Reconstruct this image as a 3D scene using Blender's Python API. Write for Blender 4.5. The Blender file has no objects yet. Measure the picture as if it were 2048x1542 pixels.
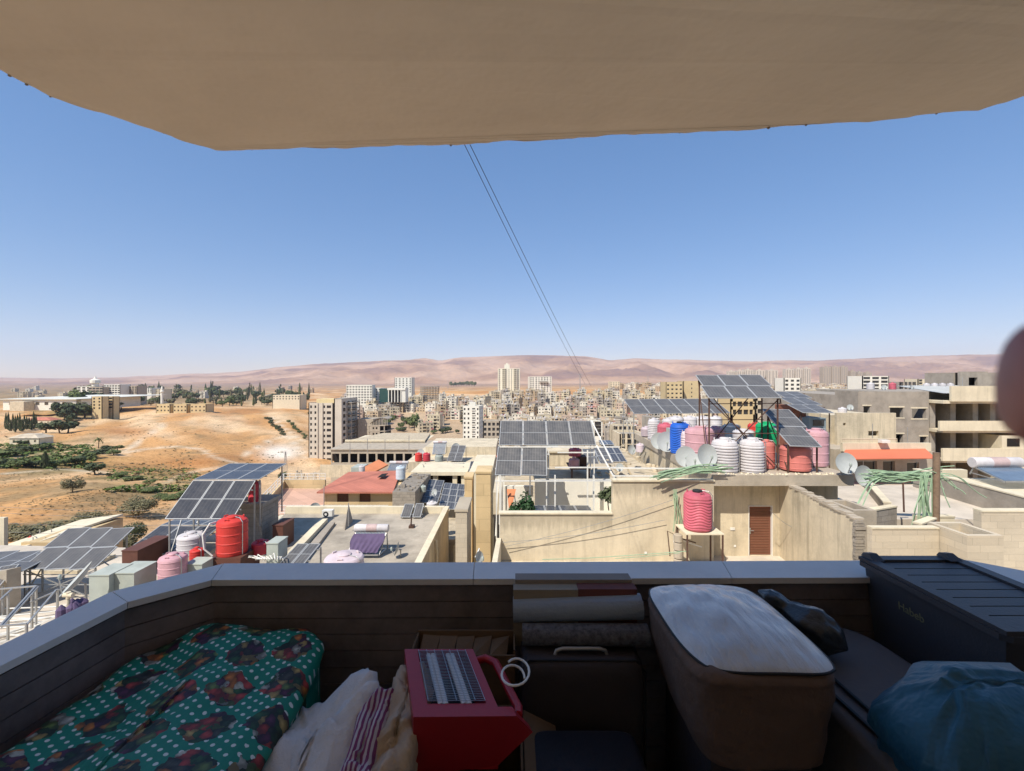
import bpy, math, random
from mathutils import Vector, Matrix, noise
RD = random.Random(11)
F = 900.0; CX = 1024.0; HY = 757.0     # pixels per unit of tangent, picture centre, eye-level row
V = Vector
scene = bpy.context.scene
COL = scene.collection

def P(px, py, Y): return V(((px-CX)/F*Y, Y, -(py-HY)/F*Y))
def X(px, Y): return (px-CX)/F*Y
def Z(py, Y): return -(py-HY)/F*Y

# ------------------------------------------------------------------ materials
MATS = {}
def nodes_of(name):
    m = bpy.data.materials.new(name); m.use_nodes = True
    nt = m.node_tree; b = nt.nodes['Principled BSDF']
    return m, nt, b
def N(nt, kind, **kw):
    n = nt.nodes.new(kind)
    for k, v in kw.items():
        if k in n.inputs: n.inputs[k].default_value = v
        else: setattr(n, k, v)
    return n
def c4(c): return (c[0], c[1], c[2], 1)
def ramp(nt, stops):
    r = nt.nodes.new('ShaderNodeValToRGB'); e = r.color_ramp.elements
    while len(e) < len(stops): e.new(0.5)
    for i, (p, c) in enumerate(stops):
        e[i].position = p; e[i].color = c4(c)
    return r
def mix(nt, fac, a, b, mode='MIX'):
    m = nt.nodes.new('ShaderNodeMix'); m.data_type = 'RGBA'; m.blend_type = mode
    for s, v in ((0, fac), (6, a), (7, b)):
        if isinstance(v, (int, float)): m.inputs[s].default_value = v
        elif isinstance(v, tuple): m.inputs[s].default_value = c4(v)
        else: nt.links.new(v, m.inputs[s])
    return m.outputs[2]
def mth(nt, op, a, b=None, c=None):
    m = nt.nodes.new('ShaderNodeMath'); m.operation = op
    for i, v in enumerate((a, b, c)):
        if v is None: continue
        if isinstance(v, (int, float)): m.inputs[i].default_value = v
        else: nt.links.new(v, m.inputs[i])
    return m.outputs[0]
def coords(nt, obj):
    if obj: return nt.nodes.new('ShaderNodeTexCoord').outputs['Object']
    return nt.nodes.new('ShaderNodeNewGeometry').outputs['Position']
def noisef(nt, vec, scale, detail=5, rough=.6):
    n = N(nt, 'ShaderNodeTexNoise', Scale=scale, Detail=detail, Roughness=rough)
    nt.links.new(vec, n.inputs['Vector']); return n.outputs[0]
def mat(name, col, rough=.85, var=.25, scale=1.5, fine=14, bump=.15, metal=0, obj=False,
        col2=None, stain=0, courses=0, joint=.06, spec=.3, trans=0, coat=0, streak=0, bdist=.02):
    if name in MATS: return MATS[name]
    m, nt, b = nodes_of(name); L = nt.links
    vec = coords(nt, obj)
    n1 = noisef(nt, vec, scale); n2 = noisef(nt, vec, fine, 3)
    lo = tuple(max(0, x*(1-var)) for x in col); hi = tuple(min(1, x*(1+var*.6)) for x in col)
    r1 = ramp(nt, [(.32, lo), (.52, col), (.72, col2 or hi)]); L.new(n1, r1.inputs[0])
    g = mth(nt, 'MULTIPLY_ADD', n2, var*.9, 1-var*.45)
    gc = nt.nodes.new('ShaderNodeCombineColor')
    for i in range(3): L.new(g, gc.inputs[i])
    out = mix(nt, 1.0, r1.outputs[0], gc.outputs[0], 'MULTIPLY')
    h = n2
    if stain:
        n3 = noisef(nt, vec, .45, 8, .75)
        rr = ramp(nt, [(.5, (0, 0, 0)), (.68, (1, 1, 1))]); L.new(n3, rr.inputs[0])
        f = mth(nt, 'MULTIPLY', rr.outputs[0], stain)
        out = mix(nt, f, out, tuple(x*.42 for x in col))
    if streak:
        mp = N(nt, 'ShaderNodeMapping'); mp.inputs['Scale'].default_value = (2.6, 2.6, .22); L.new(vec, mp.inputs[0])
        n4 = noisef(nt, mp.outputs[0], 1.3, 6, .7)
        rr = ramp(nt, [(.48, (0, 0, 0)), (.7, (1, 1, 1))]); L.new(n4, rr.inputs[0])
        out = mix(nt, mth(nt, 'MULTIPLY', rr.outputs[0], streak), out, tuple(x*.5 for x in col))
    if courses:
        s = nt.nodes.new('ShaderNodeSeparateXYZ'); L.new(vec, s.inputs[0])
        q = mth(nt, 'FRACT', mth(nt, 'DIVIDE', s.outputs[2], courses))
        j = mth(nt, 'LESS_THAN', q, joint)
        row = mth(nt, 'FLOOR', mth(nt, 'DIVIDE', s.outputs[2], courses))
        u = mth(nt, 'ADD', mth(nt, 'ADD', s.outputs[0], s.outputs[1]), mth(nt, 'MULTIPLY', row, courses*1.07))
        q2 = mth(nt, 'FRACT', mth(nt, 'DIVIDE', u, courses*3.6))
        j = mth(nt, 'MAXIMUM', j, mth(nt, 'LESS_THAN', q2, joint*.5))
        wn = N(nt, 'ShaderNodeTexWhiteNoise', noise_dimensions='2D')
        cb = nt.nodes.new('ShaderNodeCombineXYZ'); L.new(row, cb.inputs[0])
        L.new(mth(nt, 'FLOOR', mth(nt, 'DIVIDE', u, courses*3.6)), cb.inputs[1]); L.new(cb.outputs[0], wn.inputs[0])
        gg = mth(nt, 'MULTIPLY_ADD', wn.outputs[0], .13, .91)
        g2 = nt.nodes.new('ShaderNodeCombineColor')
        for i in range(3): L.new(gg, g2.inputs[i])
        out = mix(nt, 1.0, out, g2.outputs[0], 'MULTIPLY')
        out = mix(nt, mth(nt, 'MULTIPLY', j, .4), out, tuple(x*.45 for x in col))
        h = mth(nt, 'SUBTRACT', n2, j)
    L.new(out, b.inputs['Base Color'])
    b.inputs['Roughness'].default_value = rough; b.inputs['Metallic'].default_value = metal
    b.inputs['Specular IOR Level'].default_value = spec
    if coat: b.inputs['Coat Weight'].default_value = coat
    if trans:
        b.inputs['Transmission Weight'].default_value = trans
    if bump:
        bp = N(nt, 'ShaderNodeBump', Strength=bump, Distance=bdist); L.new(h, bp.inputs['Height']); L.new(bp.outputs[0], b.inputs['Normal'])
    MATS[name] = m; return m

def drip_mat(name, base):
    m = mat(name, base, .92, .16, .8, 10, .35, stain=.4, streak=.35); nt = m.node_tree; L = nt.links; b = nt.nodes['Principled BSDF']
    vec = coords(nt, False); s = nt.nodes.new('ShaderNodeSeparateXYZ'); L.new(vec, s.inputs[0])
    top = mth(nt, 'MULTIPLY_ADD', mth(nt, 'GREATER_THAN', s.outputs[0], 3.9), 1.27, -5.27)
    d = mth(nt, 'SUBTRACT', top, s.outputs[2])
    mp = N(nt, 'ShaderNodeMapping'); mp.inputs['Scale'].default_value = (5, .1, .35); L.new(vec, mp.inputs[0])
    n = noisef(nt, mp.outputs[0], 1.2, 5, .7)
    ln = mth(nt, 'MULTIPLY', n, 1.3)
    f = mth(nt, 'SUBTRACT', ln, d); rr = ramp(nt, [(.0, (0,0,0)), (.35, (1,1,1))]); L.new(f, rr.inputs[0])
    near = mth(nt, 'GREATER_THAN', d, .04)
    old = b.inputs['Base Color'].links[0].from_socket
    L.new(mix(nt, mth(nt, 'MULTIPLY', rr.outputs[0], .5), old, (.26,.22,.16)), b.inputs['Base Color'])
    return m
def panel_mat(name, cell, line, lines=9, rough=.25, dust=.3, midw=.012):
    """solar glass: fine bus-bar lines in the panel's own object space (x 0..w, y 0..h, one unit = 1 m)"""
    m, nt, b = nodes_of(name); L = nt.links
    vec = coords(nt, True); s = nt.nodes.new('ShaderNodeSeparateXYZ'); L.new(vec, s.inputs[0])
    qx = mth(nt, 'FRACT', mth(nt, 'DIVIDE', s.outputs[0], 1.1/lines))
    lx = mth(nt, 'LESS_THAN', qx, .16)
    qy = mth(nt, 'FRACT', mth(nt, 'DIVIDE', s.outputs[1], .18))
    ly = mth(nt, 'MULTIPLY', mth(nt, 'LESS_THAN', qy, .07), .5)
    n = noisef(nt, vec, 2.2, 6, .7)
    ln = mth(nt, 'MAXIMUM', lx, ly)
    out = mix(nt, mth(nt, 'MULTIPLY', ln, .55), cell, line)
    rr = ramp(nt, [(.35, (0, 0, 0)), (.75, (1, 1, 1))]); L.new(n, rr.inputs[0])
    out = mix(nt, mth(nt, 'MULTIPLY_ADD', rr.outputs[0], dust, dust*.4), out, (.36, .33, .29))
    L.new(out, b.inputs['Base Color']); b.inputs['Roughness'].default_value = rough
    b.inputs['Specular IOR Level'].default_value = .32
    MATS[name] = m; return m

M = {}
def defmats():
    M['ceil'] = mat('ceiling_plaster', (.80, .75, .665), .9, .08, 1.1, 6, .3, stain=.10)
    M['extw'] = mat('cream_render', (.56, .47, .34), .9, .1, .6, 12, .2, streak=.35)
    M['stone_cap'] = mat('grey_coping_stone', (.66, .65, .63), .5, .1, 3, 60, .08)
    M['cream'] = mat('cream_plaster', (.62, .53, .38), .92, .16, .8, 10, .35, stain=.5, streak=.7)
    M['cream2'] = mat('pale_plaster', (.68, .60, .44), .92, .1, .7, 8, .2, stain=.2, streak=.3)
    M['white'] = mat('white_plaster', (.76, .72, .62), .9, .08, .6, 8, .15, stain=.15)
    M['stonew'] = mat('coursed_limestone', (.57, .49, .37), .9, .12, .9, 16, .3, courses=.2, joint=.04, stain=.2)
    M['stoneo'] = mat('ochre_limestone', (.60, .45, .25), .9, .12, .9, 16, .3, courses=.6, joint=.03)
    M['conc'] = mat('grey_concrete', (.34, .30, .25), .93, .2, 1.2, 12, .4, stain=.4)
    M['conc2'] = mat('warm_concrete', (.42, .36, .28), .93, .2, 1.1, 12, .4, stain=.3)
    M['block'] = mat('concrete_blocks', (.33, .29, .24), .95, .2, 1.5, 12, .6, courses=.2, joint=.1, stain=.3)
    M['floor'] = mat('dusty_roof_floor', (.40, .35, .28), .95, .3, .6, 7, .4, stain=.6)
    M['floorL'] = mat('pale_roof_floor', (.56, .49, .40), .95, .18, .6, 7, .3, stain=.3)
    M['rubble'] = mat('rubble_roof_floor', (.50, .42, .30), .95, .35, 1.8, 9, .8, stain=.35)
    M['pinkfl'] = mat('pink_tile_floor', (.58, .36, .26), .9, .1, 1, 8, .1, courses=.3)
    M['redroof'] = mat('red_roof_sheet', (.50, .18, .12), .75, .18, .7, 8, .3, courses=.11, joint=.12, stain=.25)
    M['orangeroof'] = mat('orange_roof_tile', (.60, .22, .10), .75, .12, 1, 8, .2)
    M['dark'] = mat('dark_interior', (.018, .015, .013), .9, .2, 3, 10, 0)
    M['glassd'] = mat('dark_window_glass', (.03, .032, .036), .12, .2, 2, 5, 0, spec=.6)
    M['shutter'] = mat('brown_shutter', (.17, .075, .045), .7, .15, 2, 10, .1)
    M['door'] = mat('brown_metal_door', (.19, .075, .045), .55, .12, 2, 10, .1)
    M['steel'] = mat('galvanised_steel', (.42, .42, .41), .45, .15, 4, 30, .1, metal=.6)
    M['alu'] = mat('panel_frame_aluminium', (.50, .50, .48), .35, .08, 4, 30, .05, metal=.35)
    M['whitep'] = mat('white_painted_pipe', (.74, .72, .66), .5, .1, 4, 30, .05)
    M['rust'] = mat('rusty_brown_steel', (.10, .055, .04), .8, .3, 5, 30, .2)
    M['blk'] = mat('black_plastic', (.02, .02, .022), .5, .2, 3, 20, .05)
    M['dish'] = mat('dish_grey_enamel', (.40, .42, .41), .6, .1, 3, 20, .05)
    def pl(n, c, v=.14, r=.55): M[n] = mat('plastic_'+n, c, r, v, 1.6, 9, .06, stain=.30, streak=.22)
    pl('t_red', (.60, .05, .04)); pl('t_crimson', (.52, .05, .07)); pl('t_pink', (.56, .32, .35), .2); pl('t_rose', (.56, .13, .17), .22)
    pl('t_white', (.58,.55,.55)); pl('t_blue', (.02, .11, .50)); pl('t_green', (.01, .36, .13)); pl('t_navy', (.06, .08, .12))
    pl('t_lilac', (.60, .50, .52)); pl('t_grey', (.38, .42, .38)); pl('t_coral', (.62, .20, .17)); pl('t_ltblue', (.55, .64, .70))
    M['metalbox'] = mat('grey_sheet_metal', (.40, .43, .38), .6, .12, 2, 12, .1, stain=.25)
    M['brownbox'] = mat('brown_sheet_metal', (.12, .05, .035), .6, .15, 2, 12, .1)
    M['purple'] = mat('purple_cloth', (.11, .08, .15), .9, .12, 3, 20, .1)
    M['hose'] = mat('green_hose', (.33, .46, .30), .55, .25, 2, 12, .05)
    M['pg'] = panel_mat('panel_glass_grey', (.04, .043, .05), (.19, .19, .185), 9, .42, .26)
    M['pd'] = panel_mat('panel_glass_dark', (.022, .026, .036), (.07, .075, .085), 7, .22, .14)
    M['pb'] = panel_mat('panel_glass_blue', (.03, .038, .055), (.20, .21, .22), 6, .2, .15)
    M['leaf'] = leaf_mat('leaf_green', (.075, .105, .035), (.16, .18, .07))
    M['leafd'] = leaf_mat('leaf_dark', (.045, .065, .032), (.11, .125, .06))
    M['leafo'] = leaf_mat('leaf_olive', (.12, .115, .06), (.24, .21, .12))
    M['leafb'] = leaf_mat('leaf_bright', (.07, .12, .025), (.17, .22, .06))
    M['bark'] = mat('bark', (.12, .085, .055), .95, .3, 4, 20, .6)
    M['scrub'] = leaf_mat('scrub_dry', (.16, .13, .07), (.30, .23, .12))
def leaf_mat(name, a, b2):
    m, nt, b = nodes_of(name); L = nt.links
    vec = coords(nt, False)
    n = noisef(nt, vec, 1.1, 4); r = ramp(nt, [(.35, a), (.68, b2)]); L.new(n, r.inputs[0])
    L.new(r.outputs[0], b.inputs['Base Color']); b.inputs['Roughness'].default_value = .7
    b.inputs['Specular IOR Level'].default_value = .15
    MATS[name] = m; return m

# ------------------------------------------------------------------ mesh builder
class MB:
    def __init__(s): s.v = []; s.f = []; s.mi = []; s.m = 0; s.T = None
    def add(s, vs, fs):
        o = len(s.v)
        if s.T is not None: vs = [s.T @ V(p) for p in vs]
        s.v += [tuple(p) for p in vs]
        for f in fs: s.f.append([i+o for i in f]); s.mi.append(s.m)
        return s
    def box(s, x0, x1, y0, y1, z0, z1):
        return s.add([(x0,y0,z0),(x1,y0,z0),(x1,y1,z0),(x0,y1,z0),(x0,y0,z1),(x1,y0,z1),(x1,y1,z1),(x0,y1,z1)],
            [(0,3,2,1),(4,5,6,7),(0,1,5,4),(1,2,6,5),(2,3,7,6),(3,0,4,7)])
    def prism(s, poly, z0, z1, taper=1.0):
        n = len(poly); cx = sum(p[0] for p in poly)/n; cy = sum(p[1] for p in poly)/n
        vs = [(p[0],p[1],z0) for p in poly] + [(cx+(p[0]-cx)*taper, cy+(p[1]-cy)*taper, z1) for p in poly]
        fs = [tuple(range(n-1,-1,-1)), tuple(range(n,2*n))] + [(i,(i+1)%n,n+(i+1)%n,n+i) for i in range(n)]
        return s.add(vs, fs)
    def hexa(s, b, t):   # four bottom points, four top points, counter-clockwise
        return s.add(list(b)+list(t), [(0,3,2,1),(4,5,6,7),(0,1,5,4),(1,2,6,5),(2,3,7,6),(3,0,4,7)])
    def slab(s, a, b, c, d, th):   # plate under the quad a b c d (given counter-clockwise seen from above)
        a, b, c, d = map(V, (a, b, c, d)); n = (b-a).cross(d-a).normalized()*th
        return s.hexa((a-n, b-n, c-n, d-n), (a, b, c, d))
    def tube(s, pts, r, n=6, caps=True):
        pts = [V(p) for p in pts]; rs = r if isinstance(r, (list, tuple)) else [r]*len(pts)
        vs = []; fs = []; up = None
        for i, p in enumerate(pts):
            d = (pts[min(i+1, len(pts)-1)]-pts[max(i-1, 0)]).normalized()
            if up is None:
                up = V((0,0,1)) if abs(d.z) < .9 else V((1,0,0))
            a = d.cross(up).normalized(); bb = a.cross(d).normalized(); up = bb
            for k in range(n):
                t = 2*math.pi*k/n + math.pi/4
                vs.append(p + a*math.cos(t)*rs[i] + bb*math.sin(t)*rs[i])
        for i in range(len(pts)-1):
            for k in range(n):
                fs.append((i*n+k, i*n+(k+1)%n, (i+1)*n+(k+1)%n, (i+1)*n+k))
        if caps:
            fs.append(tuple(range(n))[::-1]); fs.append(tuple(range((len(pts)-1)*n, len(pts)*n)))
        return s.add(vs, fs)
    def beam(s, a, b, w): return s.tube([a, b], w*.707, 4)
    def lathe(s, c, prof, n=24, sx=1, sy=1, wob=None):
        vs = []; fs = []
        for j, (r, z) in enumerate(prof):
            for k in range(n):
                t = 2*math.pi*k/n; dz = wob(t, j, z) if wob else 0
                vs.append((c[0]+r*math.cos(t)*sx, c[1]+r*math.sin(t)*sy, c[2]+z+dz))
        for j in range(len(prof)-1):
            for k in range(n): fs.append((j*n+k, j*n+(k+1)%n, (j+1)*n+(k+1)%n, (j+1)*n+k))
        fs.append(tuple(range(n))[::-1]); fs.append(tuple(range((len(prof)-1)*n, len(prof)*n)))
        return s.add(vs, fs)
    def surf(s, nu, nv, fn, closeu=False):
        vs = [fn(i/(nu if closeu else nu-1), j/(nv-1)) for j in range(nv) for i in range(nu)]
        fs = [(j*nu+i, j*nu+(i+1)%nu, (j+1)*nu+(i+1)%nu, (j+1)*nu+i) for j in range(nv-1) for i in range(nu if closeu else nu-1)]
        return s.add(vs, fs)
    def append(s, o, T):
        k = len(s.v); s.v += [tuple(T @ V(p)) for p in o.v]
        s.f += [[i+k for i in f] for f in o.f]; s.mi += o.mi
        return s
    def mesh(s, name, mats, org=(0,0,0), smooth=False):
        me = bpy.data.meshes.new(name)
        ox, oy, oz = org
        me.from_pydata([(a-ox, b-oy, c-oz) for a, b, c in s.v], [], s.f)
        for m in (mats if isinstance(mats, (list, tuple)) else [mats]): me.materials.append(m)
        me.polygons.foreach_set('material_index', s.mi)
        if smooth: me.polygons.foreach_set('use_smooth', [True]*len(me.polygons))
        me.update()
        if smooth and smooth is not True: me.set_sharp_from_angle(angle=math.radians(smooth))
        return me

ORG = {}
def link(name, me, parent=None, loc=(0,0,0)):
    o = bpy.data.objects.new(name, me); COL.objects.link(o)
    if parent is not None: o.parent = parent
    o.location = loc; return o
def thing(name, label, cat, loc, group=None):
    o = bpy.data.objects.new(name, None); COL.objects.link(o); o.location = loc; o.empty_display_size = .3
    ORG[o.name] = tuple(loc); tag(o, label, cat, group); return o
def tag(o, label, cat, group=None, kind=None):
    if label: o['label'] = label
    if cat: o['category'] = cat
    if group: o['group'] = group
    if kind: o['kind'] = kind
    return o
def part(name, mb, mats, parent, smooth=False, label=None):
    org = ORG[parent.name]
    o = link(name, mb.mesh(name, mats, org, smooth), parent); ORG[o.name] = org
    if label: o['label'] = label
    return o
def solo(name, mb, mats, label, cat, group=None, smooth=False, kind=None, loc=None):
    if loc is None:
        n = len(mb.v); loc = (sum(p[0] for p in mb.v)/n, sum(p[1] for p in mb.v)/n, min(p[2] for p in mb.v))
    o = link(name, mb.mesh(name, mats, loc, smooth), None, loc); ORG[o.name] = tuple(loc)
    return tag(o, label, cat, group, kind)
def struct(name, mb, mats, smooth=False, label=None, kind='structure'):
    o = link(name, mb.mesh(name, mats, (0,0,0), smooth)); o['kind'] = kind
    if label: o['label'] = label
    ORG[o.name] = (0,0,0); return o
def placed(name, me, parent, T):
    """part with its own matrix (world T) under a thing or part"""
    o = bpy.data.objects.new(name, me); COL.objects.link(o); o.parent = parent
    o.matrix_basis = Matrix.Translation(-V(ORG[parent.name])) @ T
    return o
def dup(root, loc, label, rotz=None, scale=None, group=None):
    r = root.copy(); COL.objects.link(r); r.location = loc
    if rotz is not None: r.rotation_euler = (0,0,rotz)
    if scale is not None: r.scale = scale if isinstance(scale, (tuple, list)) else (scale,)*3
    r['label'] = label
    if group: r['group'] = group
    for ch in list(root.children):
        c = ch.copy(); COL.objects.link(c); c.parent = r
        for g in ch.children:
            d = g.copy(); COL.objects.link(d); d.parent = c
    return r

# ------------------------------------------------------------------ walls with real openings
def wall(mb, A, B, z0, z1, th, ops=()):
    """outer face from A (left) to B (right) seen from outside; ops = (u0,u1,zb,zt) in metres along the wall"""
    A = V((A[0], A[1], 0)); B = V((B[0], B[1], 0)); d = (B-A); Ln = d.length; d.normalize(); n = V((d.y, -d.x, 0))
    us = sorted({0, Ln, *[o[0] for o in ops], *[o[1] for o in ops]}); zs = sorted({z0, z1, *[o[2] for o in ops], *[o[3] for o in ops]})
    def solid(i, j):
        if i < 0 or j < 0 or i >= len(us)-1 or j >= len(zs)-1: return False
        u = (us[i]+us[i+1])/2; z = (zs[j]+zs[j+1])/2
        return not any(o[0] < u < o[1] and o[2] < z < o[3] for o in ops)
    def pt(u, z, b): q = A+d*u-n*(th if b else 0); return (q.x, q.y, z)
    for i in range(len(us)-1):
        for j in range(len(zs)-1):
            if not solid(i, j): continue
            u0, u1, a, b = us[i], us[i+1], zs[j], zs[j+1]
            mb.add([pt(u0,a,0),pt(u1,a,0),pt(u1,b,0),pt(u0,b,0)], [(0,1,2,3)])
            mb.add([pt(u0,a,1),pt(u1,a,1),pt(u1,b,1),pt(u0,b,1)], [(3,2,1,0)])
            if not solid(i-1, j): mb.add([pt(u0,a,0),pt(u0,b,0),pt(u0,b,1),pt(u0,a,1)], [(0,1,2,3)])
            if not solid(i+1, j): mb.add([pt(u1,a,0),pt(u1,a,1),pt(u1,b,1),pt(u1,b,0)], [(0,1,2,3)])
            if not solid(i, j-1): mb.add([pt(u0,a,0),pt(u0,a,1),pt(u1,a,1),pt(u1,a,0)], [(0,1,2,3)])
            if not solid(i, j+1): mb.add([pt(u0,b,0),pt(u1,b,0),pt(u1,b,1),pt(u0,b,1)], [(0,1,2,3)])
def wpt(A, B, u, dep):
    A = V((A[0], A[1], 0)); B = V((B[0], B[1], 0)); d = (B-A).normalized(); n = V((d.y, -d.x, 0))
    return A+d*u-n*dep, d
WINC = {}
def window_in(parent, A, B, op, dep, kind='glass', frame=True):
    """one window filling an opening: a frame part holding its pane as sub-part; mesh shared by size"""
    w = op[1]-op[0]; h = op[3]-op[2]; key = (round(w, 2), round(h, 2), kind, frame)
    if key not in WINC:
        f = MB(); t = .05 if w < 3 else .07
        if frame:
            f.box(0, w, 0, .05, 0, t); f.box(0, w, 0, .05, h-t, h); f.box(0, t, 0, .05, t, h-t); f.box(w-t, w, 0, .05, t, h-t)
            if w > .9 and kind == 'glass': f.box(w/2-.02, w/2+.02, 0, .05, t, h-t)
        p = MB()
        if kind == 'shutter':
            k = max(4, int(h/.09))
            for i in range(k): p.box(t, w-t, .01, .04, t+(h-2*t)*i/k, t+(h-2*t)*(i+.8)/k)
        else: p.box(t*.6 if frame else 0, w-(t*.6 if frame else 0), .02, .035, t*.6 if frame else 0, h-(t*.6 if frame else 0))
        WINC[key] = (f.mesh('window', M['steel'] if kind == 'glass' else M['shutter']) if frame else None,
                     p.mesh('window_pane', M['glassd'] if kind == 'glass' else (M['shutter'] if kind == 'shutter' else M['dark'])))
    q, d = wpt(A, B, op[0], dep); T = Matrix.Translation((q.x, q.y, op[2])) @ Matrix.Rotation(math.atan2(d.y, d.x), 4, 'Z')
    fm, pm = WINC[key]
    if fm is None: return placed('window', pm, parent, T)
    o = placed('window', fm, parent, T); c = bpy.data.objects.new('window_pane', pm); COL.objects.link(c); c.parent = o
    return o
def grid_ops(Ln, zb, zt, cols, floors, w=1.2, h=1.4, sill=1.0, skip=()):
    out = []; fh = (zt-zb)/floors
    for j in range(floors):
        for i, u in enumerate(cols):
            if (i, j) in skip: continue
            ww = w[i] if isinstance(w, (list, tuple)) else w
            out.append((u-ww/2, u+ww/2, zb+j*fh+sill, zb+j*fh+sill+h))
    return out
def building(name, label, cat, c, w, d, zb, zt, rot, wmat, sides, th=.3, parapet=.6, rmat=None, group=None, extra=None, wins=True, frame=False):
    """box building; sides = {0 front,1 right,2 back,3 left : openings}; front edge centre at c (x,y)"""
    ca, sa = math.cos(rot), math.sin(rot)
    def q(x, y): return (c[0]+x*ca-y*sa, c[1]+x*sa+y*ca)
    cs = [q(-w/2, 0), q(w/2, 0), q(w/2, d), q(-w/2, d)]
    t = thing(name, label, cat, (c[0], c[1], zb), group)
    mb = MB()
    for k in range(4): wall(mb, cs[k], cs[(k+1) % 4], zb, zt, th, sides.get(k, ()))
    part('wall', mb, wmat, t)
    r = MB(); e = th+.01; rc = [q(-w/2+e, e), q(w/2-e, e), q(w/2-e, d-e), q(-w/2+e, d-e)]
    r.prism(rc, zt-parapet-.25, zt-parapet); part('roof', r, rmat or M['floor'], t)
    if wins:
        for k, ops in sides.items():
            for o in ops: window_in(t, cs[k], cs[(k+1) % 4], o, th*.65, 'glass', frame)
    i = MB(); e = th+.6; rc = [q(-w/2+e, e), q(w/2-e, e), q(w/2-e, d-e), q(-w/2+e, d-e)]
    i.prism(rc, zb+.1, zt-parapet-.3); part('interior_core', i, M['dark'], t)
    return t, q
defmats()
# ------------------------------------------------------------------ terrain
TY = [10, 40, 64, 90, 130, 180, 240, 300, 400, 520, 680, 900, 1500, 3000, 6000, 9500]
TP = {   # picture column : ground elevation at each distance
 -900: [-20,-20,-20,-23,-27,-31,-34,-35,-36,-37,-38,-42,-48,-52,-60,-70],
  150: [-19,-19,-19.5,-22.5,-28,-34,-37,-37.5,-36,-35.5,-38,-43,-47,-50,-58,-70],
  380: [-20,-20,-21,-24,-29,-36,-38.5,-37.5,-35,-34,-38.5,-43,-47,-50,-58,-70],
  560: [-21,-21,-23,-25,-29,-39,-44,-44,-40,-37,-40,-43,-47,-50,-58,-70],
  700: [-22,-23,-25,-27,-31,-40,-46,-49,-50,-45,-38,-40,-46,-50,-58,-70],
  900: [-22,-24,-27,-29,-33,-40,-46,-50,-50,-43,-27.5,-25,-37,-50,-58,-70],
 1100: [-22,-24,-27,-29,-33,-40,-46,-49,-48,-39,-26,-24,-34,-46,-56,-70],
 1300: [-22,-24,-27,-29,-33,-40,-45,-47,-46,-37,-26,-23,-32,-38,-50,-70],
 1600: [-22,-24,-27,-29,-32,-36,-39,-40,-39,-35,-28,-27,-33,-38,-50,-70],
 2900: [-22,-24,-27,-29,-32,-35,-37,-38,-38,-35,-30,-29,-34,-38,-50,-70]}
TC = sorted(TP)
def lerp(a, b, t): return a+(b-a)*t
def sm(t): return t*t*(3-2*t)
def zcol(c, Y):
    r = TP[c]
    if Y <= TY[0]: return r[0]
    for i in range(len(TY)-1):
        if Y <= TY[i+1]:
            t = (math.log(Y)-math.log(TY[i]))/(math.log(TY[i+1])-math.log(TY[i]))
            return lerp(r[i], r[i+1], sm(t)*.5+t*.5)
    return r[-1]
def ztab(x, Y):
    px = CX+F*x/max(Y, 30); px = max(TC[0], min(TC[-1]-1, px))
    for i in range(len(TC)-1):
        if px <= TC[i+1]:
            return lerp(zcol(TC[i], Y), zcol(TC[i+1], Y), sm((px-TC[i])/(TC[i+1]-TC[i])))
def zt(x, Y):
    z = ztab(x, Y)
    if Y > 25:
        px = CX+F*x/Y
        left = max(0, min(1, (720-px)/160))*max(0, min(1, (Y-30)/40))
        a = (.9 + 1.1*left)*min(1, Y/200)
        z += a*(noise.fractal(V((x*.018, Y*.018, 1.3)), 1, 2, 4))
        if left and Y < 800:
            z += left*2.4*noise.ridged_multi_fractal(V((x*.03+3, Y*.02, 0)), 1, 2, 3, 1, 2)*.5 - left*1.3
            if 170 < Y < 520: z += left*1.5*min(1, (Y-170)/60)*(noise.ridged_multi_fractal(V(((x+Y*.9)*.035, (Y-x)*.006, 4)), 1, 2, 4, 1, 2)-1)
        z += left*.25*noise.noise(V((x*.2, Y*.2, 5)))
    return z
def G(px, py):
    """where the sight line through a picture point meets the ground"""
    Y = 45.0; s = -(py-HY)/F
    while Y < 8000:
        if s*Y < zt((px-CX)/F*Y, Y): break
        Y *= 1.01
    return V(((px-CX)/F*Y, Y, zt((px-CX)/F*Y, Y)))
def gauss(px, py, cx, cy, sx, sy): return math.exp(-((px-cx)/sx)**2-((py-cy)/sy)**2)
def segd(px, py, pts):
    best = 1e9
    for (ax, ay), (bx, by) in zip(pts, pts[1:]):
        vx, vy = bx-ax, by-ay; t = max(0, min(1, ((px-ax)*vx+(py-ay)*vy*6)/(vx*vx+vy*vy*6+1e-6)))
        best = min(best, math.hypot(px-ax-vx*t, (py-ay-vy*t)*2.4))
    return best
TRACKS = [[(245,905),(300,897),(350,893),(400,898),(430,915),(480,928),(560,930)], [(330,965),(400,940),(470,930)],
          [(250,903),(300,868),(330,848)], [(480,915),(540,880),(575,870),(610,915)], [(540,835),(600,880)], [(0,948),(120,938),(210,945)]]
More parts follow.
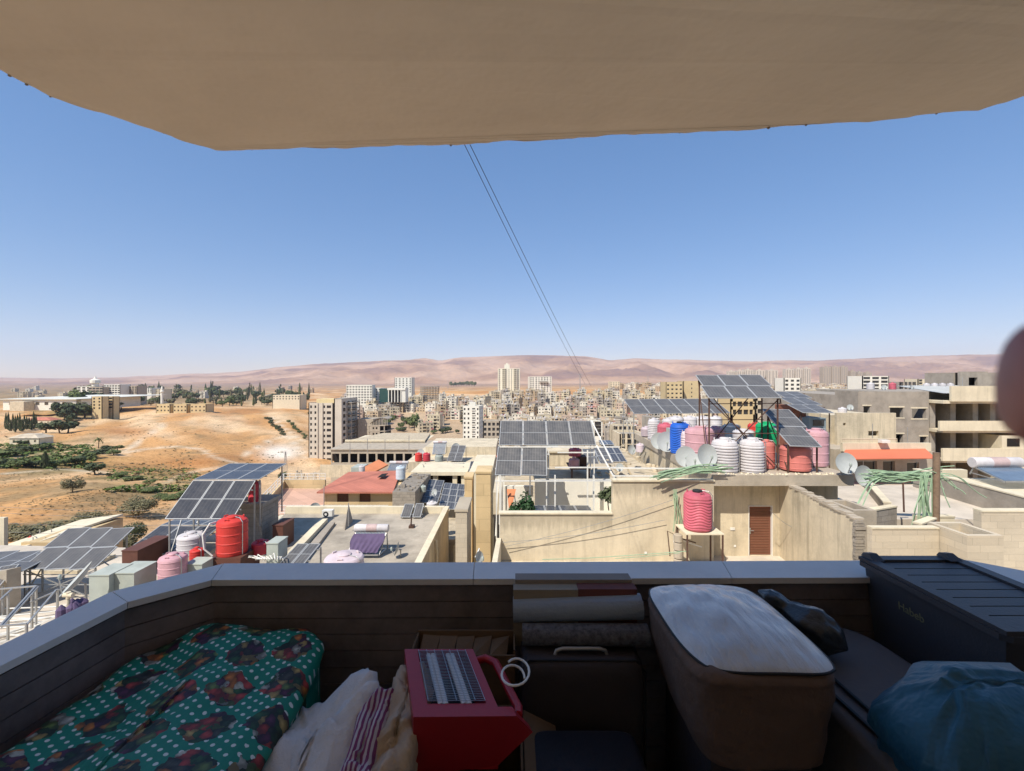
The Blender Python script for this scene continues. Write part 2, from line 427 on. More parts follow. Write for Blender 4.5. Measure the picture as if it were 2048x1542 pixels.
def tint(x, Y, z):
    """the soil's own colour, where it lies"""
    px = CX+F*x/max(Y, 20); py = HY-z/max(Y, 20)*F
    nz = noise.fractal(V((x*.012, Y*.006, 9)), 1, 2, 5); nf = noise.fractal(V((x*.09, Y*.05, 2)), 1, 2, 4)
    nd = noise.fractal(V((x*.02+Y*.012, Y*.004-x*.003, 4)), .9, 2, 5)
    c = V((.56, .31, .13))
    c = c.lerp(V((.70, .50, .30)), max(0, min(.9, .25+nd*1.7)))
    if px < 700 and 200 < Y < 480: c = c.lerp(V((.72, .52, .32)), max(0, min(.6, noise.noise(V(((x+Y*.9)*.035, (Y-x)*.004, 2)))*2.2)))
    c = c.lerp(V((.42, .20, .08)), max(0, min(.7, nz*1.5-.1)))
    if 60 < Y < 175 and px < 420:
        c = c.lerp(V((.26, .19, .10)), max(0, min(.75, nf*2.0+.15)))
    if px < 700 and 180 < Y < 700: c = c.lerp(V((.22, .18, .10)), max(0, min(.5, nf*1.6-.35)))
    if Y < 1200:
        d = min(segd(px, py, t) for t in TRACKS)
        c = c.lerp(V((.72, .60, .44)), .8*math.exp(-(d/4.0)**2))
        c = c.lerp(V((.80, .74, .64)), min(.9, 1.2*gauss(px, py, 560, 905, 34, 14)))
        c = c.lerp(V((.44, .20, .07)), min(.8, gauss(px, py, 245, 862, 45, 9)+gauss(px, py, 380, 925, 60, 8)))
        g = min(1, gauss(px, py, 60, 915, 130, 26)*1.3+gauss(px, py, 275, 950, 75, 16)+gauss(px, py, 330, 975, 60, 12)+gauss(px,py,150,825,70,16))
        g *= max(0, min(1, .7+nf*1.2)); c = c.lerp(V((.13, .14, .045)), g*.9)
    city = max(0, min(1, (px-690)/60))*max(0, min(1, (Y-60)/60))*max(0, min(1, (740-Y)/60))
    c = c.lerp(V((.42, .33, .23)), city*.75)
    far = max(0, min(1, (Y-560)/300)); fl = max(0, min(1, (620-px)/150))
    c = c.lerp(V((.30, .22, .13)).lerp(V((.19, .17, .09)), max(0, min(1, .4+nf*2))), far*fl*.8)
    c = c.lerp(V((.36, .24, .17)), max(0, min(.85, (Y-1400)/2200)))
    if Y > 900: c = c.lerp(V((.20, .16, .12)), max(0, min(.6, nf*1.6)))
    return c
def soil_mat(name, pinkish=False):
    m, nt, b = nodes_of(name); L = nt.links
    vec = coords(nt, False)
    at = nt.nodes.new('ShaderNodeAttribute'); at.attribute_name = 'soil'
    n1 = noisef(nt, vec, .35 if not pinkish else .002, 8, .7); n2 = noisef(nt, vec, .05 if not pinkish else .012, 8, .65)
    g = mth(nt, 'MULTIPLY', mth(nt, 'MULTIPLY_ADD', n1, .7, .65), mth(nt, 'MULTIPLY_ADD', n2, .7, .65))
    gc = nt.nodes.new('ShaderNodeCombineColor')
    for i in range(3): L.new(g, gc.inputs[i])
    L.new(mix(nt, 1, at.outputs['Color'], gc.outputs[0], 'MULTIPLY'), b.inputs['Base Color'])
    b.inputs['Roughness'].default_value = .95; b.inputs['Specular IOR Level'].default_value = .1
    if not pinkish:
        n3 = noisef(nt, vec, .9, 5, .75); sp = ramp(nt, [(.50, (1,1,1)), (.64, (.45,.42,.36))]); L.new(n3, sp.inputs[0])
        old = b.inputs['Base Color'].links[0].from_socket; L.new(mix(nt, .75, old, mix(nt, 1, old, sp.outputs[0], 'MULTIPLY')), b.inputs['Base Color'])
    bp = N(nt, 'ShaderNodeBump', Strength=.7, Distance=.5 if not pinkish else 30)
    L.new(n1 if not pinkish else n2, bp.inputs['Height']); L.new(bp.outputs[0], b.inputs['Normal'])
    return m
def with_tint(me, fn):
    a = me.color_attributes.new('soil', 'FLOAT_COLOR', 'POINT'); buf = []
    for v in me.vertices:
        c = fn(v.co.x, v.co.y, v.co.z); buf += [c[0], c[1], c[2], 1]
    a.data.foreach_set('color', buf)
def terrain():
    ys = [-70, -30, -8, 4, 12, 20, 28, 36]; y = 44.0
    while y < 9500: ys.append(y); y *= 1.0165
    us = [-2.6+5.2*i/430 for i in range(431)]
    us = [math.copysign(abs(u)**1.05, u) for u in us]
    vs = []
    for Y in ys:
        for u in us:
            x = u*(max(Y, 0)+50) if Y < 50 else u*(Y+50)
            vs.append((x, Y, zt(x, Y)))
    n = len(us)
    fs = [(j*n+i, j*n+i+1, (j+1)*n+i+1, (j+1)*n+i) for j in range(len(ys)-1) for i in range(n-1)]
    me = bpy.data.meshes.new('terrain'); me.from_pydata(vs, [], fs)
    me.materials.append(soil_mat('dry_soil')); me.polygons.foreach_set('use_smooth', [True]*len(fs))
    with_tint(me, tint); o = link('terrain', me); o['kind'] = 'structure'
terrain()
RIDGE = [(-900,757),(-200,757),(0,755),(120,757),(250,754),(330,750),(400,747),(480,744),(560,734),(650,727),(730,723),(800,721),(850,716),(880,721),
         (920,715),(1000,712),(1060,710),(1120,711),(1170,713),(1220,720),(1270,717),(1340,719),(1420,721),(1500,723),(1560,721),(1640,721),(1720,717),(1800,713),(1950,709),(2100,706),(2500,710),(3000,730)]
def interp(tab, x):
    for (a, u), (b, v) in zip(tab, tab[1:]):
        if x <= b: return lerp(u, v, max(0, (x-a)/(b-a)))
    return tab[-1][1]
def hills():
    cols = [-900+8*i for i in range(480)]; T = 46; vs = []
    for j in range(T+6):
        t = min(1, j/(T-1)); Y = 4300+3700*t + max(0, j-T+1)*350
        for px in cols:
            ry = interp(RIDGE, px) + (1.1*noise.noise(V((px*.02, 7, 0)))+.6*noise.noise(V((px*.07, 3, 0))))
            top = -(ry-HY)/F*8000; x = (px-CX)/F*Y
            w = math.sin(math.pi*t)
            h = noise.ridged_multi_fractal(V((x*.0011+2, Y*.0008, .7)), .9, 2.1, 6, 1, 2)
            z = lerp(-72, top, t**1.15) + w*((h-1.1)*.25*(top+75))
            if j >= T: z = top-120*(j-T+1)
            vs.append((x, Y, z))
    n = len(cols)
    fs = [(j*n+i, j*n+i+1, (j+1)*n+i+1, (j+1)*n+i) for j in range(T+5) for i in range(n-1)]
    me = bpy.data.meshes.new('hills'); me.from_pydata(vs, [], fs)
    me.materials.append(soil_mat('hill_soil', True)); me.polygons.foreach_set('use_smooth', [True]*len(fs))
    def hc(x, y, z):
        nz = noise.fractal(V((x*.0009, y*.0012, z*.004)), .9, 2, 5)
        c = V((.37, .22, .125)).lerp(V((.50, .33, .215)), max(0, min(1, .4+nz*1.6)))
        return c.lerp(V((.24, .15, .115)), max(0, min(.8, -nz*1.6-.1)))
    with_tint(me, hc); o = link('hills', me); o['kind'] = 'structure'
hills()

# ------------------------------------------------------------------ vegetation
def leaves(mb, c, rx, ry, rz, n, s, r, lobes=6, flat=.55, hollow=.45):
    ls = [(V((0,0,0)), .75)]
    for i in range(lobes):
        a = r.uniform(0, 6.283); e = r.uniform(-.4, .8)
        ls.append((V((math.cos(a)*.55, math.sin(a)*.55, e*.55)), r.uniform(.35, .55)))
    for i in range(n):
        o, rad = r.choice(ls); d = V((r.gauss(0,1), r.gauss(0,1), r.gauss(0,1))).normalized()*rad*(hollow+(1-hollow)*r.random()**.5)
        p = o+d; p = V((c[0]+p.x*rx, c[1]+p.y*ry, c[2]+p.z*rz))
        nrm = (d.normalized()+V((r.uniform(-.6,.6), r.uniform(-.6,.6), r.uniform(0,.8)))).normalized()
        a = nrm.orthogonal().normalized(); b = nrm.cross(a); t = r.uniform(0, 6.28); q = s*r.uniform(.6, 1.3)
        u = (a*math.cos(t)+b*math.sin(t))*q; w = (b*math.cos(t)-a*math.sin(t))*q*flat
        mb.add([p-u, p-w*.9, p+u, p+w], [(0,1,2,3)])
def tree_proto(kind, seed, n, h=6, w=5, matn='leaf', s=.35):
    """returns (crown mesh, trunk mesh), base at the origin"""
    r = random.Random(seed); c = MB(); t = MB()
    if kind == 'cypress':
        t.tube([(0,0,-.3),(0,0,h*.9)], [.14,.04], 6)
        for i in range(n):
            z = r.uniform(.06, 1)*h; rad = w/2*(1-(z/h))**.55*min(1, z/h*6)*r.uniform(.5, 1); a = r.uniform(0, 6.28)
            p = V((math.cos(a)*rad, math.sin(a)*rad, z)); q = s*r.uniform(.6, 1.2)
            c.add([p-V((0,0,q)), p+V((math.sin(a)*q*.5, -math.cos(a)*q*.5, 0)), p+V((0,0,q*1.2)), p-V((math.sin(a)*q*.5, -math.cos(a)*q*.5, 0))], [(0,1,2,3)])
    elif kind == 'palm':
        t.tube([(0,0,-.3),(.1,0,h*.5),(0,0,h*.85)], [.28,.2,.22], 8)
        for i in range(34):
            a = i*2.4; e = r.uniform(-.3, 1.1); L = w*.55; pts = []
            for k in range(6):
                q = k/5; pts.append(V((math.cos(a)*L*q*math.cos(e*(1-q*.6)), math.sin(a)*L*q*math.cos(e*(1-q*.6)), h*.85+L*q*math.sin(e)-L*.6*q*q)))
            for k in range(5):
                sd = V((-math.sin(a), math.cos(a), 0))*.22*w/5
                c.add([pts[k]-sd, pts[k+1]-sd, pts[k+1]+sd, pts[k]+sd], [(0,1,2,3)])
    elif kind == 'bush':
        t.tube([(0,0,-.3),(0,0,h*.5)], [.12,.05], 6)
        leaves(c, (0,0,h*.47), w/2*.95, w/2*.95, h*.50, n*2, s*.62, r, 11, flat=.7, hollow=.75)
    elif kind == 'poplar':
        t.tube([(0,0,-.3),(0,0,h*.8)], [.2,.05], 6)
        for k in range(5): leaves(c, (r.uniform(-.1,.1)*w, r.uniform(-.1,.1)*w, h*(.22+.16*k)), w*.38*(1-.12*k), w*.38*(1-.12*k), h*.17, n//5, s, r, 4)
    else:
        t.tube([(0,0,-.4),(.06*w,0,h*.3),(0,.03*w,h*.55)], [.045*w,.03*w,.02*w], 7)
        for k in range(5):
            a = k*1.26+r.random(); t.tube([(.03*w,0,h*(.25+.04*k)),(math.cos(a)*w*.28, math.sin(a)*w*.28, h*(.55+.05*k))], [.02*w,.008*w], 5)
        leaves(c, (0,0,h*.56), w/2, w/2, h*.46, n, s, r, 8, flat=.7)
    return c.mesh('crown', M[matn]), t.mesh('trunk', M['bark'])
TPROTO = {}
def tree(name, label, px, py, hpx, wpx, kind='round', m='leaf', n=500, group='trees', pos=None, s=None):
    p = pos if pos is not None else G(px, py); k = p.y/F
    h = hpx*k; w = wpx*k; var = (kind, m, n, RD.randrange(3))
    if var not in TPROTO:
        TPROTO[var] = tree_proto(kind, sum(map(ord, kind+m)) % 97 + var[3]*7+n, n, 1.0*6, 6*.9, m, (s or (.38 if n > 700 else .5))*(500/n)**.35)
    cm, tm = TPROTO[var]
    t = thing(name, label, 'tree' if 'bush' not in name else 'bush', p, group)
    t.scale = (w/5.4, w/5.4, h/6); t.rotation_euler = (0, 0, RD.uniform(0, 6.28))
    for nm, me in (('crown', cm), ('trunk', tm)):
        o = bpy.data.objects.new(nm, me); COL.objects.link(o); o.parent = t
    return t
HAZE = 5.6e-5; SKY = .145; SUN = 4.2; EXPO = 0.5
# ------------------------------------------------------------------ far trees and bushes on the left
def T(*a, **k): return tree(*a, **k)
gN = 'olive bushes on the near slope'
T('bush', 'large round dark olive bush on the bare slope, left of the tilted dark panels', 276, 1034, 44, 74, 'bush', 'leafo', 1500, gN)
T('bush', 'grey-green round bush just above the pale panel array, right one', 182, 1062, 46, 62, 'bush', 'leafo', 1200, gN)
T('bush', 'wide low dry olive bush above the far left roof', 88, 1082, 40, 116, 'bush', 'leafo', 1600, gN)
T('bush', 'dry olive bush at the left edge above the low roof', 28, 1080, 30, 60, 'bush', 'leafo', 900, gN)
T('bush', 'small faded bush alone on the scrubby slope', 145, 985, 34, 46, 'bush', 'leafo', 900, gN)
T('bush', 'dark green bush at the foot of the slope beside the dark panel array', 268, 1092, 52, 50, 'bush', 'leafd', 900, gN)
T('bush', 'low bush under the dark panel array corner', 250, 1112, 44, 40, 'bush', 'leafo', 700, gN)
gV = 'trees in the green valley'
T('olive_tree', 'single round tree with a visible trunk at the end of the valley trees', 191, 950, 26, 36, 'round', 'leafd', 700, gV)
T('palm_tree', 'lone palm standing on the orange slope', 197, 897, 22, 16, 'palm', 'leaf', 10, gV)
for i, (px, py, h, w_) in enumerate([(215,902,12,22),(236,901,11,20),(205,908,12,24),(226,912,12,26),(186,918,18,30),(170,926,20,34),(150,930,18,34),(130,932,16,30),(90,938,32,22),(110,936,18,30),(70,934,14,36),(40,936,16,36),(12,932,16,34),(20,912,14,36),(55,905,14,34),(85,900,13,30),(45,890,10,26)]):
    T('valley_tree', ['dark rounded tree in the green valley strip', 'mid green spreading tree in the green valley strip', 'pointed dark conifer in the green valley strip'][2 if i == 8 else i % 2], px, py, h, w_, 'cypress' if i == 8 else 'round', ['leafd','leaf'][i % 2], 450, gV)
for px, py, w_ in [(295,985,40),(320,998,30),(345,1000,44),(265,962,36),(240,955,30),(300,968,26),(370,992,36)]:
    T('valley_bush', 'low green thicket on the gully floor below the orange hill', px, py, 10, w_, 'bush', 'leaf', 450, 'thickets in the gully')
for i in range(14):
    px = 12+i*4.6; T('cypress', 'dark cypress in the dense windbreak at the far left', px, 862+RD.uniform(-4,3), 28+RD.uniform(-6,6), 8, 'cypress', 'leafd', 260, 'cypress windbreak')
for px, py, h, w_ in [(120,868,18,26),(136,866,18,26),(92,866,14,24),(143,852,16,14),(128,842,16,18),(120,834,20,22),(140,826,26,24),(158,826,30,26),(150,838,22,30),(172,818,24,22),(186,822,18,20),(200,828,16,24),(168,836,20,34),(150,812,20,24),(188,808,20,24),(196,814,22,26),(164,806,20,22),(176,800,20,24),(208,822,14,20),(230,824,14,22),(222,818,16,20),(242,820,12,20),(216,826,14,18)]:
    T('grove_tree', RD.choice(['leafy green tree in the grove by the long white hall', 'darker tree in the grove by the long white hall']), px, py, h*1.6, w_*1.35, 'round', RD.choice(['leaf','leafd','leafd']), 420, 'grove by the white hall')
for i in range(150):
    px = RD.uniform(225, 620); py = 812-RD.random()**1.5*30 + (px-225)*.006
    k = RD.choice(['round','round','round','cypress','poplar'])
    T('belt_tree', {'round':'dusty rounded tree in the tree belt behind the villas','cypress':'thin dark cypress in the tree belt behind the villas','poplar':'tall pale poplar in the tree belt behind the villas'}[k],
      px, py, RD.uniform(11,21)*(1.2 if k != 'round' else 1), RD.uniform(12,22)*(.4 if k != 'round' else 1), k, RD.choice(['leafd','leafd','leaf','leafo']), 260, 'tree belt behind the villas')
for i in range(16):
    px = lerp(535, 568, i/15)+RD.uniform(-4,4); T('roadside_bush', 'small bush along the earth road on the orange hill', px, lerp(838, 872, i/15)+RD.uniform(-2,4), 7, 9, 'bush', 'leafd', 160, 'bushes along the earth road')
for i in range(14):
    px = RD.uniform(575, 612); T('roadside_bush', 'small bush by the grey tower block', px, lerp(845, 878, (px-575)/37)+RD.uniform(-3,3), 6, 9, 'bush', 'leaf', 160, 'bushes by the tower block')
T('small_tree', 'small dark tree on the cleared ground below the orange hill', 565, 966, 22, 18, 'round', 'leafd', 400, 'trees by the cleared ground')
T('small_tree', 'dark tree beside the rubble heap right of the cleared ground', 540, 1000, 14, 16, 'round', 'leafd', 400, 'trees by the cleared ground')
# trees among the hillside houses
for (px, py, h, w_) in [(828,862,36,22),(818,858,26,16),(838,866,26,18),(750,842,14,18),(802,858,12,16),(870,858,14,18),(885,868,12,18),(715,855,10,18),(735,858,10,18),(760,826,10,14),(1236,845,14,22),(1270,850,12,22),(1210,842,10,14),(1150,812,8,16),(1100,805,8,12),(1330,812,16,20),(1348,812,12,12),(1310,800,12,16),(1560,792,20,12),(1610,800,14,10),(1455,808,16,10),(940,870,10,30),(960,872,12,20),(985,868,10,20),(1660,795,20,9),(620,830,8,10)]:
    T('city_tree', RD.choice(['grey-green tree between the hillside houses', 'dark tree between the hillside houses']), px, py, h, w_, 'round', RD.choice(['leafd','leaf']), 300, 'trees between the houses')
for i in range(30):
    px = RD.uniform(735, 935); T('city_tree', 'low tree in the dry gully between the bare building and the hillside houses', px, RD.uniform(836, 872), RD.uniform(7,15), RD.uniform(8,18), 'round', RD.choice(['leafd','leaf','leafo']), 260, 'trees in the dry gully')
for i in range(10):
    T('hilltop_tree', 'pine in the clump on the orange hilltop left of the cream tower', 902+i*5.2, 772+abs(i-5)*.3, RD.uniform(9,12), 9, 'round', 'leaf', 200, 'pine clump on the hilltop')
for i in range(30):
    px = RD.uniform(712, 835); T('hedge_tree', 'small conifer in the row before the green glass building', px, 805-abs(px-740)*.03+RD.uniform(-1,1)-(px>800)*(px-800)*.5, RD.uniform(5,9), 6, 'cypress', 'leafd', 120, 'conifers before the glass building')
for i in range(16):
    T('cypress', 'thin cypress beside the ochre school block', RD.uniform(1380,1408) if i%2 else RD.uniform(1308,1330), 806+RD.uniform(-2,3), RD.uniform(12,17), 4, 'cypress', 'leafd', 140, 'cypresses by the ochre blocks')

# ground cover: dry scrub and rough grass (stuff)
def scatter(name, n, fn, s, mats, flat=.6):
    mb = MB(); r = random.Random(5); k = 0
    while k < n:
        q = fn(r)
        if q is None: continue
        x, y = q; z = zt(x, y); k += 1; rad = s*r.uniform(.5, 1.6)
        for j in range(7):
            a = r.uniform(0, 6.28); d = r.random()*rad; p = V((x+math.cos(a)*d, y+math.sin(a)*d, z+r.random()*rad*.5))
            u = V((r.uniform(-1,1), r.uniform(-1,1), r.uniform(-.2,.5))).normalized()*rad*.55; w_ = u.cross(V((r.uniform(-1,1), r.uniform(-1,1), 1))).normalized()*rad*.35
            mb.m = k % len(mats); mb.add([p-u, p-w_, p+u, p+w_], [(0,1,2,3)])
    struct(name, mb, mats, kind='stuff')
def pick(r, x0, x1, y0, y1, thr=0):
    px = r.uniform(x0, x1); py = y0+(y1-y0)*r.random(); p = G(px, py)
    if noise.noise(V((p.x*.05, p.y*.03, 0)))+r.uniform(-.3,.3) < thr: return None
    return p.x, p.y
scatter('dry_scrub', 1300, lambda r: pick(r, -250, 480, 945, 1100, .12), .16, [M['scrub'], M['scrub'], M['leafo']])
scatter('hill_scrub', 500, lambda r: pick(r, 0, 610, 828, 950, .2), .5, [M['scrub'], M['leafo']])
scatter('valley_grass', 1500, lambda r: pick(r, -200, 190, 890, 938, -.2), 1.1, [M['leafb'], M['leaf']])
scatter('gully_grass', 800, lambda r: pick(r, 215, 400, 938, 985, .0), .5, [M['leafb'], M['scrub']])

# ------------------------------------------------------------------ hillside houses
HW = [('cream', (.62,.53,.37)), ('white', (.72,.66,.54)), ('sand', (.52,.40,.26)), ('grey', (.38,.33,.27)), ('pinkish', (.56,.42,.32))]
hm_ = {n: mat('house_wall_'+n, c, .93, .16, .35, 3, 0, stain=.25) for n, c in HW}
hroof = mat('house_flat_roof', (.50,.43,.33), .95, .3, .3, 2, 0, stain=.3)
hred = mat('house_red_roof', (.42,.16,.12), .9, .2, .5, 2, 0)
hproto = []
def house_proto(i):
    r = random.Random(100+i); mb = MB(); fl = [2,3,3,4,2,4,3,5,1,2,3,4][i]; w = r.uniform(8,14); d = r.uniform(9,12); h = fl*3.1
    mb.box(-w/2, w/2, 0, d, -6, h)
    mb.m = 2; mb.box(-w/2-.15, w/2+.15, -.15, d+.15, h, h+.2)
    mb.m = 0
    if i % 3 != 1:
        for a in ((-w/2,-w/2+.2,0,d),(w/2-.2,w/2,0,d),(-w/2+.2,w/2-.2,0,.2)): mb.box(a[0],a[1],a[2],a[3],h+.2,h+1.0)
    q = r.uniform(-w*.25, w*.25); mb.box(q-1.6, q+1.6, d*.5, d*.5+3, h+.2, h+2.9)       # stair head
    mb.m = 2; mb.box(q-1.8, q+1.8, d*.5-.2, d*.5+3.2, h+2.9, h+3.1)
    for k in range(r.randint(1,4)):                                                     # roof tanks
        x = r.uniform(-w/2+1, w/2-1); y = r.uniform(1, d*.45); mb.m = 3
        mb.lathe((x, y, h+.2), [(.55,0),(.6,.3),(.6,1.0),(.3,1.3)], 8)
    cols = max(2, int(w/3)); side = max(2, int(d/3.5))
    bal = r.choice([0,1,2]); bc = r.randrange(cols)
    for f in range(fl):
        for c in range(cols):
            x = -w/2+(c+.5)*w/cols; z = f*3.1+1.0
            if c == bc and bal:
                mb.m = 1; mb.box(x-1.3, x+1.3, -.05, .3, z-.7, z+1.5)
                mb.m = 0; mb.box(x-1.7, x+1.7, -1.3, -.06, z-.95, z-.8); mb.box(x-1.7, x+1.7, -1.3, -1.15, z-.8, z+.1)
            elif r.random() < .9:
                mb.m = 1; mb.box(x-.6, x+.6, -.04, .3, z, z+1.3)
        for c in range(side):
            y = (c+.5)*d/side; z = f*3.1+1.0; mb.m = 1
            if r.random() < .75: mb.box(-w/2-.04, -w/2+.3, y-.5, y+.5, z, z+1.2)
            if r.random() < .75: mb.box(w/2-.3, w/2+.04, y-.5, y+.5, z, z+1.2)
    for k in range(r.randint(1, 3)):
        x = r.uniform(-w/2+1, w/2-1); z = r.randrange(fl)*3.1+r.choice([2.3, .2]); mb.m = 3; mb.box(x-.9, x+.9, -r.uniform(.3,1.0), -.06, z, z+r.choice([.08, .7]))
    mb.m = 2; q2 = r.uniform(-w/2+1, w/2-3); mb.box(q2, q2+r.uniform(1.5,3), 1, r.uniform(2,4), h+.2, h+r.uniform(1,2.2))
    desc = ['with stair head', 'with balconies', 'with roof tanks'][i % 3]
    return mb, fl, w, d, desc
for i in range(12): hproto.append(house_proto(i))
hmesh = {}
def hget(i, wn, red):
    k = (i, wn, red)
    if k not in hmesh:
        hmesh[k] = hproto[i][0].mesh('house', [hm_[wn], M['glassd'], hred if red else hroof, M['t_white'] if i % 2 else M['t_rose']])
    return hmesh[k]
spots = []
r = random.Random(21)
def clear(px, py, zones): return not any(a < px < b and c < py < d for a, b, c, d in zones)
Yh = 292.0
while Yh < 760:
    x = X(690, Yh)
    while x < X(2100, Yh):
        px = CX+F*x/Yh; y = Yh+r.uniform(-5,5); z = zt(x, y); py = HY-z/y*F
        ok = clear(px, py, [(0,925,868,1000),(925,1010,878,1000),(690,800,848,900),(820,1345,0,796 if px > 990 and px < 1345 else 806),(690,760,0,812),(885,905,845,870),(790,850,830,870),(905,985,840,900),(1340,1400,780,806)])
        if px > 1330 and Yh < 420: ok = False
        if px < 760 and Yh < 400: ok = False
        if ok and r.random() < .93: spots.append((x, y, z, px, py))
        x += r.uniform(12.5, 17)
    Yh *= 1.043
Yh = 800
while Yh < 2300:          # thinner far quarters on the right
    x = X(1230, Yh)
    while x < X(2060, Yh):
        y = Yh+r.uniform(-15,15); z = zt(x, y)
        if r.random() < (.92 if Yh < 1400 else .7): spots.append((x, y, z, CX+F*x/y, HY-z/y*F))
        x += r.uniform(16, 34)
    Yh *= 1.075
for i in range(60):       # scattered town behind the tree belt, left
    px = r.uniform(0, 620); p = G(px, r.uniform(779, 797)); spots.append((p.x, p.y, p.z, px, 785))
for (px, py) in [(1480,800),(1500,806),(1530,812),(1445,812),(1420,820)]: pass
spots.sort(key=lambda s: s[1])
def where(px, py):
    if px < 640: return 'beyond the tree belt, left'
    if py < 785: return 'out on the plain below the hills'
    if px < 800: return 'behind the grey tower block'
    if px < 925: return 'left of the white ten-storey block'
    if px < 1000: return 'behind the white ten-storey block'
    if px < 1090: return 'on the slope under the tall cream tower'
    if px < 1200: return 'on the slope above the big roof array'
    if px < 1300: return 'on the slope right of the big roof array'
    if px < 1480: return 'behind the long low row of panels'
    if px < 1700: return 'behind the panels over the tank roof'
    return 'behind the bare concrete building'
stuffb = [MB() for _ in HW]; ns = 0
for x, y, z, px, py in spots:
    i = r.randrange(12); sc = r.uniform(.85, 1.15)
    if y > 800: sc *= 1.25
    if py > 800 and r.random() < .2: i = 7
    wi = r.choice([0,0,1,1,2,2,3,4]); rot = r.gauss(0, .25)
    Tm = Matrix.Translation((x, y, z)) @ Matrix.Rotation(rot, 4, 'Z') @ Matrix.Diagonal((sc, sc, r.uniform(.9,1.1), 1))
    if ns < 290:
        ns += 1; red = r.random() < .06
        o = link('hillside_house', hget(i, HW[wi][0], red)); o.matrix_world = Tm
        fl = hproto[i][1]; n_ = ['zero','one','two','three','four','five'][fl]
        lab = f"{n_}-floor {HW[wi][0]} {'red-roofed ' if red else ''}house {hproto[i][4]} {where(px, py)}"
        tag(o, lab, 'house', 'hillside houses ' + where(px, py))
    else: stuffb[wi].append(hproto[i][0], Tm)
allm = MB()
smats = [hm_[n] for n, c in HW] + [M['glassd'], hroof, M['t_white']]
for k, sb in enumerate(stuffb):
    off = len(allm.v); allm.v += sb.v; allm.f += [[a+off for a in f] for f in sb.f]
    allm.mi += [k if a == 0 else 4+a for a in sb.mi]
struct('distant_houses', allm, smats, kind='stuff', label='far smaller houses of the town spreading over the plain')
# ------------------------------------------------------------------ towers and larger buildings
mtw = mat('tower_grey_beige', (.57,.51,.42), .93, .12, .1, 2, 0, stain=.2)
mwh = mat('tower_white', (.74,.71,.62), .9, .06, .1, 2, 0)
mcr = mat('tower_cream', (.74,.70,.57), .9, .06, .1, 2, 0)
moc = mat('school_ochre', (.58,.45,.25), .9, .1, .1, 2, 0)
mgg = mat('green_curtain_glass', (.015,.07,.065), .15, .2, .1, 2, 0, spec=.6)
def place(px0, px1, pbase, ptop, Y):
    return (X((px0+px1)/2, Y), Y), (px1-px0)/F*Y, Z(pbase, Y), Z(ptop, Y)
# A: grey tower block under construction, left (its left part, then the taller core, then the dark open side)
c, w_, zb, ztp = place(617, 668, 926, 806, 250)
fl = 10
cols = [w_*.08, w_*.28, w_*.52, w_*.66]
def tw(zb, zt_, w_, cols, fl, w=1.1, h=1.5): return grid_ops(w_, zb, zt_-.8, cols, fl, w, h, 1.2)
tA, qA = building('tower_block', 'grey-beige unfinished tower block with a yellowish top floor, tallest on the left', 'tower block', c, w_, 16, zb-6, ztp, 0, mtw,
    {0: tw(zb, ztp, w_, [w_*.1, w_*.27, w_*.62, w_*.8], fl, [1.0,1.0,1.0,2.4])}, .5, .5, M['conc2'])
mb = MB()
xa, xb = X(668, 249), X(683, 249); zc = Z(797, 249)
wall(mb, (xa, 249), (xb, 249), zb-6, zc, .5); wall(mb, (xb, 249), (xb+3, 266), zb-6, zc, .5, grid_ops(17, zb, zc-1, [3, 7.5, 12, 15], 10, 2.6, 2.0, .6)); wall(mb, (xb+3, 266), (xa, 266), zb-6, zc, .5); wall(mb, (xa, 266), (xa, 249), zb-6, zc, .5)
mb.prism([(xa,249),(xb,249),(xb+3,266),(xa,266)], zc-.3, zc-.05)
part('stair_core', mb, mtw, tA)
mb = MB(); xc, xd = X(684, 254), X(704, 254)
for k in range(11):
    z = lerp(zb-1, Z(806, 254), k/10); mb.box(xc+.2, xd, 254, 268, z, z+.3)
for a in (xc+.3, (xc+xd)/2, xd-.5):
    for b in (254.2, 261, 267): mb.box(a, a+.4, b, b+.4, zb-6, Z(806, 254))
part('open_frame', mb, M['conc'], tA)
mb = MB().box(xa-11, xa-1, 252, 262, ztp-.2, Z(798, 252)); part('rooftop_room', mb, mat('yellow_plaster', (.68,.55,.30), .9, .1, .3, 3, 0), tA)
mb = MB()
for u in (.36, .55, .93): mb.box(c[0]-w_/2+w_*u-.25, c[0]-w_/2+w_*u+.25, 249.5, 249.95, zb-6, ztp+.1)
part('facade_rib', mb, mtw, tA)
# B: unfinished building right of the tower
c, w_, zb, ztp = place(714, 748, 892, 838, 262)
tB, q = building('unfinished_building', 'bare concrete building with a curved open top floor, right of the grey tower block', 'building', c, w_, 14, zb-5, ztp, -.1, M['conc2'],
    {0: [(w_*.72, w_*.78+1.2, zb+3, zb+5), (w_*.72, w_*.78+1.2, zb+7, zb+9), (w_*.45, w_*.45+2, zb+1, zb+6)]}, .4, .4)
mb = MB(); x0, x1 = X(736, 258), X(775, 258); y = 258
for k in range(5):
    z = lerp(zb-1, Z(852, y), k/4); mb.prism([(x0,y),(x1-1.2,y),(x1,y+3),(x1,y+15),(x0,y+15)], z, z+.45)
for f in range(4):
    z = lerp(zb-1, Z(852, y), f/4); zz = lerp(zb-1, Z(852, y), (f+1)/4)
    for xx in (x0+.2, x0+3.5, x1-5.5, x1-2.2): mb.box(xx, xx+.5, y+.2, y+.6, z, zz)
    if f in (2, 3): wall(mb, (x0+1, y+.1), (x1-4.4, y+.1), z+.45, zz, .3, [(1.6, 2.6, z+1.4, z+2.6), (3.4, 4.4, z+1.4, z+2.6)])
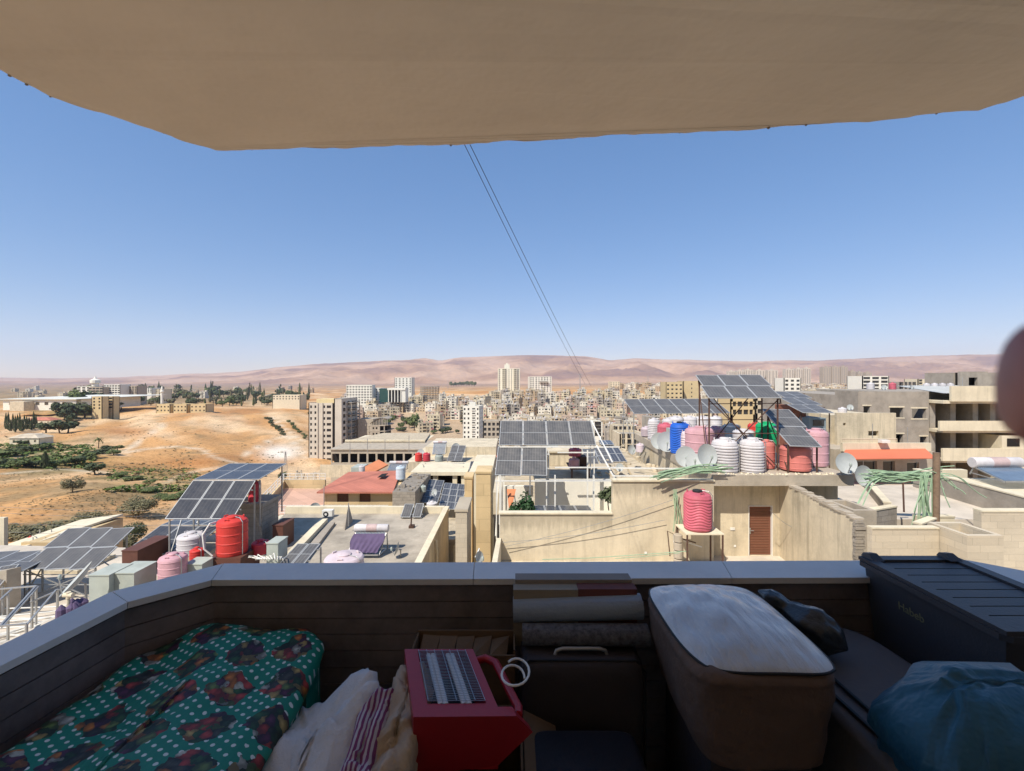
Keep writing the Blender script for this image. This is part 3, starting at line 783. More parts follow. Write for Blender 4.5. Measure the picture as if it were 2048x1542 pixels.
for k in range(12):
    a = k/11; mb.box(x0+1+a*(x1-x0-1.6), x0+1.3+a*(x1-x0-1.6), y+1, y+1.3, Z(852, y), Z(846-10*math.sin(a*2.2), y))
part('open_storeys', mb, M['conc2'], tB)
mb = MB(); mb.surf(14, 2, lambda u, v: (x0+.8+u*(x1-x0-1), y+.6+v*12, Z(847-11*math.sin(u*2.2), y))); part('curved_roof', mb, M['conc'], tB)
mb = MB().box(x0+.8, x1-1.5, y+4, y+13, zb-5, Z(853, y)-.6); part('interior', mb, M['dark'], tB)
# C: white ten-storey block
c, w_, zb, ztp = place(925, 959, 898, 812, 315)
tC, q = building('apartment_block', 'white ten-storey apartment block standing alone before the hillside houses', 'apartment block', c, w_, 15, zb-5, ztp, -.12, mwh,
    {0: grid_ops(w_, zb, ztp-.8, [w_*.12, w_*.35, w_*.66, w_*.9], 9, [1.2,1.2,2.2,1.0], 1.5, 1.1), 1: grid_ops(15, zb, ztp-.8, [2.5, 6.5, 10.5, 13.5], 9, 1.4, 1.5, 1.1)}, .4, .6)
mb = MB()
for k in range(9):
    mb = MB(); z = lerp(zb, ztp-.8, k/9)+.9; a, d = wpt(q(-w_/2, 0), q(w_/2, 0), w_*.66, -.6); mb.box(a.x-1.3, a.x+1.3, a.y, a.y+.9, z, z+.15); mb.box(a.x-1.3, a.x+1.3, a.y, a.y+.1, z+.15, z+.8); part('balcony', mb, mwh, tC)
mb = MB(); a = q(0, 6); mb.box(a[0]-2.5, a[0]+2, a[1], a[1]+4, ztp-.6, ztp+2.2); part('stair_head', mb, mwh, tC)
# D: cream tower on the hill
c, w_, zb, ztp = place(996, 1040, 790, 737, 760)
tD, q = building('tower_block', 'tall cream tower block of thirteen storeys on the skyline hill', 'tower block', c, w_, 26, zb-6, ztp, .05, mcr,
    {0: grid_ops(w_, zb, ztp-.8, [w_*k for k in (.07,.23,.33,.5,.62,.78,.93)], 13, [2.2,2.0,2.4,1.4,1.4,2.4,2.0], 1.9, .9)}, .6, .8)
mb = MB()
for k in range(14):
    z = lerp(zb, ztp-.8, k/13)
    for u in (.28, .78): part('balcony', MB().box(c[0]-w_/2+w_*u-3.4, c[0]-w_/2+w_*u+3.4, 757.6, 760.3, z, z+.9), mcr, tD)
mb = MB().box(c[0]-8, c[0]+1, 768, 778, ztp, Z(729, 768)).box(c[0]-5, c[0]-2, 770, 774, Z(729, 768), Z(726, 768)); part('stair_head', mb, mcr, tD)
mb = MB().box(c[0]-w_*.62, c[0]+w_*.62, 752, 758.5, zb-12, zb+1.2); part('podium', mb, moc, tD)
# E: second tower, half clad
c, w_, zb, ztp = place(1059, 1104, 782, 753, 790)
tE, q = building('tower_block', 'white and grey unfinished high block right of the cream tower', 'tower block', c, w_, 22, zb-8, ztp, .1, mwh,
    {0: grid_ops(w_, zb-2, ztp-.8, [w_*k for k in (.06,.16,.3,.42,.55,.68,.8,.93)], 8, [2,2,2.4,1.6,2.6,2.6,2.4,1.4], 1.9, .9)}, .6, .8)
mb = MB().box(c[0]-w_*.05, c[0]+w_*.33, 787.5, 790.2, Z(766, 788), Z(762, 788)); part('dark_band', mb, M['conc'], tE)
# F: pair of white blocks left of the glass building
def far_block(name, label, px0, px1, pb, pt, Y, m, fl, nc, d=18, rot=0, h=1.6, w=1.9, cat='building', group=None):
    c, w_, zb, z1 = place(px0, px1, pb, pt, Y)
    return building(name, label, cat, c, w_, d, min(zb-8, zt(c[0], Y)-4), z1, rot, m, {0: grid_ops(w_, zb, z1-.6, [w_*(k+.5)/nc for k in range(nc)], fl, w, h, .8)}, .5, .6, group=group)
far_block('apartment_block', 'wide white apartment block of seven floors left of the green glass building', 693, 744, 808, 770, 560, mwh, 7, 9, rot=.1)
far_block('apartment_block', 'lower white wing joined between the wide white block and the green glass building', 744, 762, 806, 776, 575, mwh, 6, 3)
far_block('apartment_block', 'stepped white high block behind the green glass building', 789, 824, 786, 755, 640, mwh, 7, 5)
c, w_, zb, z1 = place(759, 778, 798, 777, 545)
tG = thing('office_building', 'low office building of dark green glass with white columns', 'office building', (c[0], c[1], zb))
mb = MB().box(c[0]-w_/2, c[0]+w_/2, 545, 560, zb-4, z1); part('glass_wing', mb, mgg, tG)
x0, x1 = X(777, 546), X(803, 546); mb = MB().box(x0, x1, 548, 560, zb-4, Z(780, 546)); part('glass_wing', mb, M['glassd'], tG)
mb = MB().box(x0-1, x1+5, 544, 561, Z(780, 546), Z(776, 546)).box(x1, x1+5, 545, 560, zb-4, Z(780, 546))
for k in range(5): mb.box(lerp(x0, x1-.8, k/4), lerp(x0, x1-.8, k/4)+.9, 544.2, 545.2, zb-4, Z(780, 546))
part('column_frame', mb, mwh, tG)
# H: skeleton frame
x0, x1 = X(840, 600), X(875, 600); zb = Z(797, 600); z1 = Z(773, 600); mb = MB()
for k in range(6):
    z = lerp(zb, z1, k/5); mb.box(x0, x1, 600, 615, z-.25, z+.25)
for a in range(7):
    for b in (600.2, 607, 614): xx = lerp(x0, x1-.6, a/6); mb.box(xx, xx+.6, b, b+.6, zb-6, z1)
solo('building_frame', mb, M['conc'], 'open concrete skeleton of a building with no walls, left of the pine clump', 'building frame')
# left: campus
c = (X(78, 430), 430); zb = Z(812, 430)
tH = thing('factory_hall', 'very long low hall with a white roof at the far left', 'hall', (c[0], 430, zb))
x0, x1 = X(6, 430), X(150, 425); mb = MB(); wall(mb, (x0, 430), (x1, 426), zb-4, Z(798, 430), .4, [(6+i*9, 10+i*9, zb+1, zb+4) for i in range(7)]); mb.box(x0, x1, 431, 500, zb-4, Z(798, 430)-.4); part('wall', mb, M['white'], tH)
mb = MB().slab((x0-2,428,Z(798,428)),(x1+2,424,Z(798,424)),(x1+14,520,Z(790,520)+.5),(x0+6,520,Z(790,520)+.5),.5); part('roof', mb, mat('white_roof_sheet', (.66,.65,.57), .6, .05, .1, 2, 0), tH)
mb = MB().box(X(24,420), X(52,420), 418, 427, zb-4, Z(803,420)); part('annex', mb, M['cream'], tH)
far_block('institute_building', 'white institute building with long window bands, behind the long hall', 153, 182, 792, 773, 640, mwh, 4, 3, h=2.2, w=4.6)
far_block('institute_building', 'grey-fronted wing of the institute with a small rooftop drum', 177, 206, 790, 774, 630, M['conc2'], 3, 4, h=2.2, w=4.2)
far_block('institute_building', 'white institute block with dense window rows and a ribbed parapet', 207, 240, 792, 769, 640, mwh, 5, 6, h=1.8, w=3)
far_block('institute_building', 'grey-brown institute wing at the right end of the white complex', 236, 274, 788, 772, 655, M['conc2'], 4, 7, h=1.6, w=2.4)
mb = MB().lathe((X(184,640), 645, Z(773,640)), [(4,0),(4,4),(6,5),(6,9),(2,11),(.3,15)], 14); solo('rooftop_drum', mb, mwh, 'small white drum tower rising from the institute roof', 'drum tower')
far_block('apartment_block', 'pair-looking white block far behind the tree belt, left one', 290, 304, 786, 776, 700, mwh, 3, 3)
far_block('apartment_block', 'pale block far behind the tree belt, beside the white one', 311, 326, 788, 778, 690, M['cream2'], 3, 3)
far_block('school_building', 'three-storey ochre school block beside the green grove', 183, 204, 820, 793, 400, moc, 4, 2, 7, w=1.6)
far_block('school_building', 'ochre school wing with long window bands behind its end block', 204, 226, 818, 793, 410, moc, 4, 2, 7, h=1.6, w=3.6)
for i, (a, b) in enumerate([(312,340),(346,374),(380,412)]):
    far_block('villa', ['ochre two-storey villa, left of the three in a row above the orange hill', 'ochre two-storey villa, middle of the three above the orange hill', 'ochre two-storey villa, right of the three above the orange hill'][i], a, b, 824, 808, 450, moc, 2, 4, 12, h=1.5, w=1.4, cat='villa', group='ochre villas')
far_block('school_building', 'long low ochre building among trees right of the villas', 545, 600, 800, 790, 560, M['cream2'], 2, 9, h=1.4, w=1.6)
mb = MB().lathe((X(324,470), 470, Z(808,470)), [(1.3,-4),(1.2,12),(1.9,12.5),(1.9,13.5),(1.0,14),(1.0,16),(.2,19)], 12); solo('minaret', mb, mwh, 'slim white minaret above the left villa', 'minaret')
# red-roofed farmhouse and small houses in the green valley
for nm, px, py, Yw, lab in [('farmhouse', 75, 850, 22, 'low red-roofed farmhouse right of the cypress windbreak'), ('farmhouse', 48, 890, 16, 'small pale farmhouse with a terrace in the green valley')]:
    p = G(px, py); w_ = Yw; t = thing(nm, lab, 'house', p)
    mb = MB(); wall(mb, (p.x-w_/2, p.y), (p.x+w_/2, p.y), p.z-2, p.z+3.2, .3, [(w_*k-.6, w_*k+.6, p.z+.9, p.z+2.2) for k in (.15,.4,.65,.88)]); mb.box(p.x-w_/2, p.x+w_/2, p.y+.6, p.y+8, p.z-2, p.z+3.1); part('wall', mb, M['cream2'], t)
    mb = MB().prism([(p.x-w_/2-.5, p.y-.5), (p.x+w_/2+.5, p.y-.5), (p.x+w_/2+.5, p.y+8.5), (p.x-w_/2-.5, p.y+8.5)], p.z+3.2, p.z+5.2, .45); part('roof', mb, M['redroof'] if px > 60 else hroof, t)
# right: ochre blocks, city blocks, skyline towers
far_block('school_building', 'ochre block with window rows above the long row of panels', 1332, 1366, 798, 764, 470, moc, 4, 4, w=2.2)
far_block('school_building', 'taller plain ochre block beside the one with window rows', 1367, 1400, 796, 762, 480, moc, 4, 1, w=1.2)
far_block('apartment_block', 'little pale tower out on the orange plain', 1220, 1240, 778, 763, 900, M['cream2'], 4, 4)
far_block('apartment_block', 'yellow-beige flat block seen through the tank roof steelwork, left one', 1462, 1510, 835, 798, 120, moc, 2, 4, 8, h=1.3, w=1.3)
far_block('apartment_block', 'cream flat block seen under the upper panel array, right one', 1512, 1560, 832, 795, 135, M['cream'], 2, 4, 8, h=1.3, w=1.5)
far_block('apartment_block', 'broad white-banded block behind the bare concrete building', 1725, 1778, 790, 752, 300, mwh, 5, 3, 14, h=1.6, w=4.6)
far_block('apartment_block', 'white block with a balcony corner behind the upper panel array', 1568, 1602, 790, 756, 330, mwh, 4, 3, 12, w=2.4)
far_block('apartment_block', 'grey shaded block right of the white-banded one', 1800, 1832, 785, 764, 330, M['conc'], 4, 4, 12)
far_block('apartment_block', 'cream banded block behind the white roof tanks', 1836, 1880, 782, 758, 340, M['cream2'], 4, 4, 12, w=2.6)
far_block('apartment_block', 'pink-balconied block right of the big roof array', 1187, 1205, 876, 844, 200, M['white'], 4, 3, 10, w=1.6)
far_block('apartment_block', 'pale yellow block below the end of the long row of panels', 1228, 1272, 880, 852, 205, M['cream'], 3, 5, 10, w=1.3)
far_block('apartment_block', 'cream block at the left end of the tank roof', 1240, 1290, 905, 868, 120, M['cream'], 3, 4, 10, h=1.3, w=1.1)
far_block('apartment_block', 'grey raw-concrete block in front of the white ten-storey one, right', 966, 1000, 895, 842, 240, M['conc2'], 5, 4, 10, w=1.4)
gS = 'slab towers on the right skyline'
for i, (a, b, t_, lab) in enumerate([(1458,1470,742,'narrow leftmost'),(1474,1488,741,'second from left'),(1490,1506,739,'broad third'),(1512,1530,740,'pale fourth'),(1536,1556,740,'faded fifth'),(1572,1588,738,'greyish sixth'),(1592,1606,737,'middle'),(1608,1622,736,'right-of-middle'),(1647,1662,734,'darker left of the last trio'),(1664,1680,733,'darker middle of the last trio'),(1682,1696,733,'darker right of the last trio'),(1702,1712,742,'short far right'),(1716,1726,744,'shorter, far right'),(1732,1744,745,'shortest, far right')]):
    c, w_, zb, z1 = place(a, b, 764, t_, 1900)
    mb = MB().box(c[0]-w_/2, c[0]+w_/2, 1900, 1925, zb-20, z1)
    mb.m = 1
    for k in range(3): xx = c[0]-w_/2+w_*(k+.5)/3; mb.box(xx-2, xx+2, 1899.6, 1901, zb-10, z1-4)
    mb.m = 0; mb.box(c[0]-3, c[0]+3, 1905, 1912, z1, z1+5)
    solo('slab_tower', mb, [M['conc2'] if i > 7 else mtw, M['conc']], lab+' slab tower of the row on the right skyline', 'tower block', gS)

# arcade building in front of the towers
Ya = 125
tR = thing('arcade_building', 'long low concrete building with an open arcade of dark bays', 'building', (X(745,Ya), Ya, Z(926,Ya)))
x0, x1 = X(662,Ya), X(862,Ya); L_ = x1-x0; zb, z1 = Z(926,Ya), Z(900,Ya); mb = MB(); n_ = 11
wall(mb, (x0,Ya), (x1,Ya), zb-14, z1, .4, [(L_*(k+.1)/n_, L_*(k+.9)/n_, zb+.1, zb+2.6) for k in range(n_)]); part('arcade', mb, M['conc2'], tR)
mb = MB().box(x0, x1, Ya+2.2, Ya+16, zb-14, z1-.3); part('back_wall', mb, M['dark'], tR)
mb = MB().prism([(x0-.3,Ya-.3),(x1,Ya-.3),(x1+3,Ya+17),(X(700,Ya+17),Ya+17)], z1, z1+.3); part('roof', mb, M['conc2'], tR)
mb = MB(); Yb = Ya+12; x0, x1 = X(690,Yb), X(850,Yb); za = z1+.3; zb2 = Z(884,Yb)
wall(mb, (x0,Yb), (x1,Yb), za, zb2, .4, [(4,6.5,za+.9,zb2-.4),(8,14,za+.9,zb2-.5)]); mb.box(x0+.3, x1-.3, Yb+1, Yb+18, za, zb2-.3); part('upper_storey', mb, M['cream2'], tR)
mb = MB().prism([(x0,Yb-.2),(x1,Yb-.2),(x1-2,Yb+20),(x0+6,Yb+20)], zb2, zb2+.35); part('upper_roof', mb, M['rubble'], tR)
mb = MB().box(X(640,115), X(726,115), 115, 115.4, Z(955,115), Z(930,115)); solo('boundary_wall', mb, M['cream'], 'plain beige wall on the cleared ground before the arcade building', 'wall')
# electricity pylon
p = G(571, 944); mb = MB(); hh = Z(903, p.y)-p.z
for a in (-1,1):
    for b in (-1,1): mb.beam((p.x+a*.7, p.y+b*.7, p.z-.5), (p.x+a*.12, p.y+b*.12, p.z+hh), .12)
for k in range(7):
    q0 = .7*(1-k/8); q1 = .7*(1-(k+1)/8); z0 = p.z+hh*k/7; z1 = p.z+hh*(k+1)/7
    mb.beam((p.x-q0,p.y-q0,z0),(p.x+q1,p.y-q1,z1),.07); mb.beam((p.x+q0,p.y-q0,z0),(p.x-q1,p.y-q1,z1),.07)
for k in (.78,.88,.98): mb.beam((p.x-1.1,p.y,p.z+hh*k),(p.x+1.1,p.y,p.z+hh*k),.09)
solo('electricity_pylon', mb, M['steel'], 'lattice electricity pylon at the edge of the orange hill', 'pylon')
for (px, py, pt) in [(1160,790,745),(896,779,760),(1296,778,750)]:
    p = G(px, py); hh = Z(pt, p.y)-p.z; mb = MB(); mb.tube([p, p+V((0,0,hh))], [1.0,.3], 5); mb.beam(p+V((-4,0,hh*.9)), p+V((4,0,hh*.9)), .5); mb.beam(p+V((-3,0,hh*.8)), p+V((3,0,hh*.8)), .5)
    solo('power_mast', mb, M['steel'], {1160:'thin power mast on the slope right of the high blocks', 896:'thin power mast left of the cream tower', 1296:'thin power mast on the plain above the long panel row'}[px], 'mast', 'power masts')
# broken garden walls on the cleared ground
r = random.Random(3)
for i, (px, py, w_) in enumerate([(585,965,3),(605,957,4),(622,950,5),(590,952,2.4)]):
    p = G(px, py); mb = MB()
    for k in range(9):
        a = k/9*w_; mb.box(p.x+a, p.x+a+w_/9-.02, p.y, p.y+.35+r.random()*.4, p.z-.5, p.z+r.uniform(.5,1.7))
    solo('ruined_wall', mb, M['stonew'], ['broken stone wall with a tree beside it, front left', 'broken stone wall in the rubble, centre', 'longest broken wall in the rubble, right', 'short broken wall at the back of the rubble'][i], 'ruined wall', 'ruined walls')
# ------------------------------------------------------------------ kinds used on the near roofs
def prof_smooth(r, h, bands=4):
    p = [(r*.97,0),(r,.03*h)]
    for k in range(bands):
        z = h*(.10+.72*k/max(1, bands-1)); p += [(r,z-.02*h),(r*1.025,z-.008*h),(r*1.025,z+.008*h),(r,z+.02*h)]
    return p+[(r,.86*h),(r*.93,.92*h),(r*.72,.965*h),(r*.45,.975*h)]
def prof_rib(r, h, n=9):
    p = [(r*.95,0)]
    for k in range(n):
        z = h*(.02+.76*k/n); d = h*.76/n; p += [(r*.93,z),(r*.93,z+d*.22),(r,z+d*.42),(r,z+d*.82)]
    return p+[(r*.93,h*.79),(r*.95,h*.82),(r*.88,h*.90),(r*.66,h*.95),(r*.42,h*.97)]
def tank(c, r_, h, m, label, kind='smooth', group='rooftop water tanks', lidm=None, rot=0):
    t = thing('water_tank', label, 'water tank', c, group); mb = MB()
    if kind == 'wavy':
        pr = [(r_*.9,0),(r_,.05*h)]+[(r_*(.975+.05*(k % 2)), h*(.08+.72*k/20)) for k in range(21)]+[(r_,.84*h),(r_*.9,.92*h),(r_*.65,.96*h),(r_*.4,.97*h)]
        mb.lathe(c, pr, 48, wob=lambda t_, j, z: .05*h*math.cos(t_*4+.8)*math.sin(min(1, max(0, z/h/.85))*math.pi))
    else: mb.lathe(c, prof_rib(r_, h) if kind == 'rib' else prof_smooth(r_, h), 32)
    part('tank_body', mb, m, t, smooth=28)
    mb = MB().lathe((c[0], c[1], c[2]+h*.972), [(r_*.36,0),(r_*.36,.05),(r_*.30,.075),(r_*.06,.085)], 18); part('lid', mb, lidm or m, t, smooth=35)
    for k in range(3):
        mb = MB(); a = k*2.09+.6; p = V((c[0]+math.cos(a)*r_*.72, c[1]+math.sin(a)*r_*.72, c[2]+h*.93)); s = V((-math.sin(a), math.cos(a), 0))*r_*.12; mb.tube([p-s, p-s+V((0,0,.07*h)), p+s+V((0,0,.07*h)), p+s], r_*.05, 5); part('lifting_lug', mb, m, t)
    a = rot+5.9; px_, py_ = c[0]+math.cos(a)*r_*1.06, c[1]+math.sin(a)*r_*1.06
    mb = MB().tube([(px_, py_, c[2]+.02), (px_, py_, c[2]+h*.9), (c[0]+math.cos(a)*r_*.8, c[1]+math.sin(a)*r_*.8, c[2]+h*1.0), (c[0], c[1], c[2]+h*1.02)], max(.012, .016), 6); part('feed_pipe', mb, M['steel'], t)
    return t
def tankp(px, pyb, Y, wpx, hpx, m, label, kind='smooth', **k):
    s = Y/F; r_ = wpx*s/2/math.sqrt(1+((px-CX)/F)**2)*1.02; return tank((X(px, Y), Y+r_, Z(pyb, Y)), r_, hpx*s, m, label, kind, **k)
def pedestal(t_c, r_, zb, m, label, name='tank_plinth'):
    return solo(name, MB().box(t_c[0]-r_, t_c[0]+r_, t_c[1]-r_, t_c[1]+r_, zb, t_c[2]-.003), m, label, 'plinth')
PM = {}
def array(bl, br, tl, nc, nr, gm, label, zfloor, legs=True, group='solar panel arrays', gap=.02, name='solar_array', mid=True, legm=None, depth=.035, brace=False, cat='solar panels'):
    """bl br tl: corners of the tilted plane (bottom left, bottom right, top left)"""
    bl, br, tl = V(bl), V(br), V(tl); ex = (br-bl); W = ex.length; ex.normalize(); ey = (tl-bl); ey = ey-ex*ey.dot(ex)*0; H = ey.length; ey.normalize(); ez = ex.cross(ey).normalized()
    w_ = W/nc; h_ = H/nr; t = thing(name, label, cat, (bl.x, bl.y, zfloor), group)
    key = (round(w_, 2), round(h_, 2), gm.name)
    if key not in PM:
        g = MB().box(.03, w_-gap-.03, .03, h_-gap-.03, .012, .03); f = MB(); fw = w_-gap; fh = h_-gap
        f.box(0, fw, 0, .03, 0, depth); f.box(0, fw, fh-.03, fh, 0, depth); f.box(0, .03, .03, fh-.03, 0, depth); f.box(fw-.03, fw, .03, fh-.03, 0, depth)
        if mid and h_ > 1.3: f.box(.031, fw-.031, fh/2-.012, fh/2+.012, .02, .033)
        f.box(.031, fw-.031, .031, fh-.031, 0, .008)
        PM[key] = (g.mesh('panel', gm), f.mesh('panel_frame', M['alu']))
    for i in range(nc):
        for j in range(nr):
            o_ = bl+ex*w_*i+ey*h_*j; T_ = Matrix(((ex.x,ey.x,ez.x,o_.x),(ex.y,ey.y,ez.y,o_.y),(ex.z,ey.z,ez.z,o_.z),(0,0,0,1)))
            p = placed('panel', PM[key][0], t, T_); f = bpy.data.objects.new('panel_frame', PM[key][1]); COL.objects.link(f); f.parent = p
    mb = MB(); dn = -ez*.03; lm = legm or M['steel']
    for q in ([.25, .75] if nr == 1 else [(j+.25)/nr for j in range(nr)]+[(j+.75)/nr for j in range(nr)]):
        mb.beam(bl+ey*H*q+dn-ex*.05, bl+ey*H*q+dn+ex*(W+.05), .045)
    part('support_rail', mb, lm, t)
    if legs:
        n_ = max(2, int(W/2.6)+1)
        for k in range(n_):
            x = W*(k+.02)/(n_-1+.04) if n_ > 1 else 0
            for q in (.08, .92):
                top = bl+ex*x+ey*H*q+dn*2; mb = MB().beam((top.x, top.y, zfloor), top, .05); part('leg', mb, lm, t)
        mb = MB()
        for k in range(n_-1):
            a = bl+ex*(W*k/(n_-1)); b_ = bl+ex*(W*(k+1)/(n_-1)); 
            if brace:
                for q in (.08, .92):
                    u, v = a+ey*H*q, b_+ey*H*q; mb.beam((u.x,u.y,zfloor+.1), v-V((0,0,.1)), .035); mb.beam((v.x,v.y,zfloor+.1), u-V((0,0,.1)), .035); mb.beam((u.x,u.y,lerp(zfloor,u.z,.5)), (v.x,v.y,lerp(zfloor,v.z,.5)), .03)
                    mb.beam((u.x,u.y,u.z-.3), (v.x,v.y,v.z-.3), .03)
            a2 = a+ey*H*.92; a1 = a+ey*H*.08; mb.beam((a1.x,a1.y,zfloor+.15), a2-V((0,0,.15)), .035)
        part('cross_brace', mb, lm, t)
    return t
def heater(xc, w_, yt, ztop, yb, zb, label, cloth=False, tm=None, r_=.24, lean=0, group='solar water heaters'):
    t = thing('solar_water_heater', label, 'water heater', (xc, yb, zb), group)
    mb = MB().tube([(xc-w_/2-.1, yt, ztop),(xc-w_/2-.07, yt, ztop)]+[(xc+w_/2+.07, yt, ztop),(xc+w_/2+.1, yt, ztop)], [r_*.9, r_, r_, r_*.9], 20); part('storage_cylinder', mb, tm or M['t_white'], t, smooth=50)
    mb = MB().tube([(xc-w_*.16, yt-.004, ztop+.004),(xc+w_*.2, yt-.004, ztop+.004)], r_+.003, 20); part('label_band', mb, mat('faded_rose_band', (.48,.36,.34), .6, .2, 3, 20, 0), t, smooth=50)
    mb = MB(); n_ = 20
    for k in range(n_):
        x = xc-w_/2+w_*(k+.5)/n_; mb.tube([(x, yt-r_*.5, ztop-r_*.9),(x+lean, yb, zb+.12)], w_/n_*.36, 6)
    part('tube_rack', mb, mat('vacuum_tube_glass', (.16,.22,.30), .15, .15, 2, 10, 0, spec=.7), t)
    mb = MB()
    for s in (-1, 1):
        x = xc+s*(w_/2+.03); mb.beam((x, yt-r_*.4, ztop-r_), (x+lean, yb, zb+.1), .04); mb.beam((x, yt, ztop-r_), (x, yt+.15, zb), .045); mb.beam((x+lean, yb, zb+.08), (x, yt+.15, zb+.08), .035)
    mb.beam((xc-w_/2+lean, yb, zb+.1), (xc+w_/2+lean, yb, zb+.1), .06); part('stand', mb, M['steel'], t)
    if cloth:
        def f(u, v):
            e = .03+.02*math.sin(u*40+v*6)*v+.02*noise.noise(V((u*6, v*5, 1)))
            q = .12+.86*v; a = V((xc-w_/2-.03+lean*q+u*(w_+.06)+(.1*math.sin(v*5)*(u-.5)), lerp(yt-r_*.5, yb, q), lerp(ztop-r_*.9, zb+.12, q))); return a+V((0,-.05-e,.05+e))
        part('cloth_cover', MB().surf(40, 20, f), M['purple'], t, smooth=True)
    return t
def dish(c, r_, aim, label, foot=None, group='satellite dishes'):
    c = V(c); a = V(aim).normalized(); u = a.cross(V((0,0,1))).normalized(); w_ = u.cross(a)
    t = thing('satellite_dish', label, 'satellite dish', c, group)
    def sf(u_, v_):
        an = 2*math.pi*u_; rr_ = r_*max(.01, v_); return c+(u*math.cos(an)+w_*math.sin(an)*1.08)*rr_+a*(.28*r_*v_*v_)
    mb = MB().surf(28, 8, sf, True).surf(28, 8, lambda p, q: sf(1-p, q)-a*.012, True); part('reflector', mb, M['dish'], t, smooth=60)
    mb = MB(); foc = c+a*r_*.95-w_*r_*.25
    mb.tube([c-w_*r_*.95+a*.25*r_, foc-w_*.03], .018, 5)
    part('feed_arm', mb, M['steel'], t)
    mb = MB().lathe((foc.x, foc.y, foc.z-.06), [(.035,0),(.045,.05),(.045,.12),(.02,.15)], 10); part('feed_horn', mb, M['t_grey'], t, smooth=40)
    f = V(foot) if foot else c+V((0,.12,-r_*1.3)); mb = MB().tube([c-a*.03, c-a*.14, (f.x, f.y, c.z-.25) if not foot else f+V((0,0,.3)), f], .028, 6); part('mast', mb, M['steel'], t)
    return t
def pole(pts, r_, m, label, name='pipe', cat='pipe', group=None): return solo(name, MB().tube(pts, r_, 8), m, label, cat, group, smooth=50)

# ================================================================= right-centre building: lit wall, terrace, tank roof
GZ = -28
tB = thing('roof_building', 'large cream building across the way with stepped roof, stair room and tank roof', 'apartment building', (4, 17.5, GZ))
mb = MB()
wall(mb, (-.47,17.5), (3.91,17.5), -9, -5.27, .22); wall(mb, (3.9101,17.499), (7.85,17.499), -9, -4.0, .22)
part('front_wall', mb, drip_mat('stained_cream_wall', (.62,.53,.38)), tB)
mb = MB().box(-.52, 3.9, 17.44, 17.76, -5.268, -5.21).box(3.89, 7.86, 17.44, 17.76, -3.998, -3.93); part('wall_cap', mb, M['cream2'], tB)
mb = MB().box(5.1, 5.3, 17.721, 22.5, -9, -5.07).box(1.15, 7.85, 22.501, 22.75, -9, -5.07).box(-.47, 1.10, 23.4, 23.6, -9, -5.6); part('terrace_wall', mb, M['white'], tB)
mb = MB().box(-.47, 5.1, 17.721, 34, -7.4, -7.2).box(5.301, 7.85, 17.721, 22.5, -5.3, -5.05).box(1.15, 7.85, 22.751, 36, -5.3, -5.05); part('roof', mb, M['rubble'], tB)
mb = MB()
wall(mb, (-.70,12.4), (-.70,12.2), -9, -6.2, .1)
mb = MB().hexa([(-.78,12.2,-9),(-.60,12.2,-9),(-.42,17.49,-9),(-.60,17.49,-9)], [(-.78,12.2,-6.2),(-.60,12.2,-6.2),(-.42,17.49,-6.2),(-.60,17.49,-6.2)]); part('side_parapet', mb, M['cream2'], tB)
mb = MB().box(-.55, 13.2, 12.2, 18.3, -7.45, -7.22).box(13.2, 24, 9.2, 18.3, -6.25, -6.05); part('lower_roof', mb, M['floorL'], tB)
mb = MB().box(-.47, 7.8, 17.25, 17.49, -7.219, -7.08).box(-.5, 24, 17.8, 36, GZ, -9).box(-.3, 24, 9, 17.6, GZ, -7.46).box(8.6, 13, 19.2, 31, -9, -4.3); part('lower_body', mb, M['cream'], tB)
# stair room
mb = MB(); A_, B_ = (7.90,18.3), (13.25,18.3)
wall(mb, A_, B_, -7.22, -4.18, .25, [(1.72,2.69,-7.21,-5.19)])
mb.hexa([(7.9,18.551,-7.22),(8.1,18.551,-7.22),(8.75,31,-7.22),(8.55,31,-7.22)], [(7.9,18.551,-4.18),(8.1,18.551,-4.18),(8.75,31,-4.18),(8.55,31,-4.18)])
part('stair_room_wall', mb, M['cream'], tB)
dm = MB().box(9.64, 10.57, 18.40, 18.44, -7.20, -5.2); dr = part('door', dm, M['door'], tB)
mb = MB()
for k in range(17): mb.box(9.70, 10.52, 18.385, 18.3999, -7.1+k*.108, -7.1+k*.108+.05)
part('louvre', mb, M['shutter'], dr)
mb = MB().tube([(9.72,18.37,-6.2),(9.72,18.33,-6.2),(9.85,18.33,-6.2)], .014, 6).box(9.69,9.75,18.38,18.3849,-6.35,-6.1); part('door_handle', mb, M['steel'], dr)
mb = MB()
for a in ((9.615,9.64,-7.21,-5.17),(10.57,10.595,-7.21,-5.17)): mb.box(a[0],a[1],18.28,18.5,a[2],a[3])
mb.box(9.6401, 10.5699, 18.28, 18.5, -5.2, -5.17); part('door_frame', mb, M['whitep'], tB)
mb = MB().box(8.87, 9.05, 18.27, 18.2995, -6.16, -6.06).box(9.02, 9.1, 18.28, 18.2995, -6.85, -6.77).box(5.15,5.24,17.47,17.4985,-6.83,-6.74); part('wall_box', mb, M['whitep'], tB)
# tank roof slab
mb = MB(); r = random.Random(4)
fr = [(7.82,17.5)]+[(7.82+(13.3-7.82)*k/14, 17.5+r.uniform(-.015,.015)) for k in range(1,14)]+[(13.3,17.5)]
mb.prism(fr+[(13.6,31),(8.45,31)], -4.179, -3.76); part('roof_slab', mb, M['conc2'], tB)
mb = MB()
for k in range(70):
    x = r.uniform(7.9, 13.2); mb.lathe((x, 17.5+r.uniform(.02,.3), -3.765), [(r.uniform(.02,.06),0),(r.uniform(.02,.05),r.uniform(.01,.04)),(.01,.05)], 5)
part('broken_edge', mb, M['cream2'], tB)['kind'] = 'stuff'
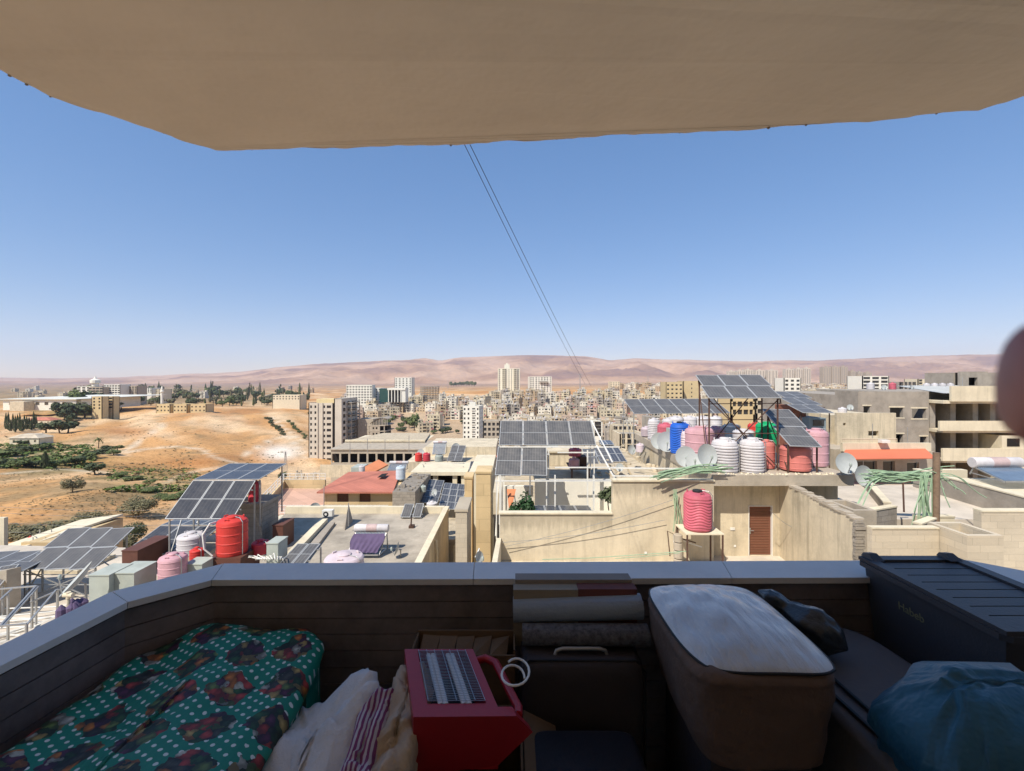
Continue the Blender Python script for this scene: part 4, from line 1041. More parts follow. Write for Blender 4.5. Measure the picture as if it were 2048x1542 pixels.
# wall running toward the viewer with broken block end
mb = MB(); r = random.Random(8)
mb.hexa([(10.38,13.65,-7.22),(10.58,13.65,-7.22),(11.08,18.29,-7.22),(10.88,18.29,-7.22)], [(10.38,13.65,-4.27),(10.58,13.65,-4.27),(11.08,18.29,-4.2),(10.88,18.29,-4.2)])
part('dividing_wall', mb, M['cream'], tB)
mb = MB()
for k in range(22):
    q = k/22; x = lerp(10.38, 10.88, q); y = lerp(13.6, 18.1, q); mb.box(x-.03+r.uniform(-.02,.02), x+.24+r.uniform(-.03,.03), y, y+.19, lerp(-4.268,-4.2,q), lerp(-4.20,-4.13,q)+r.uniform(-.03,.05))
part('broken_top', mb, M['conc2'], tB)
mb = MB()
for k in range(30):
    z = -7.2+k*.098; mb.box(10.36+r.uniform(-.05,.0), 10.60+r.uniform(-.02,.06), 13.56+r.uniform(-.05,.0), 13.648, z, z+.085)
part('rough_block_end', mb, M['block'], tB)
# hollow block shaft on that wall
def shaft(x0, x1, y0, y1, z0, z1, th, label, m, top=None):
    t = thing('masonry_shaft', label, 'shaft', ((x0+x1)/2, (y0+y1)/2, z0), 'masonry shafts on the right roofs')
    mb = MB().box(x0, x1, y0, y0+th, z0, z1).box(x0, x1, y1-th, y1, z0, z1).box(x0, x0+th, y0+th, y1-th, z0, z1).box(x1-th, x1, y0+th, y1-th, z0, z1); part('shaft_wall', mb, m, t)
    mb = MB().box(x0+th, x1-th, y0+th, y1-th, z0+.02, z1-.8); part('shaft_bottom', mb, M['dark'], t); return t
shaft(11.0, 11.75, 14.5, 15.8, -6, -4.25, .13, 'hollow block shaft on the end of the dividing wall, near the dark-brown recess', M['conc2'])
shaft(12.55, 13.55, 12.4, 13.6, -6, -4.33, .12, 'square limestone shaft with a dark open top, nearest on the right roof', M['stonew'])
def lowwall(pts, zb, ztp, th, m, label, cap=True):
    t = thing('garden_wall', label, 'wall', (pts[0][0], pts[0][1], zb), 'low walls on the right roof terrace'); mb = MB(); mc = MB()
    for a, b_ in zip(pts, pts[1:]):
        wall(mb, a, b_, zb, ztp, th); q0, _ = wpt(a, b_, 0, -.02); L_ = math.dist(a, b_); q1, _ = wpt(a, b_, L_, -.02); q2, _ = wpt(a, b_, L_, th+.02); q3, _ = wpt(a, b_, 0, th+.02)
        if cap: mc.prism([(q0.x,q0.y),(q1.x,q1.y),(q2.x,q2.y),(q3.x,q3.y)], ztp+.001, ztp+.05)
    part('masonry', mb, m, t)
    if cap: part('cap_stone', mc, M['cream2'], t)
    return t
lowwall([(10.56,13.2),(12.52,13.2)], -6.6, -4.42, .18, M['stonew'], 'clean pale limestone wall standing between two shafts, lit by the sun')
lowwall([(11.75,15.2),(13.6,15.9)], -6.4, -4.55, .2, M['block'], 'shaded greyish wall behind the hollow block shaft')
lowwall([(13.0,14.3),(14.05,14.9)], -6.2, -4.66, .2, M['conc'], 'short grey wall corner below the hanging hoses')
lowwall([(14.05,15.6),(15.35,15.6)], -6.2, -4.82, .18, M['cream2'], 'low pale wall right of the hose pole')
lowwall([(14.4,13.8),(24,13.8)], -6.2, -4.1, .25, M['stonew'], 'large coursed limestone wall at the right edge')
lowwall([(18.9,21.2),(18.25,15.2)], -6.2, -4.28, .25, M['conc'], 'long grey concrete wall running back from the limestone wall')
lowwall([(16.9,21.8),(14.2,17.2)], -6.2, -4.75, .22, M['conc2'], 'long brownish low wall behind the hose bundle')
mb = MB().prism([(13.4,16.3),(22,16.3),(24.5,21.5),(13.6,21.5)], -5.35, -5.1).prism([(13.7,18.4),(24,18.4),(24.2,21.4),(13.9,21.4)], -30, -5.351).prism([(13.7,21.6),(24.2,21.6),(29,29.9),(14.3,29.9)], -8, -6.9); solo('roof_terrace', mb, M['floorL'], 'sunlit pale roof terrace behind the hose pole', 'roof terrace')
# water tanks on the tank roof
gT = 'water tanks crowded on the concrete tank roof'
tankp(1461, 948, 17.72, 57, 68, M['t_white'], 'white deep-ribbed tank at the slab edge, left of the front pair', 'rib', group=gT)
tankp(1516, 947, 17.72, 54, 67, M['t_white'], 'white deep-ribbed tank at the slab edge, right of the front pair', 'rib', group=gT)
tankp(1541, 938, 18.5, 34, 55, M['t_coral'], 'red tank half hidden right of the ribbed pair', group=gT)
tankp(1608, 944, 17.8, 66, 50, M['t_coral'], 'short wide coral tank beneath the steep panel strip', group=gT)
tankp(1646, 934, 18.9, 52, 74, M['t_pink'], 'tall pink tank at the right end of the tank roof', group=gT)
tankp(1412, 930, 19.6, 62, 74, M['t_pink'], 'large pale pink tank behind the front dish', group=gT)
tankp(1438, 915, 20.9, 38, 60, M['t_pink'], 'pink tank just behind the large pale pink one', group=gT)
tankp(1379, 918, 20.3, 26, 56, M['t_lilac'], 'narrow lilac ribbed tank right of the blue one', 'rib', group=gT)
tankp(1368, 910, 22.2, 42, 64, M['t_blue'], 'tall bright blue wavy tank', 'wavy', group=gT, lidm=M['blk'])
tankp(1337, 892, 24.6, 34, 44, M['t_rose'], 'dull red tank left of the blue one', group=gT)
tankp(1312, 880, 27.2, 26, 42, M['t_white'], 'white ribbed tank at the far left corner of the roof', 'rib', group=gT)
tankp(1296, 873, 28.6, 22, 18, M['t_lilac'], 'low lilac tank farthest left on the roof edge', 'rib', group=gT)
tankp(1470, 880, 23.5, 36, 30, M['t_navy'], 'dark navy tank behind the ribbed pair', group=gT)
tankp(1455, 878, 25.5, 26, 24, M['t_navy'], 'smaller navy tank at the back', group=gT)
tankp(1497, 890, 22.0, 44, 28, M['t_white'], 'dirty white tank just behind the ribbed pair', group=gT)
tankp(1517, 882, 23.0, 30, 34, M['t_red'], 'bright red tank beside the green one', group=gT)
tankp(1545, 893, 21.6, 46, 46, M['t_green'], 'bright green tank under the steel frame', group=gT)
for k, (px, w_) in enumerate([(1356,30),(1384,28),(1410,30),(1436,26),(1340,24)]):
    tankp(px, 868, 28.5, w_, 34-(k == 4)*4, M['t_white'], ['white tank in the back row, behind the blue one','white tank in the back row, behind the lilac one','white tank in the back row under the steel legs','rightmost white tank in the back row','leftmost white tank in the back row, partly hidden'][k], group=gT)
mb = MB().box(X(1335,24), X(1348,24), 23.2, 24.2, -3.755, Z(856,24)); solo('metal_cabinet', mb, M['metalbox'], 'narrow grey-green metal cabinet against the blue tank', 'cabinet')
mb = MB().box(X(1288,30), X(1304,30), 29.5, 30.5, -3.755, Z(832,30)); solo('water_cistern', mb, M['conc'], 'dark block cistern at the back left corner of the tank roof', 'cistern')
# dishes
dish(P(1318,882,24.5), .42, (-.35,-1,.25), 'small dish on the ledge at the far left of the tank roof')
dish(P(1333,884,23.0), .48, (-.25,-1,.3), 'dish overlapping the small one on the left ledge')
dish(P(1371,914,19.4), .42, (-.3,-1,.35), 'dish beside the green hose bundle, left of the pink tank')
dish(P(1390,926,18.6), .36, (-.4,-1,.8), 'low dish face-up behind the hose bundle')
dish(P(1412,911,18.0), .42, (.15,-1,.25), 'round dish in front of the large pale pink tank')
dish(P(1690,927,17.4), .38, (-.15,-1,.3), 'upper of two dishes at the right end of the slab', (X(1682,17.6),17.6,-3.76))
dish(P(1724,952,16.7), .36, (.1,-1,.2), 'lower of two dishes at the right end of the slab', (X(1700,17.4),17.7,-3.76))
dish(P(1288,903,27), .36, (-.9,.3,.5), 'grey dish seen from behind on the rubble roof', (X(1288,27),27,-5.05))
# panels over the tank roof
array(P(1418,797,18.2), P(1562,796,18.2), P(1395,751,20.3), 3, 2, M['pg'], 'high three-column array on tall rusty legs above the tank roof', -3.76, legm=M['rust'], brace=True)
array(P(1580,893,17.62), P(1641,893,17.62), P(1532,819,20.6), 1, 2, M['pg'], 'steep single-column array leaning down over the coral tank', -3.76, legm=M['rust'])
array(P(1268,828,31.8), P(1462,827,31.8), P(1243,799,34.2), 6, 1, M['pg'], 'long low row of six panels behind the tanks', -5.0)
array(P(1606,826,26), P(1666,826,26), P(1556,784,32), 2, 3, M['pg'], 'flat grey array over the container, right of the high array', -7, legm=M['rust'])
t = thing('container_hut', 'blue-grey hut under the flat grey array', 'hut', (X(1635,27), 27, -6.5)); mb = MB().box(X(1618,28), X(1652,28), 28, 30.5, -6.5, Z(836,28)); part('wall', mb, mat('blue_grey_sheet', (.20,.25,.27), .7, .1, 1, 8, .1), t)
mb = MB().box(X(1628,27.9), X(1650,27.9), 27.97, 27.998, Z(852,27.9), Z(840,27.9)); part('window', mb, M['glassd'], t)
solo('brick_hut', MB().box(X(1586,29), X(1612,29), 29, 31, -6.5, Z(812,29)), mat('rust_red_brick', (.26,.10,.06), .9, .2, 1, 8, .2, courses=.1), 'rust-red brick hut under the left end of the flat grey array', 'hut')
tankp(1641, 815, 60, 26, 24, M['t_pink'], 'faded pink tank far behind the flat grey array', group='far pink tanks'); tankp(1664, 818, 60, 26, 22, M['t_pink'], 'rightmost faded pink tank far behind the flat grey array', group='far pink tanks')
# green hoses
def hoses(name, label, a, b_, n, r_, sag, sp, seed, curl=0):
    rr_ = random.Random(seed); mb = MB(); a, b_ = V(a), V(b_)
    for k in range(n):
        o1 = V((rr_.gauss(0,sp*.8), rr_.gauss(0,sp*.6), rr_.gauss(0,sp))); o2 = V((rr_.gauss(0,sp*1.6), rr_.gauss(0,sp*.6), rr_.gauss(0,sp))); pts = []
        ph = rr_.uniform(0, 6); e0 = rr_.uniform(-.12,.08); e1 = rr_.uniform(.86,1.15)
        for j in range(9):
            q = lerp(e0, e1, j/8); p = a.lerp(b_, q)+o1.lerp(o2, q); p.z -= sag*4*q*(1-q); p += V((0,0,math.sin(q*6+ph)*sp*.5)); pts.append(p)
        mb.tube(pts, r_, 5)
    return solo(name, mb, M['hose'], label, 'hoses', 'bundles of green hose', kind='stuff')
hoses('hose_bundle', 'tangled pale green hoses lying by the ribbed tanks', P(1322,952,17.2), P(1432,938,17.3), 30, .018, -.10, .10, 1)
hoses('hose_bundle', 'green hoses stretched from the right dishes to the rusty pole', P(1738,952,16.0), P(1874,952,15.7), 34, .015, .02, .13, 2)
hoses('hose_bundle', 'dark green hoses hanging down beside the rusty pole', P(1850,958,15.5), P(1850,1034,15.5), 24, .017, 0, .11, 3)
hoses('hose_bundle', 'loose green hoses drooping left under the right bundle', P(1758,955,15.9), P(1712,1012,15.6), 4, .018, -.15, .07, 4)
hoses('hose_bundle', 'green hose ends fanning out right of the rusty pole', P(1872,950,15.6), P(1930,985,15.4), 7, .016, -.1, .16, 5)
hoses('hose_bundle', 'vertical pale green pipes on the wall left of the wavy red tank', P(1352,985,17.3), P(1356,1055,17.3), 6, .018, 0, .07, 6)
mb = MB().tube([P(1872,1042,15.5), P(1873,905,15.5)], .105, 10); solo('iron_pole', mb, mat('rusted_pole', (.22,.15,.10), .8, .3, 3, 12, .3), 'thick rusty pole carrying the green hoses', 'pole', smooth=50)
mb = MB().tube([P(1808,1024,15.6), P(1806,966,15.6), P(1822,963,15.6)], .03, 6); solo('iron_post', mb, M['rust'], 'thin rusty post left of the thick pole', 'post')
# wavy red tank on its steel table, with pipes
tankp(1406, 1066, 16.0, 58, 78, M['t_rose'], 'red wavy water tank on a steel table before the cream wall', 'wavy', lidm=M['blk'])
ty = 16.0; x0, x1 = X(1372,ty), X(1448,ty); zt_ = Z(1067,ty); t = thing('tank_table', 'steel table carrying the red wavy tank', 'stand', ((x0+x1)/2, ty+.4, -7.22))
mb = MB().box(x0, x1, ty-.02, ty+1.05, zt_-.05, zt_-.006); part('table_top', mb, M['cream2'], t)
for a in (x0+.03, x1-.06):
    for b_ in (ty, ty+.98): part('leg', MB().box(a, a+.05, b_, b_+.05, -7.22, zt_-.051), M['rust'], t)
mb = MB()
for k in range(5): zz = -7.2+k*.30; mb.lathe((X(1356,16.6), 16.6, zz), [(.16,0),(.16,.24),(.13,.26)], 12)
solo('pipe_stack', mb, M['conc2'], 'rough grey concrete block stack left of the steel table', 'masonry pier')
for k, (a, b_, lab) in enumerate([((1335,1062),(1340,1112),'left of two rusty stand pipes beside the block stack'),((1347,1070),(1349,1110),'right of two rusty stand pipes beside the block stack')]):
    p0, p1 = P(a[0],a[1],16.9), P(b_[0],b_[1],16.9); mb = MB().tube([p1, p0, p0+V((.5,-.1,-.25)), p0+V((.9,-.4,-.3))], .022, 6); solo('water_pipe', mb, M['whitep'] if k else M['rust'], lab, 'pipe', 'stand pipes by the red tank')
mb = MB().tube([P(1375,1100,16.2)+V((0,-.1,0)), P(1300,1108,16.0), P(1180,1116,15.6), P(1085,1119,15.4)], .014, 5).tube([P(1360,1106,16.2), P(1290,1113,15.8), P(1230,1117,15.4)], .012, 5); solo('hose', mb, M['hose'], 'thin green hose snaking along the foot of the cream wall', 'hose')
for k_, (a, b_) in enumerate([((1005,1085),(1330,1040)),((1010,1093),(1345,1000)),((1540,1020),(1600,1060))]):
    p0, p1 = P(a[0],a[1],17.3), P(b_[0],b_[1],17.35); mb = MB().tube([p0.lerp(p1, k/10)-V((0,0,.12*math.sin(math.pi*k/10))) for k in range(11)], .010, 5)
    solo('wall_cable', mb, M['steel'], ['upper thin cable drooping across the cream wall','lower thin cable drooping across the cream wall','short thin cable beside the brown door'][k_], 'cable', 'cables on the cream wall')
# big array over the terrace
bA = -7.2
array(P(998,891,21.6), P(1193,891,21.6), P(1003,842,23.3), 4, 1, M['pg'], 'upper row of four of the large array over the terrace', bA, legm=M['whitep'])
array(P(990,951,20.0), P(1095,951,20.0), P(1000,894,21.5), 2, 1, M['pg'], 'lower pair of panels of the large array over the terrace', bA, legm=M['whitep'])
t = thing('pipe_scaffold', 'white pipe frame standing over the terrace under the large array', 'frame', (1.5, 20, -7.2)); mb = MB()
for a, b_, Y0_, Y1_ in [((990,962),(1225,962),19.6,19.6),((1000,894),(1240,894),21.4,21.4),((1110,935),(1232,935),20,20),((1193,891),(1232,962),21.4,19.6),((1183,842),(1225,925),23.2,20),((1115,905),(1190,905),21,21),((1225,936),(1420,938),17.9,17.9),((1225,952),(1345,952),17.9,17.9)]:
    mb.beam(P(a[0],a[1],Y0_), P(b_[0],b_[1],Y1_), .05)
part('rail', mb, M['whitep'], t)
for px, Y in [(1000,19.6),(1060,19.6),(1097,21.4),(1110,20.0),(1175,21.4),(1187,20.0),(1228,19.6)]:
    part('post', MB().beam((X(px,Y),Y,-7.2), (X(px,Y),Y,Z(900 if Y>20.5 else 950,Y)), .06), M['whitep'] if px != 1060 else M['steel'], t)
tank((X(1150,22.9), 23.3, Z(936,22.9)), .27, .42, M['t_pink'], 'small pink drum low on the frame behind the terrace wall', group='pink drums behind the terrace')
tank((X(1152,23.6), 24.0, Z(917,23.2)), .33, .40, M['t_rose'], 'rose drum just above the small pink one', group='pink drums behind the terrace'); 
solo('drum_shelf', MB().box(X(1140,23), X(1180,23), 22.9, 24.6, Z(937,22.9)-.06, Z(937,22.9)-.003).box(X(1142,23), X(1145,23), 22.9, 23, -5.05, Z(937,22.9)-.061).box(X(1176,23), X(1179,23), 22.9, 23, -5.05, Z(937,22.9)-.061).box(X(1160,23),X(1178,23),23.6,24.5,Z(937,22.9)-.002,Z(917,23.2)-.005), M['rust'], 'rusty shelf carrying the pink drums', 'shelf')
solo('roof_hut', MB().box(X(1092,26), X(1152,26), 26, 29, -5.04, Z(905,26)).box(X(1090,26)-.05, X(1154,26)+.05, 25.9, 29.1, Z(905,26)+.002, Z(902,26)), M['cream'], 'low cream hut behind the large array', 'hut')
array(P(1227,924,27), P(1255,924,27), P(1210,893,29.5), 2, 2, M['pb'], 'dark blue four-panel array on the rubble roof', -5.05)
array(P(1202,930,26.6), P(1228,930,26.6), P(1188,896,29.4), 1, 2, M['pg'], 'grey array left of the dark blue one on the rubble roof', -5.05)
array(P(1172,932,26.4), P(1200,932,26.4), P(1166,898,29.2), 1, 2, M['pg'], 'grey array with white posts, leftmost on the rubble roof', -5.05)
array(P(1203,890,33), P(1229,890,33), P(1198,881,34.5), 2, 1, M['pb'], 'small dark array at the far edge of the rubble roof', -5.6)
array(P(1060,1023,19.2), P(1186,1023,19.2), P(1058,1012,20.2), 4, 1, M['pd'], 'flat dark panel row lying inside the terrace', -7.2, legs=False)
mb = MB(); r = random.Random(2)
for k in range(60):
    x = r.uniform(3.9, 8.3); y = r.uniform(23, 34); s = r.uniform(.05,.22); mb.lathe((x, y, -5.05), [(s,0),(s*.9,s*.5),(s*.3,s*.8)], 5)
for a, b_ in [((1218,930),(1235,950)),((1262,950),(1240,925)),((1210,945),(1232,958)),((1255,905),(1272,925))]: mb.beam(P(a[0],a[1],23.5), P(b_[0],b_[1],23.5)+V((.2,0,.05)), .09)
solo('rubble', mb, M['rubble'], 'loose stones and planks scattered on the rubble roof', 'rubble', kind='stuff')
# plants on the terrace
def plant(name, label, c, h, w_, n, s, m, potm=None, stem=False):
    t = thing(name, label, 'plant', c); rr_ = random.Random(n); mb = MB(); leaves(mb, (c[0], c[1], c[2]+h*(.72 if stem else .5)), w_/2, w_/2, h*(.28 if stem else .5), n, s, rr_, 7); part('foliage', mb, m, t)
    mb = MB().tube([(c[0]+.1,c[1],c[2]+(.3 if potm else 0)),(c[0],c[1],c[2]+h*.7)], [.03,.015], 6); part('stem', mb, M['bark'], t)
    if potm: part('pot', MB().lathe(c, [(.2,0),(.26,.4),(.28,.42),(.24,.42)], 16), potm, t, smooth=40)
plant('shrub', 'dense dark green shrub inside the terrace, left', (X(1043,19), 19, -7.2), 2.45, 1.35, 2600, .085, mat('shrub_leaf', (.02,.055,.015), .6, .4, 3, 20, 0))
plant('potted_tree', 'thin potted tree in a blue pot in the terrace corner', (X(1214,19), 19, -6.1), 1.65, .85, 620, .08, M['leafd'], mat('blue_pot', (.06,.20,.36), .5, .1, 3, 20, 0), True)
solo('planter_block', MB().box(X(1200,18.6), X(1228,18.6), 18.6, 19.4, -7.2, -6.103), M['white'], 'white block under the blue plant pot', 'block')
solo('leaning_board', MB().slab((X(1018,19.6),19.6,Z(1015,19.6)),(X(1024,19.6),19.65,Z(1015,19.6)),(X(1032,20.4),20.4,Z(978,20.4)),(X(1014,20.4),20.4,Z(978,20.4)),.04), M['orangeroof'], 'orange board leaning at the left end of the terrace', 'board')

# ================================================================= right: house with red awning, bare concrete building, heater
tW = thing('awning_house', 'cream house with a long red awning over a glazed ground floor', 'house', (25, 30, -12)); x0, x1 = X(1688,30), X(1868,30)
mb = MB(); wall(mb, (x0,30), (x1,30), -12, Z(903,30), .25, [(.6,2.2,-6.3,-5.5),(2.6,3.4,-6.4,-5.5),(4.2,5.0,-6.3,-5.6)]); mb.box(x0, x1, 30.9, 42, -12, Z(903,30)); part('wall', mb, M['conc2'], tW)
for o in [(.6,2.2,-6.3,-5.5),(2.6,3.4,-6.4,-5.5),(4.2,5.0,-6.3,-5.6)]: window_in(tW, (x0,30), (x1,30), o, .15)
mb = MB().slab((X(1680,28.2),28.2,Z(918,28.2)),(X(1872,28.2),28.2,Z(916,28.2)),(x1-.6,29.99,Z(897,30)),(x0+.1,29.99,Z(899,30)),.05); part('awning', mb, mat('red_awning', (.60,.17,.09), .8, .08, .5, 10, .1), tW)
mb = MB().box(x0-.1, x1-.2, 29.98, 30.2, Z(903,30)+.002, Z(886,30)); part('parapet', mb, M['cream2'], tW)
mb = MB(); 
for k in range(46): x = lerp(X(1684,30), X(1795,30), k/45); mb.box(x, x+.03, 30.05, 30.08, Z(886,30)+.001, Z(878,30))
mb.box(X(1684,30), X(1795,30), 30.03, 30.1, Z(878,30)+.001, Z(877,30)); part('balustrade', mb, M['cream2'], tW)
xa, xb = X(1674,33), X(1792,33); mb = MB(); wall(mb, (xa,33), (xb,33), Z(903,30), Z(826,33), .25, [(2.3,3.05,Z(872,33),Z(862,33)),(.45,.65,Z(851,33),Z(846,33))]); mb.box(xa, xb, 33.6, 41, -12, Z(826,33)-.2); part('upper_room', mb, M['cream'], tW)
mb = MB().hexa([(X(1640,27),30,-5),(X(1642,27),30,-5),(X(1712,31),36,-5),(X(1710,31),36,-5)], [(X(1648,27),30,Z(872,30)),(X(1650,27),30,Z(872,30)),(X(1712,31),36,Z(815,36)),(X(1710,31),36,Z(815,36))]); part('sloping_parapet', mb, M['cream2'], tW)
solo('air_conditioner', MB().box(X(1762,29.7), X(1778,29.7), 29.6, 29.95, Z(886,29.7)+.01, Z(880,29.7)), M['whitep'], 'small white air conditioner on the parapet above the red awning', 'air conditioner')
# bare concrete building
tK = thing('concrete_building', 'bare grey concrete building with three dark window holes and deep balconies', 'apartment building', (40, 42, -20))
Yk = 42; x0, x1 = X(1716,Yk), X(1858,Yk); z1 = Z(783,Yk); f = lambda px: X(px,Yk)-x0
ops = [(f(1727),f(1740),Z(835,Yk),Z(812,Yk)),(f(1780),f(1806),Z(835,Yk),Z(815,Yk)),(f(1824),f(1852),Z(837,Yk),Z(817,Yk)),(f(1784),f(1806),Z(888,Yk),Z(868,Yk)),(f(1840),f(1853),Z(896,Yk),Z(873,Yk))]
mb = MB(); wall(mb, (x0,Yk), (x1,Yk), -20, z1, .35, ops); mb.box(x0, x1, Yk+3, Yk+16, -20, z1-.4); mb.box(x0, x0+.3, Yk+.351, Yk+3, -20, z1); part('wall', mb, M['conc'], tK)
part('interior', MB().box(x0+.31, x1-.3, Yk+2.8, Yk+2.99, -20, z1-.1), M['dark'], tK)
mb = MB()
for o in ops:
    q0 = x0+o[0]; q1 = x0+o[1]; mb.box(q0-.12, q1+.12, Yk-.04, Yk+.06, o[3], o[3]+.12); mb.box(q0-.12, q1+.12, Yk-.04, Yk+.06, o[2]-.1, o[2])
part('window_surround', mb, M['cream2'], tK)
xr = X(2140,Yk); mb = MB()
mb.box(x1+.3, xr, Yk+2.4, Yk+16, -20, Z(786,Yk))
for a in (1864, 1905, 1950, 1985, 2055): mb.box(X(a,Yk), X(a,Yk)+.5, Yk+.2, Yk+2.4, -20, Z(802,Yk))
part('recessed_wall', mb, M['conc'], tK)
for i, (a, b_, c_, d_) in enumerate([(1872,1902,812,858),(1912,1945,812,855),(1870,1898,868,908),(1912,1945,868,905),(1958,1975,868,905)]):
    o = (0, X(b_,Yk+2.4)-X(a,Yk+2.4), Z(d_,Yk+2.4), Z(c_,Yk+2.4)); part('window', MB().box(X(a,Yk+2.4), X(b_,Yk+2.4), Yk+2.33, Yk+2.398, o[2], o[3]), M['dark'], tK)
for (pa, pb_, ya, yb, xl) in [(842,862,842,862,1880),(897,922,897,922,1886),(772,803,772,803,1903)]:
    t0 = xl; mb = MB().box(X(t0,Yk-1.4), xr, Yk-1.4, Yk-1.2, Z(yb,Yk-1.4), Z(ya,Yk-1.4)); mb.box(X(1862,Yk), xr, Yk-1.199, Yk+2.39, Z(yb,Yk-1.4)-.2, Z(yb,Yk-1.4)+.05)
    part('balcony', mb, M['cream2'], tK)
mb = MB().box(X(2005,Yk-1.4), xr, Yk-1.35, Yk+2.38, -20, Z(868,Yk)); part('side_bay', mb, M['cream2'], tK)
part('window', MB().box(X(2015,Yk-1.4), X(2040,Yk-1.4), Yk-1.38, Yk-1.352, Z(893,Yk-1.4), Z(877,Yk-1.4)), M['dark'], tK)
mb = MB(); wall(mb, (X(1921,46),46), (X(1976,46),46), -1.4, Z(743,46), .3, [(.85,1.75,Z(771,46),Z(755,46))]); mb.box(X(1921,46), X(1976,46), 46.8, 50, -1.4, Z(743,46)-.1); mb.box(X(1976,46)+.001, X(2010,46), 46, 50, -1.4, Z(745,46)); part('roof_room', mb, M['conc'], tK)
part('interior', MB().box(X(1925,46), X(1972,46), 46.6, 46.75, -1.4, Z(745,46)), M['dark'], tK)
mb = MB().surf(60, 2, lambda u, v: (lerp(X(1856,Yk+1), X(1992,Yk+1), u), Yk-.5+v*5, Z(786,Yk)+v*.6+.06*math.sin(u*190))); mb.surf(60, 2, lambda u, v: (lerp(X(1856,Yk+1), X(1992,Yk+1), 1-u), Yk-.5+v*5, Z(786,Yk)-.03+v*.6+.06*math.sin((1-u)*190))); part('corrugated_canopy', mb, mat('corrugated_sheet', (.42,.43,.42), .5, .1, 1, 8, 0), tK)
for k, px in enumerate((1858,1874,1890,1906)): tankp(px, 779, 46, 15, 12, M['t_white'], ['leftmost','second','third','rightmost'][k]+' of four white tanks on the corrugated canopy roof', group='white tanks on the bare concrete building')
# far right heater
heater(X(1992,20.5), 2.0, 20.5, Z(925,20.5), 18.7, Z(968,18.7), 'blue tube solar heater at the right edge behind the grey wall', lean=-.55)
solo('flat_roof', MB().box(19.3, 30, 18, 20.9, -5.3, -4.62).box(19.4, 30, 18.2, 20.8, -30, -5.31), M['cream2'], 'pale roof carrying the blue tube heater at the right edge', 'roof')
solo('long_parapet', MB().box(X(1860,22), X(1935,22), 22, 22.3, -5.1, Z(940,22)), M['cream2'], 'pale low parapet left of the blue tube heater', 'parapet')

# ================================================================= centre-left: roof A and neighbours
tA2 = thing('roof_building', 'flat-roofed building with grey dusty roof carrying the purple covered heater', 'apartment building', (-8, 18, GZ))
zA = -7.5
poly = [(-9.6,12.2),(-3.55,12.2),(-3.55,25),(-12.6,25),(-11.6,19.5)]
part('roof', MB().prism(poly, zA-.3, zA), M['floor'], tA2)
mb = MB(); wall(mb, (-3.545,12.2), (-3.545,25.2), GZ, zA+.28, .22, [(8.6,9.5,-9.3,-8.1),(8.6,9.5,-12.5,-11.2),(4,5,-9.3,-8.1)]); mb.prism([(-9.6,12.3),(-4.3,12.3),(-4.3,24.9),(-12.5,24.9),(-11.5,19.5)], GZ, zA-.31); part('wall', mb, M['cream'], tA2)
for o in [(8.6,9.5,-9.3,-8.1),(4,5,-9.3,-8.1)]: window_in(tA2, (-3.545,12.2), (-3.545,25.2), o, .14)
mb = MB().box(-12.6, -3.77, 25.001, 25.25, zA-.2, zA+.36).box(-3.80,-3.52,12.2,25.25,zA+.281,zA+.34); part('parapet', mb, M['cream2'], tA2)
pole([(-3.48,20.6,-7.4),(-3.42,20.5,-7.9),(-3.42,20.5,-14)], .06, M['cream2'], 'beige drain pipe on the side wall of the grey roof', 'drain_pipe')
heater(X(742,19.4), 1.25, 19.5, Z(1056,19.5), 18.75, -7.45, 'solar heater wrapped in purple cloth on the grey roof', cloth=True, r_=.17, lean=-.12)
array(P(556,1132,16.2), P(607,1132,16.2), P(598,1088,17.6), 2, 1, M['pg'], 'small tilted array at the near edge of the grey roof', zA)
tank((X(676,16.3), 16.9, zA), .70, .90, M['t_lilac'], 'pale pinkish tank cut off by the coping, below the purple heater')
def acu(px, py, Y, wpx, hpx, label):
    s = Y/F; x = X(px,Y); z = Z(py,Y); t = thing('air_conditioner', label, 'air conditioner', (x, Y, z)); w_, h = wpx*s, hpx*s
    part('case', MB().box(x-w_/2, x+w_/2, Y, Y+.32, z+.03, z+h), M['whitep'], t)
    mb = MB().tube([(x-w_*.12,Y-.012,z+h*.5),(x-w_*.12,Y-.001,z+h*.5)], h*.36, 18); part('fan_guard', mb, M['blk'], t); mb = MB().tube([(x-w_*.12,Y-.02,z+h*.5),(x-w_*.12,Y-.0125,z+h*.5)], h*.17, 12); part('fan_hub', mb, M['whitep'], t)
    part('foot', MB().box(x-w_*.4, x-w_*.3, Y, Y+.3, z, z+.029).box(x+w_*.3, x+w_*.4, Y, Y+.3, z, z+.029), M['blk'], t)
acu(654, 1036, 24.2, 20, 15, 'white air conditioner unit on the back edge of the grey roof')
mb = MB().hexa([(X(686,22.5),22.5,zA),(X(694,22.5),22.2,zA),(X(706,23.6),23.6,zA),(X(699,23.8),24,zA)], [(X(694,22.9),22.9,zA+.7),(X(695,22.9),22.85,zA+.7),(X(697,23.2),23.2,zA+1.0),(X(696,23.2),23.3,zA+1.0)]); solo('concrete_wedge', mb, M['conc'], 'upright grey concrete wedge on the grey roof', 'concrete piece')
array(P(801,1035,24.0), P(821,1035,24.0), P(811,1008,24.9), 1, 1, M['pg'], 'left panel of the little pair on the back parapet', zA)
array(P(825,1035,24.0), P(842,1035,24.0), P(833,1007,24.9), 1, 1, M['pg'], 'right panel of the little pair on the back parapet', zA)
tankp(862, 1020, 25.6, 21, 13, M['t_white'], 'squat white tank behind the little panel pair')
dish(P(796,1098,18.8), .27, (-1,-.15,.3), 'narrow cream dish seen edge-on at the front of the grey roof', (X(800,18.8),18.9,zA))
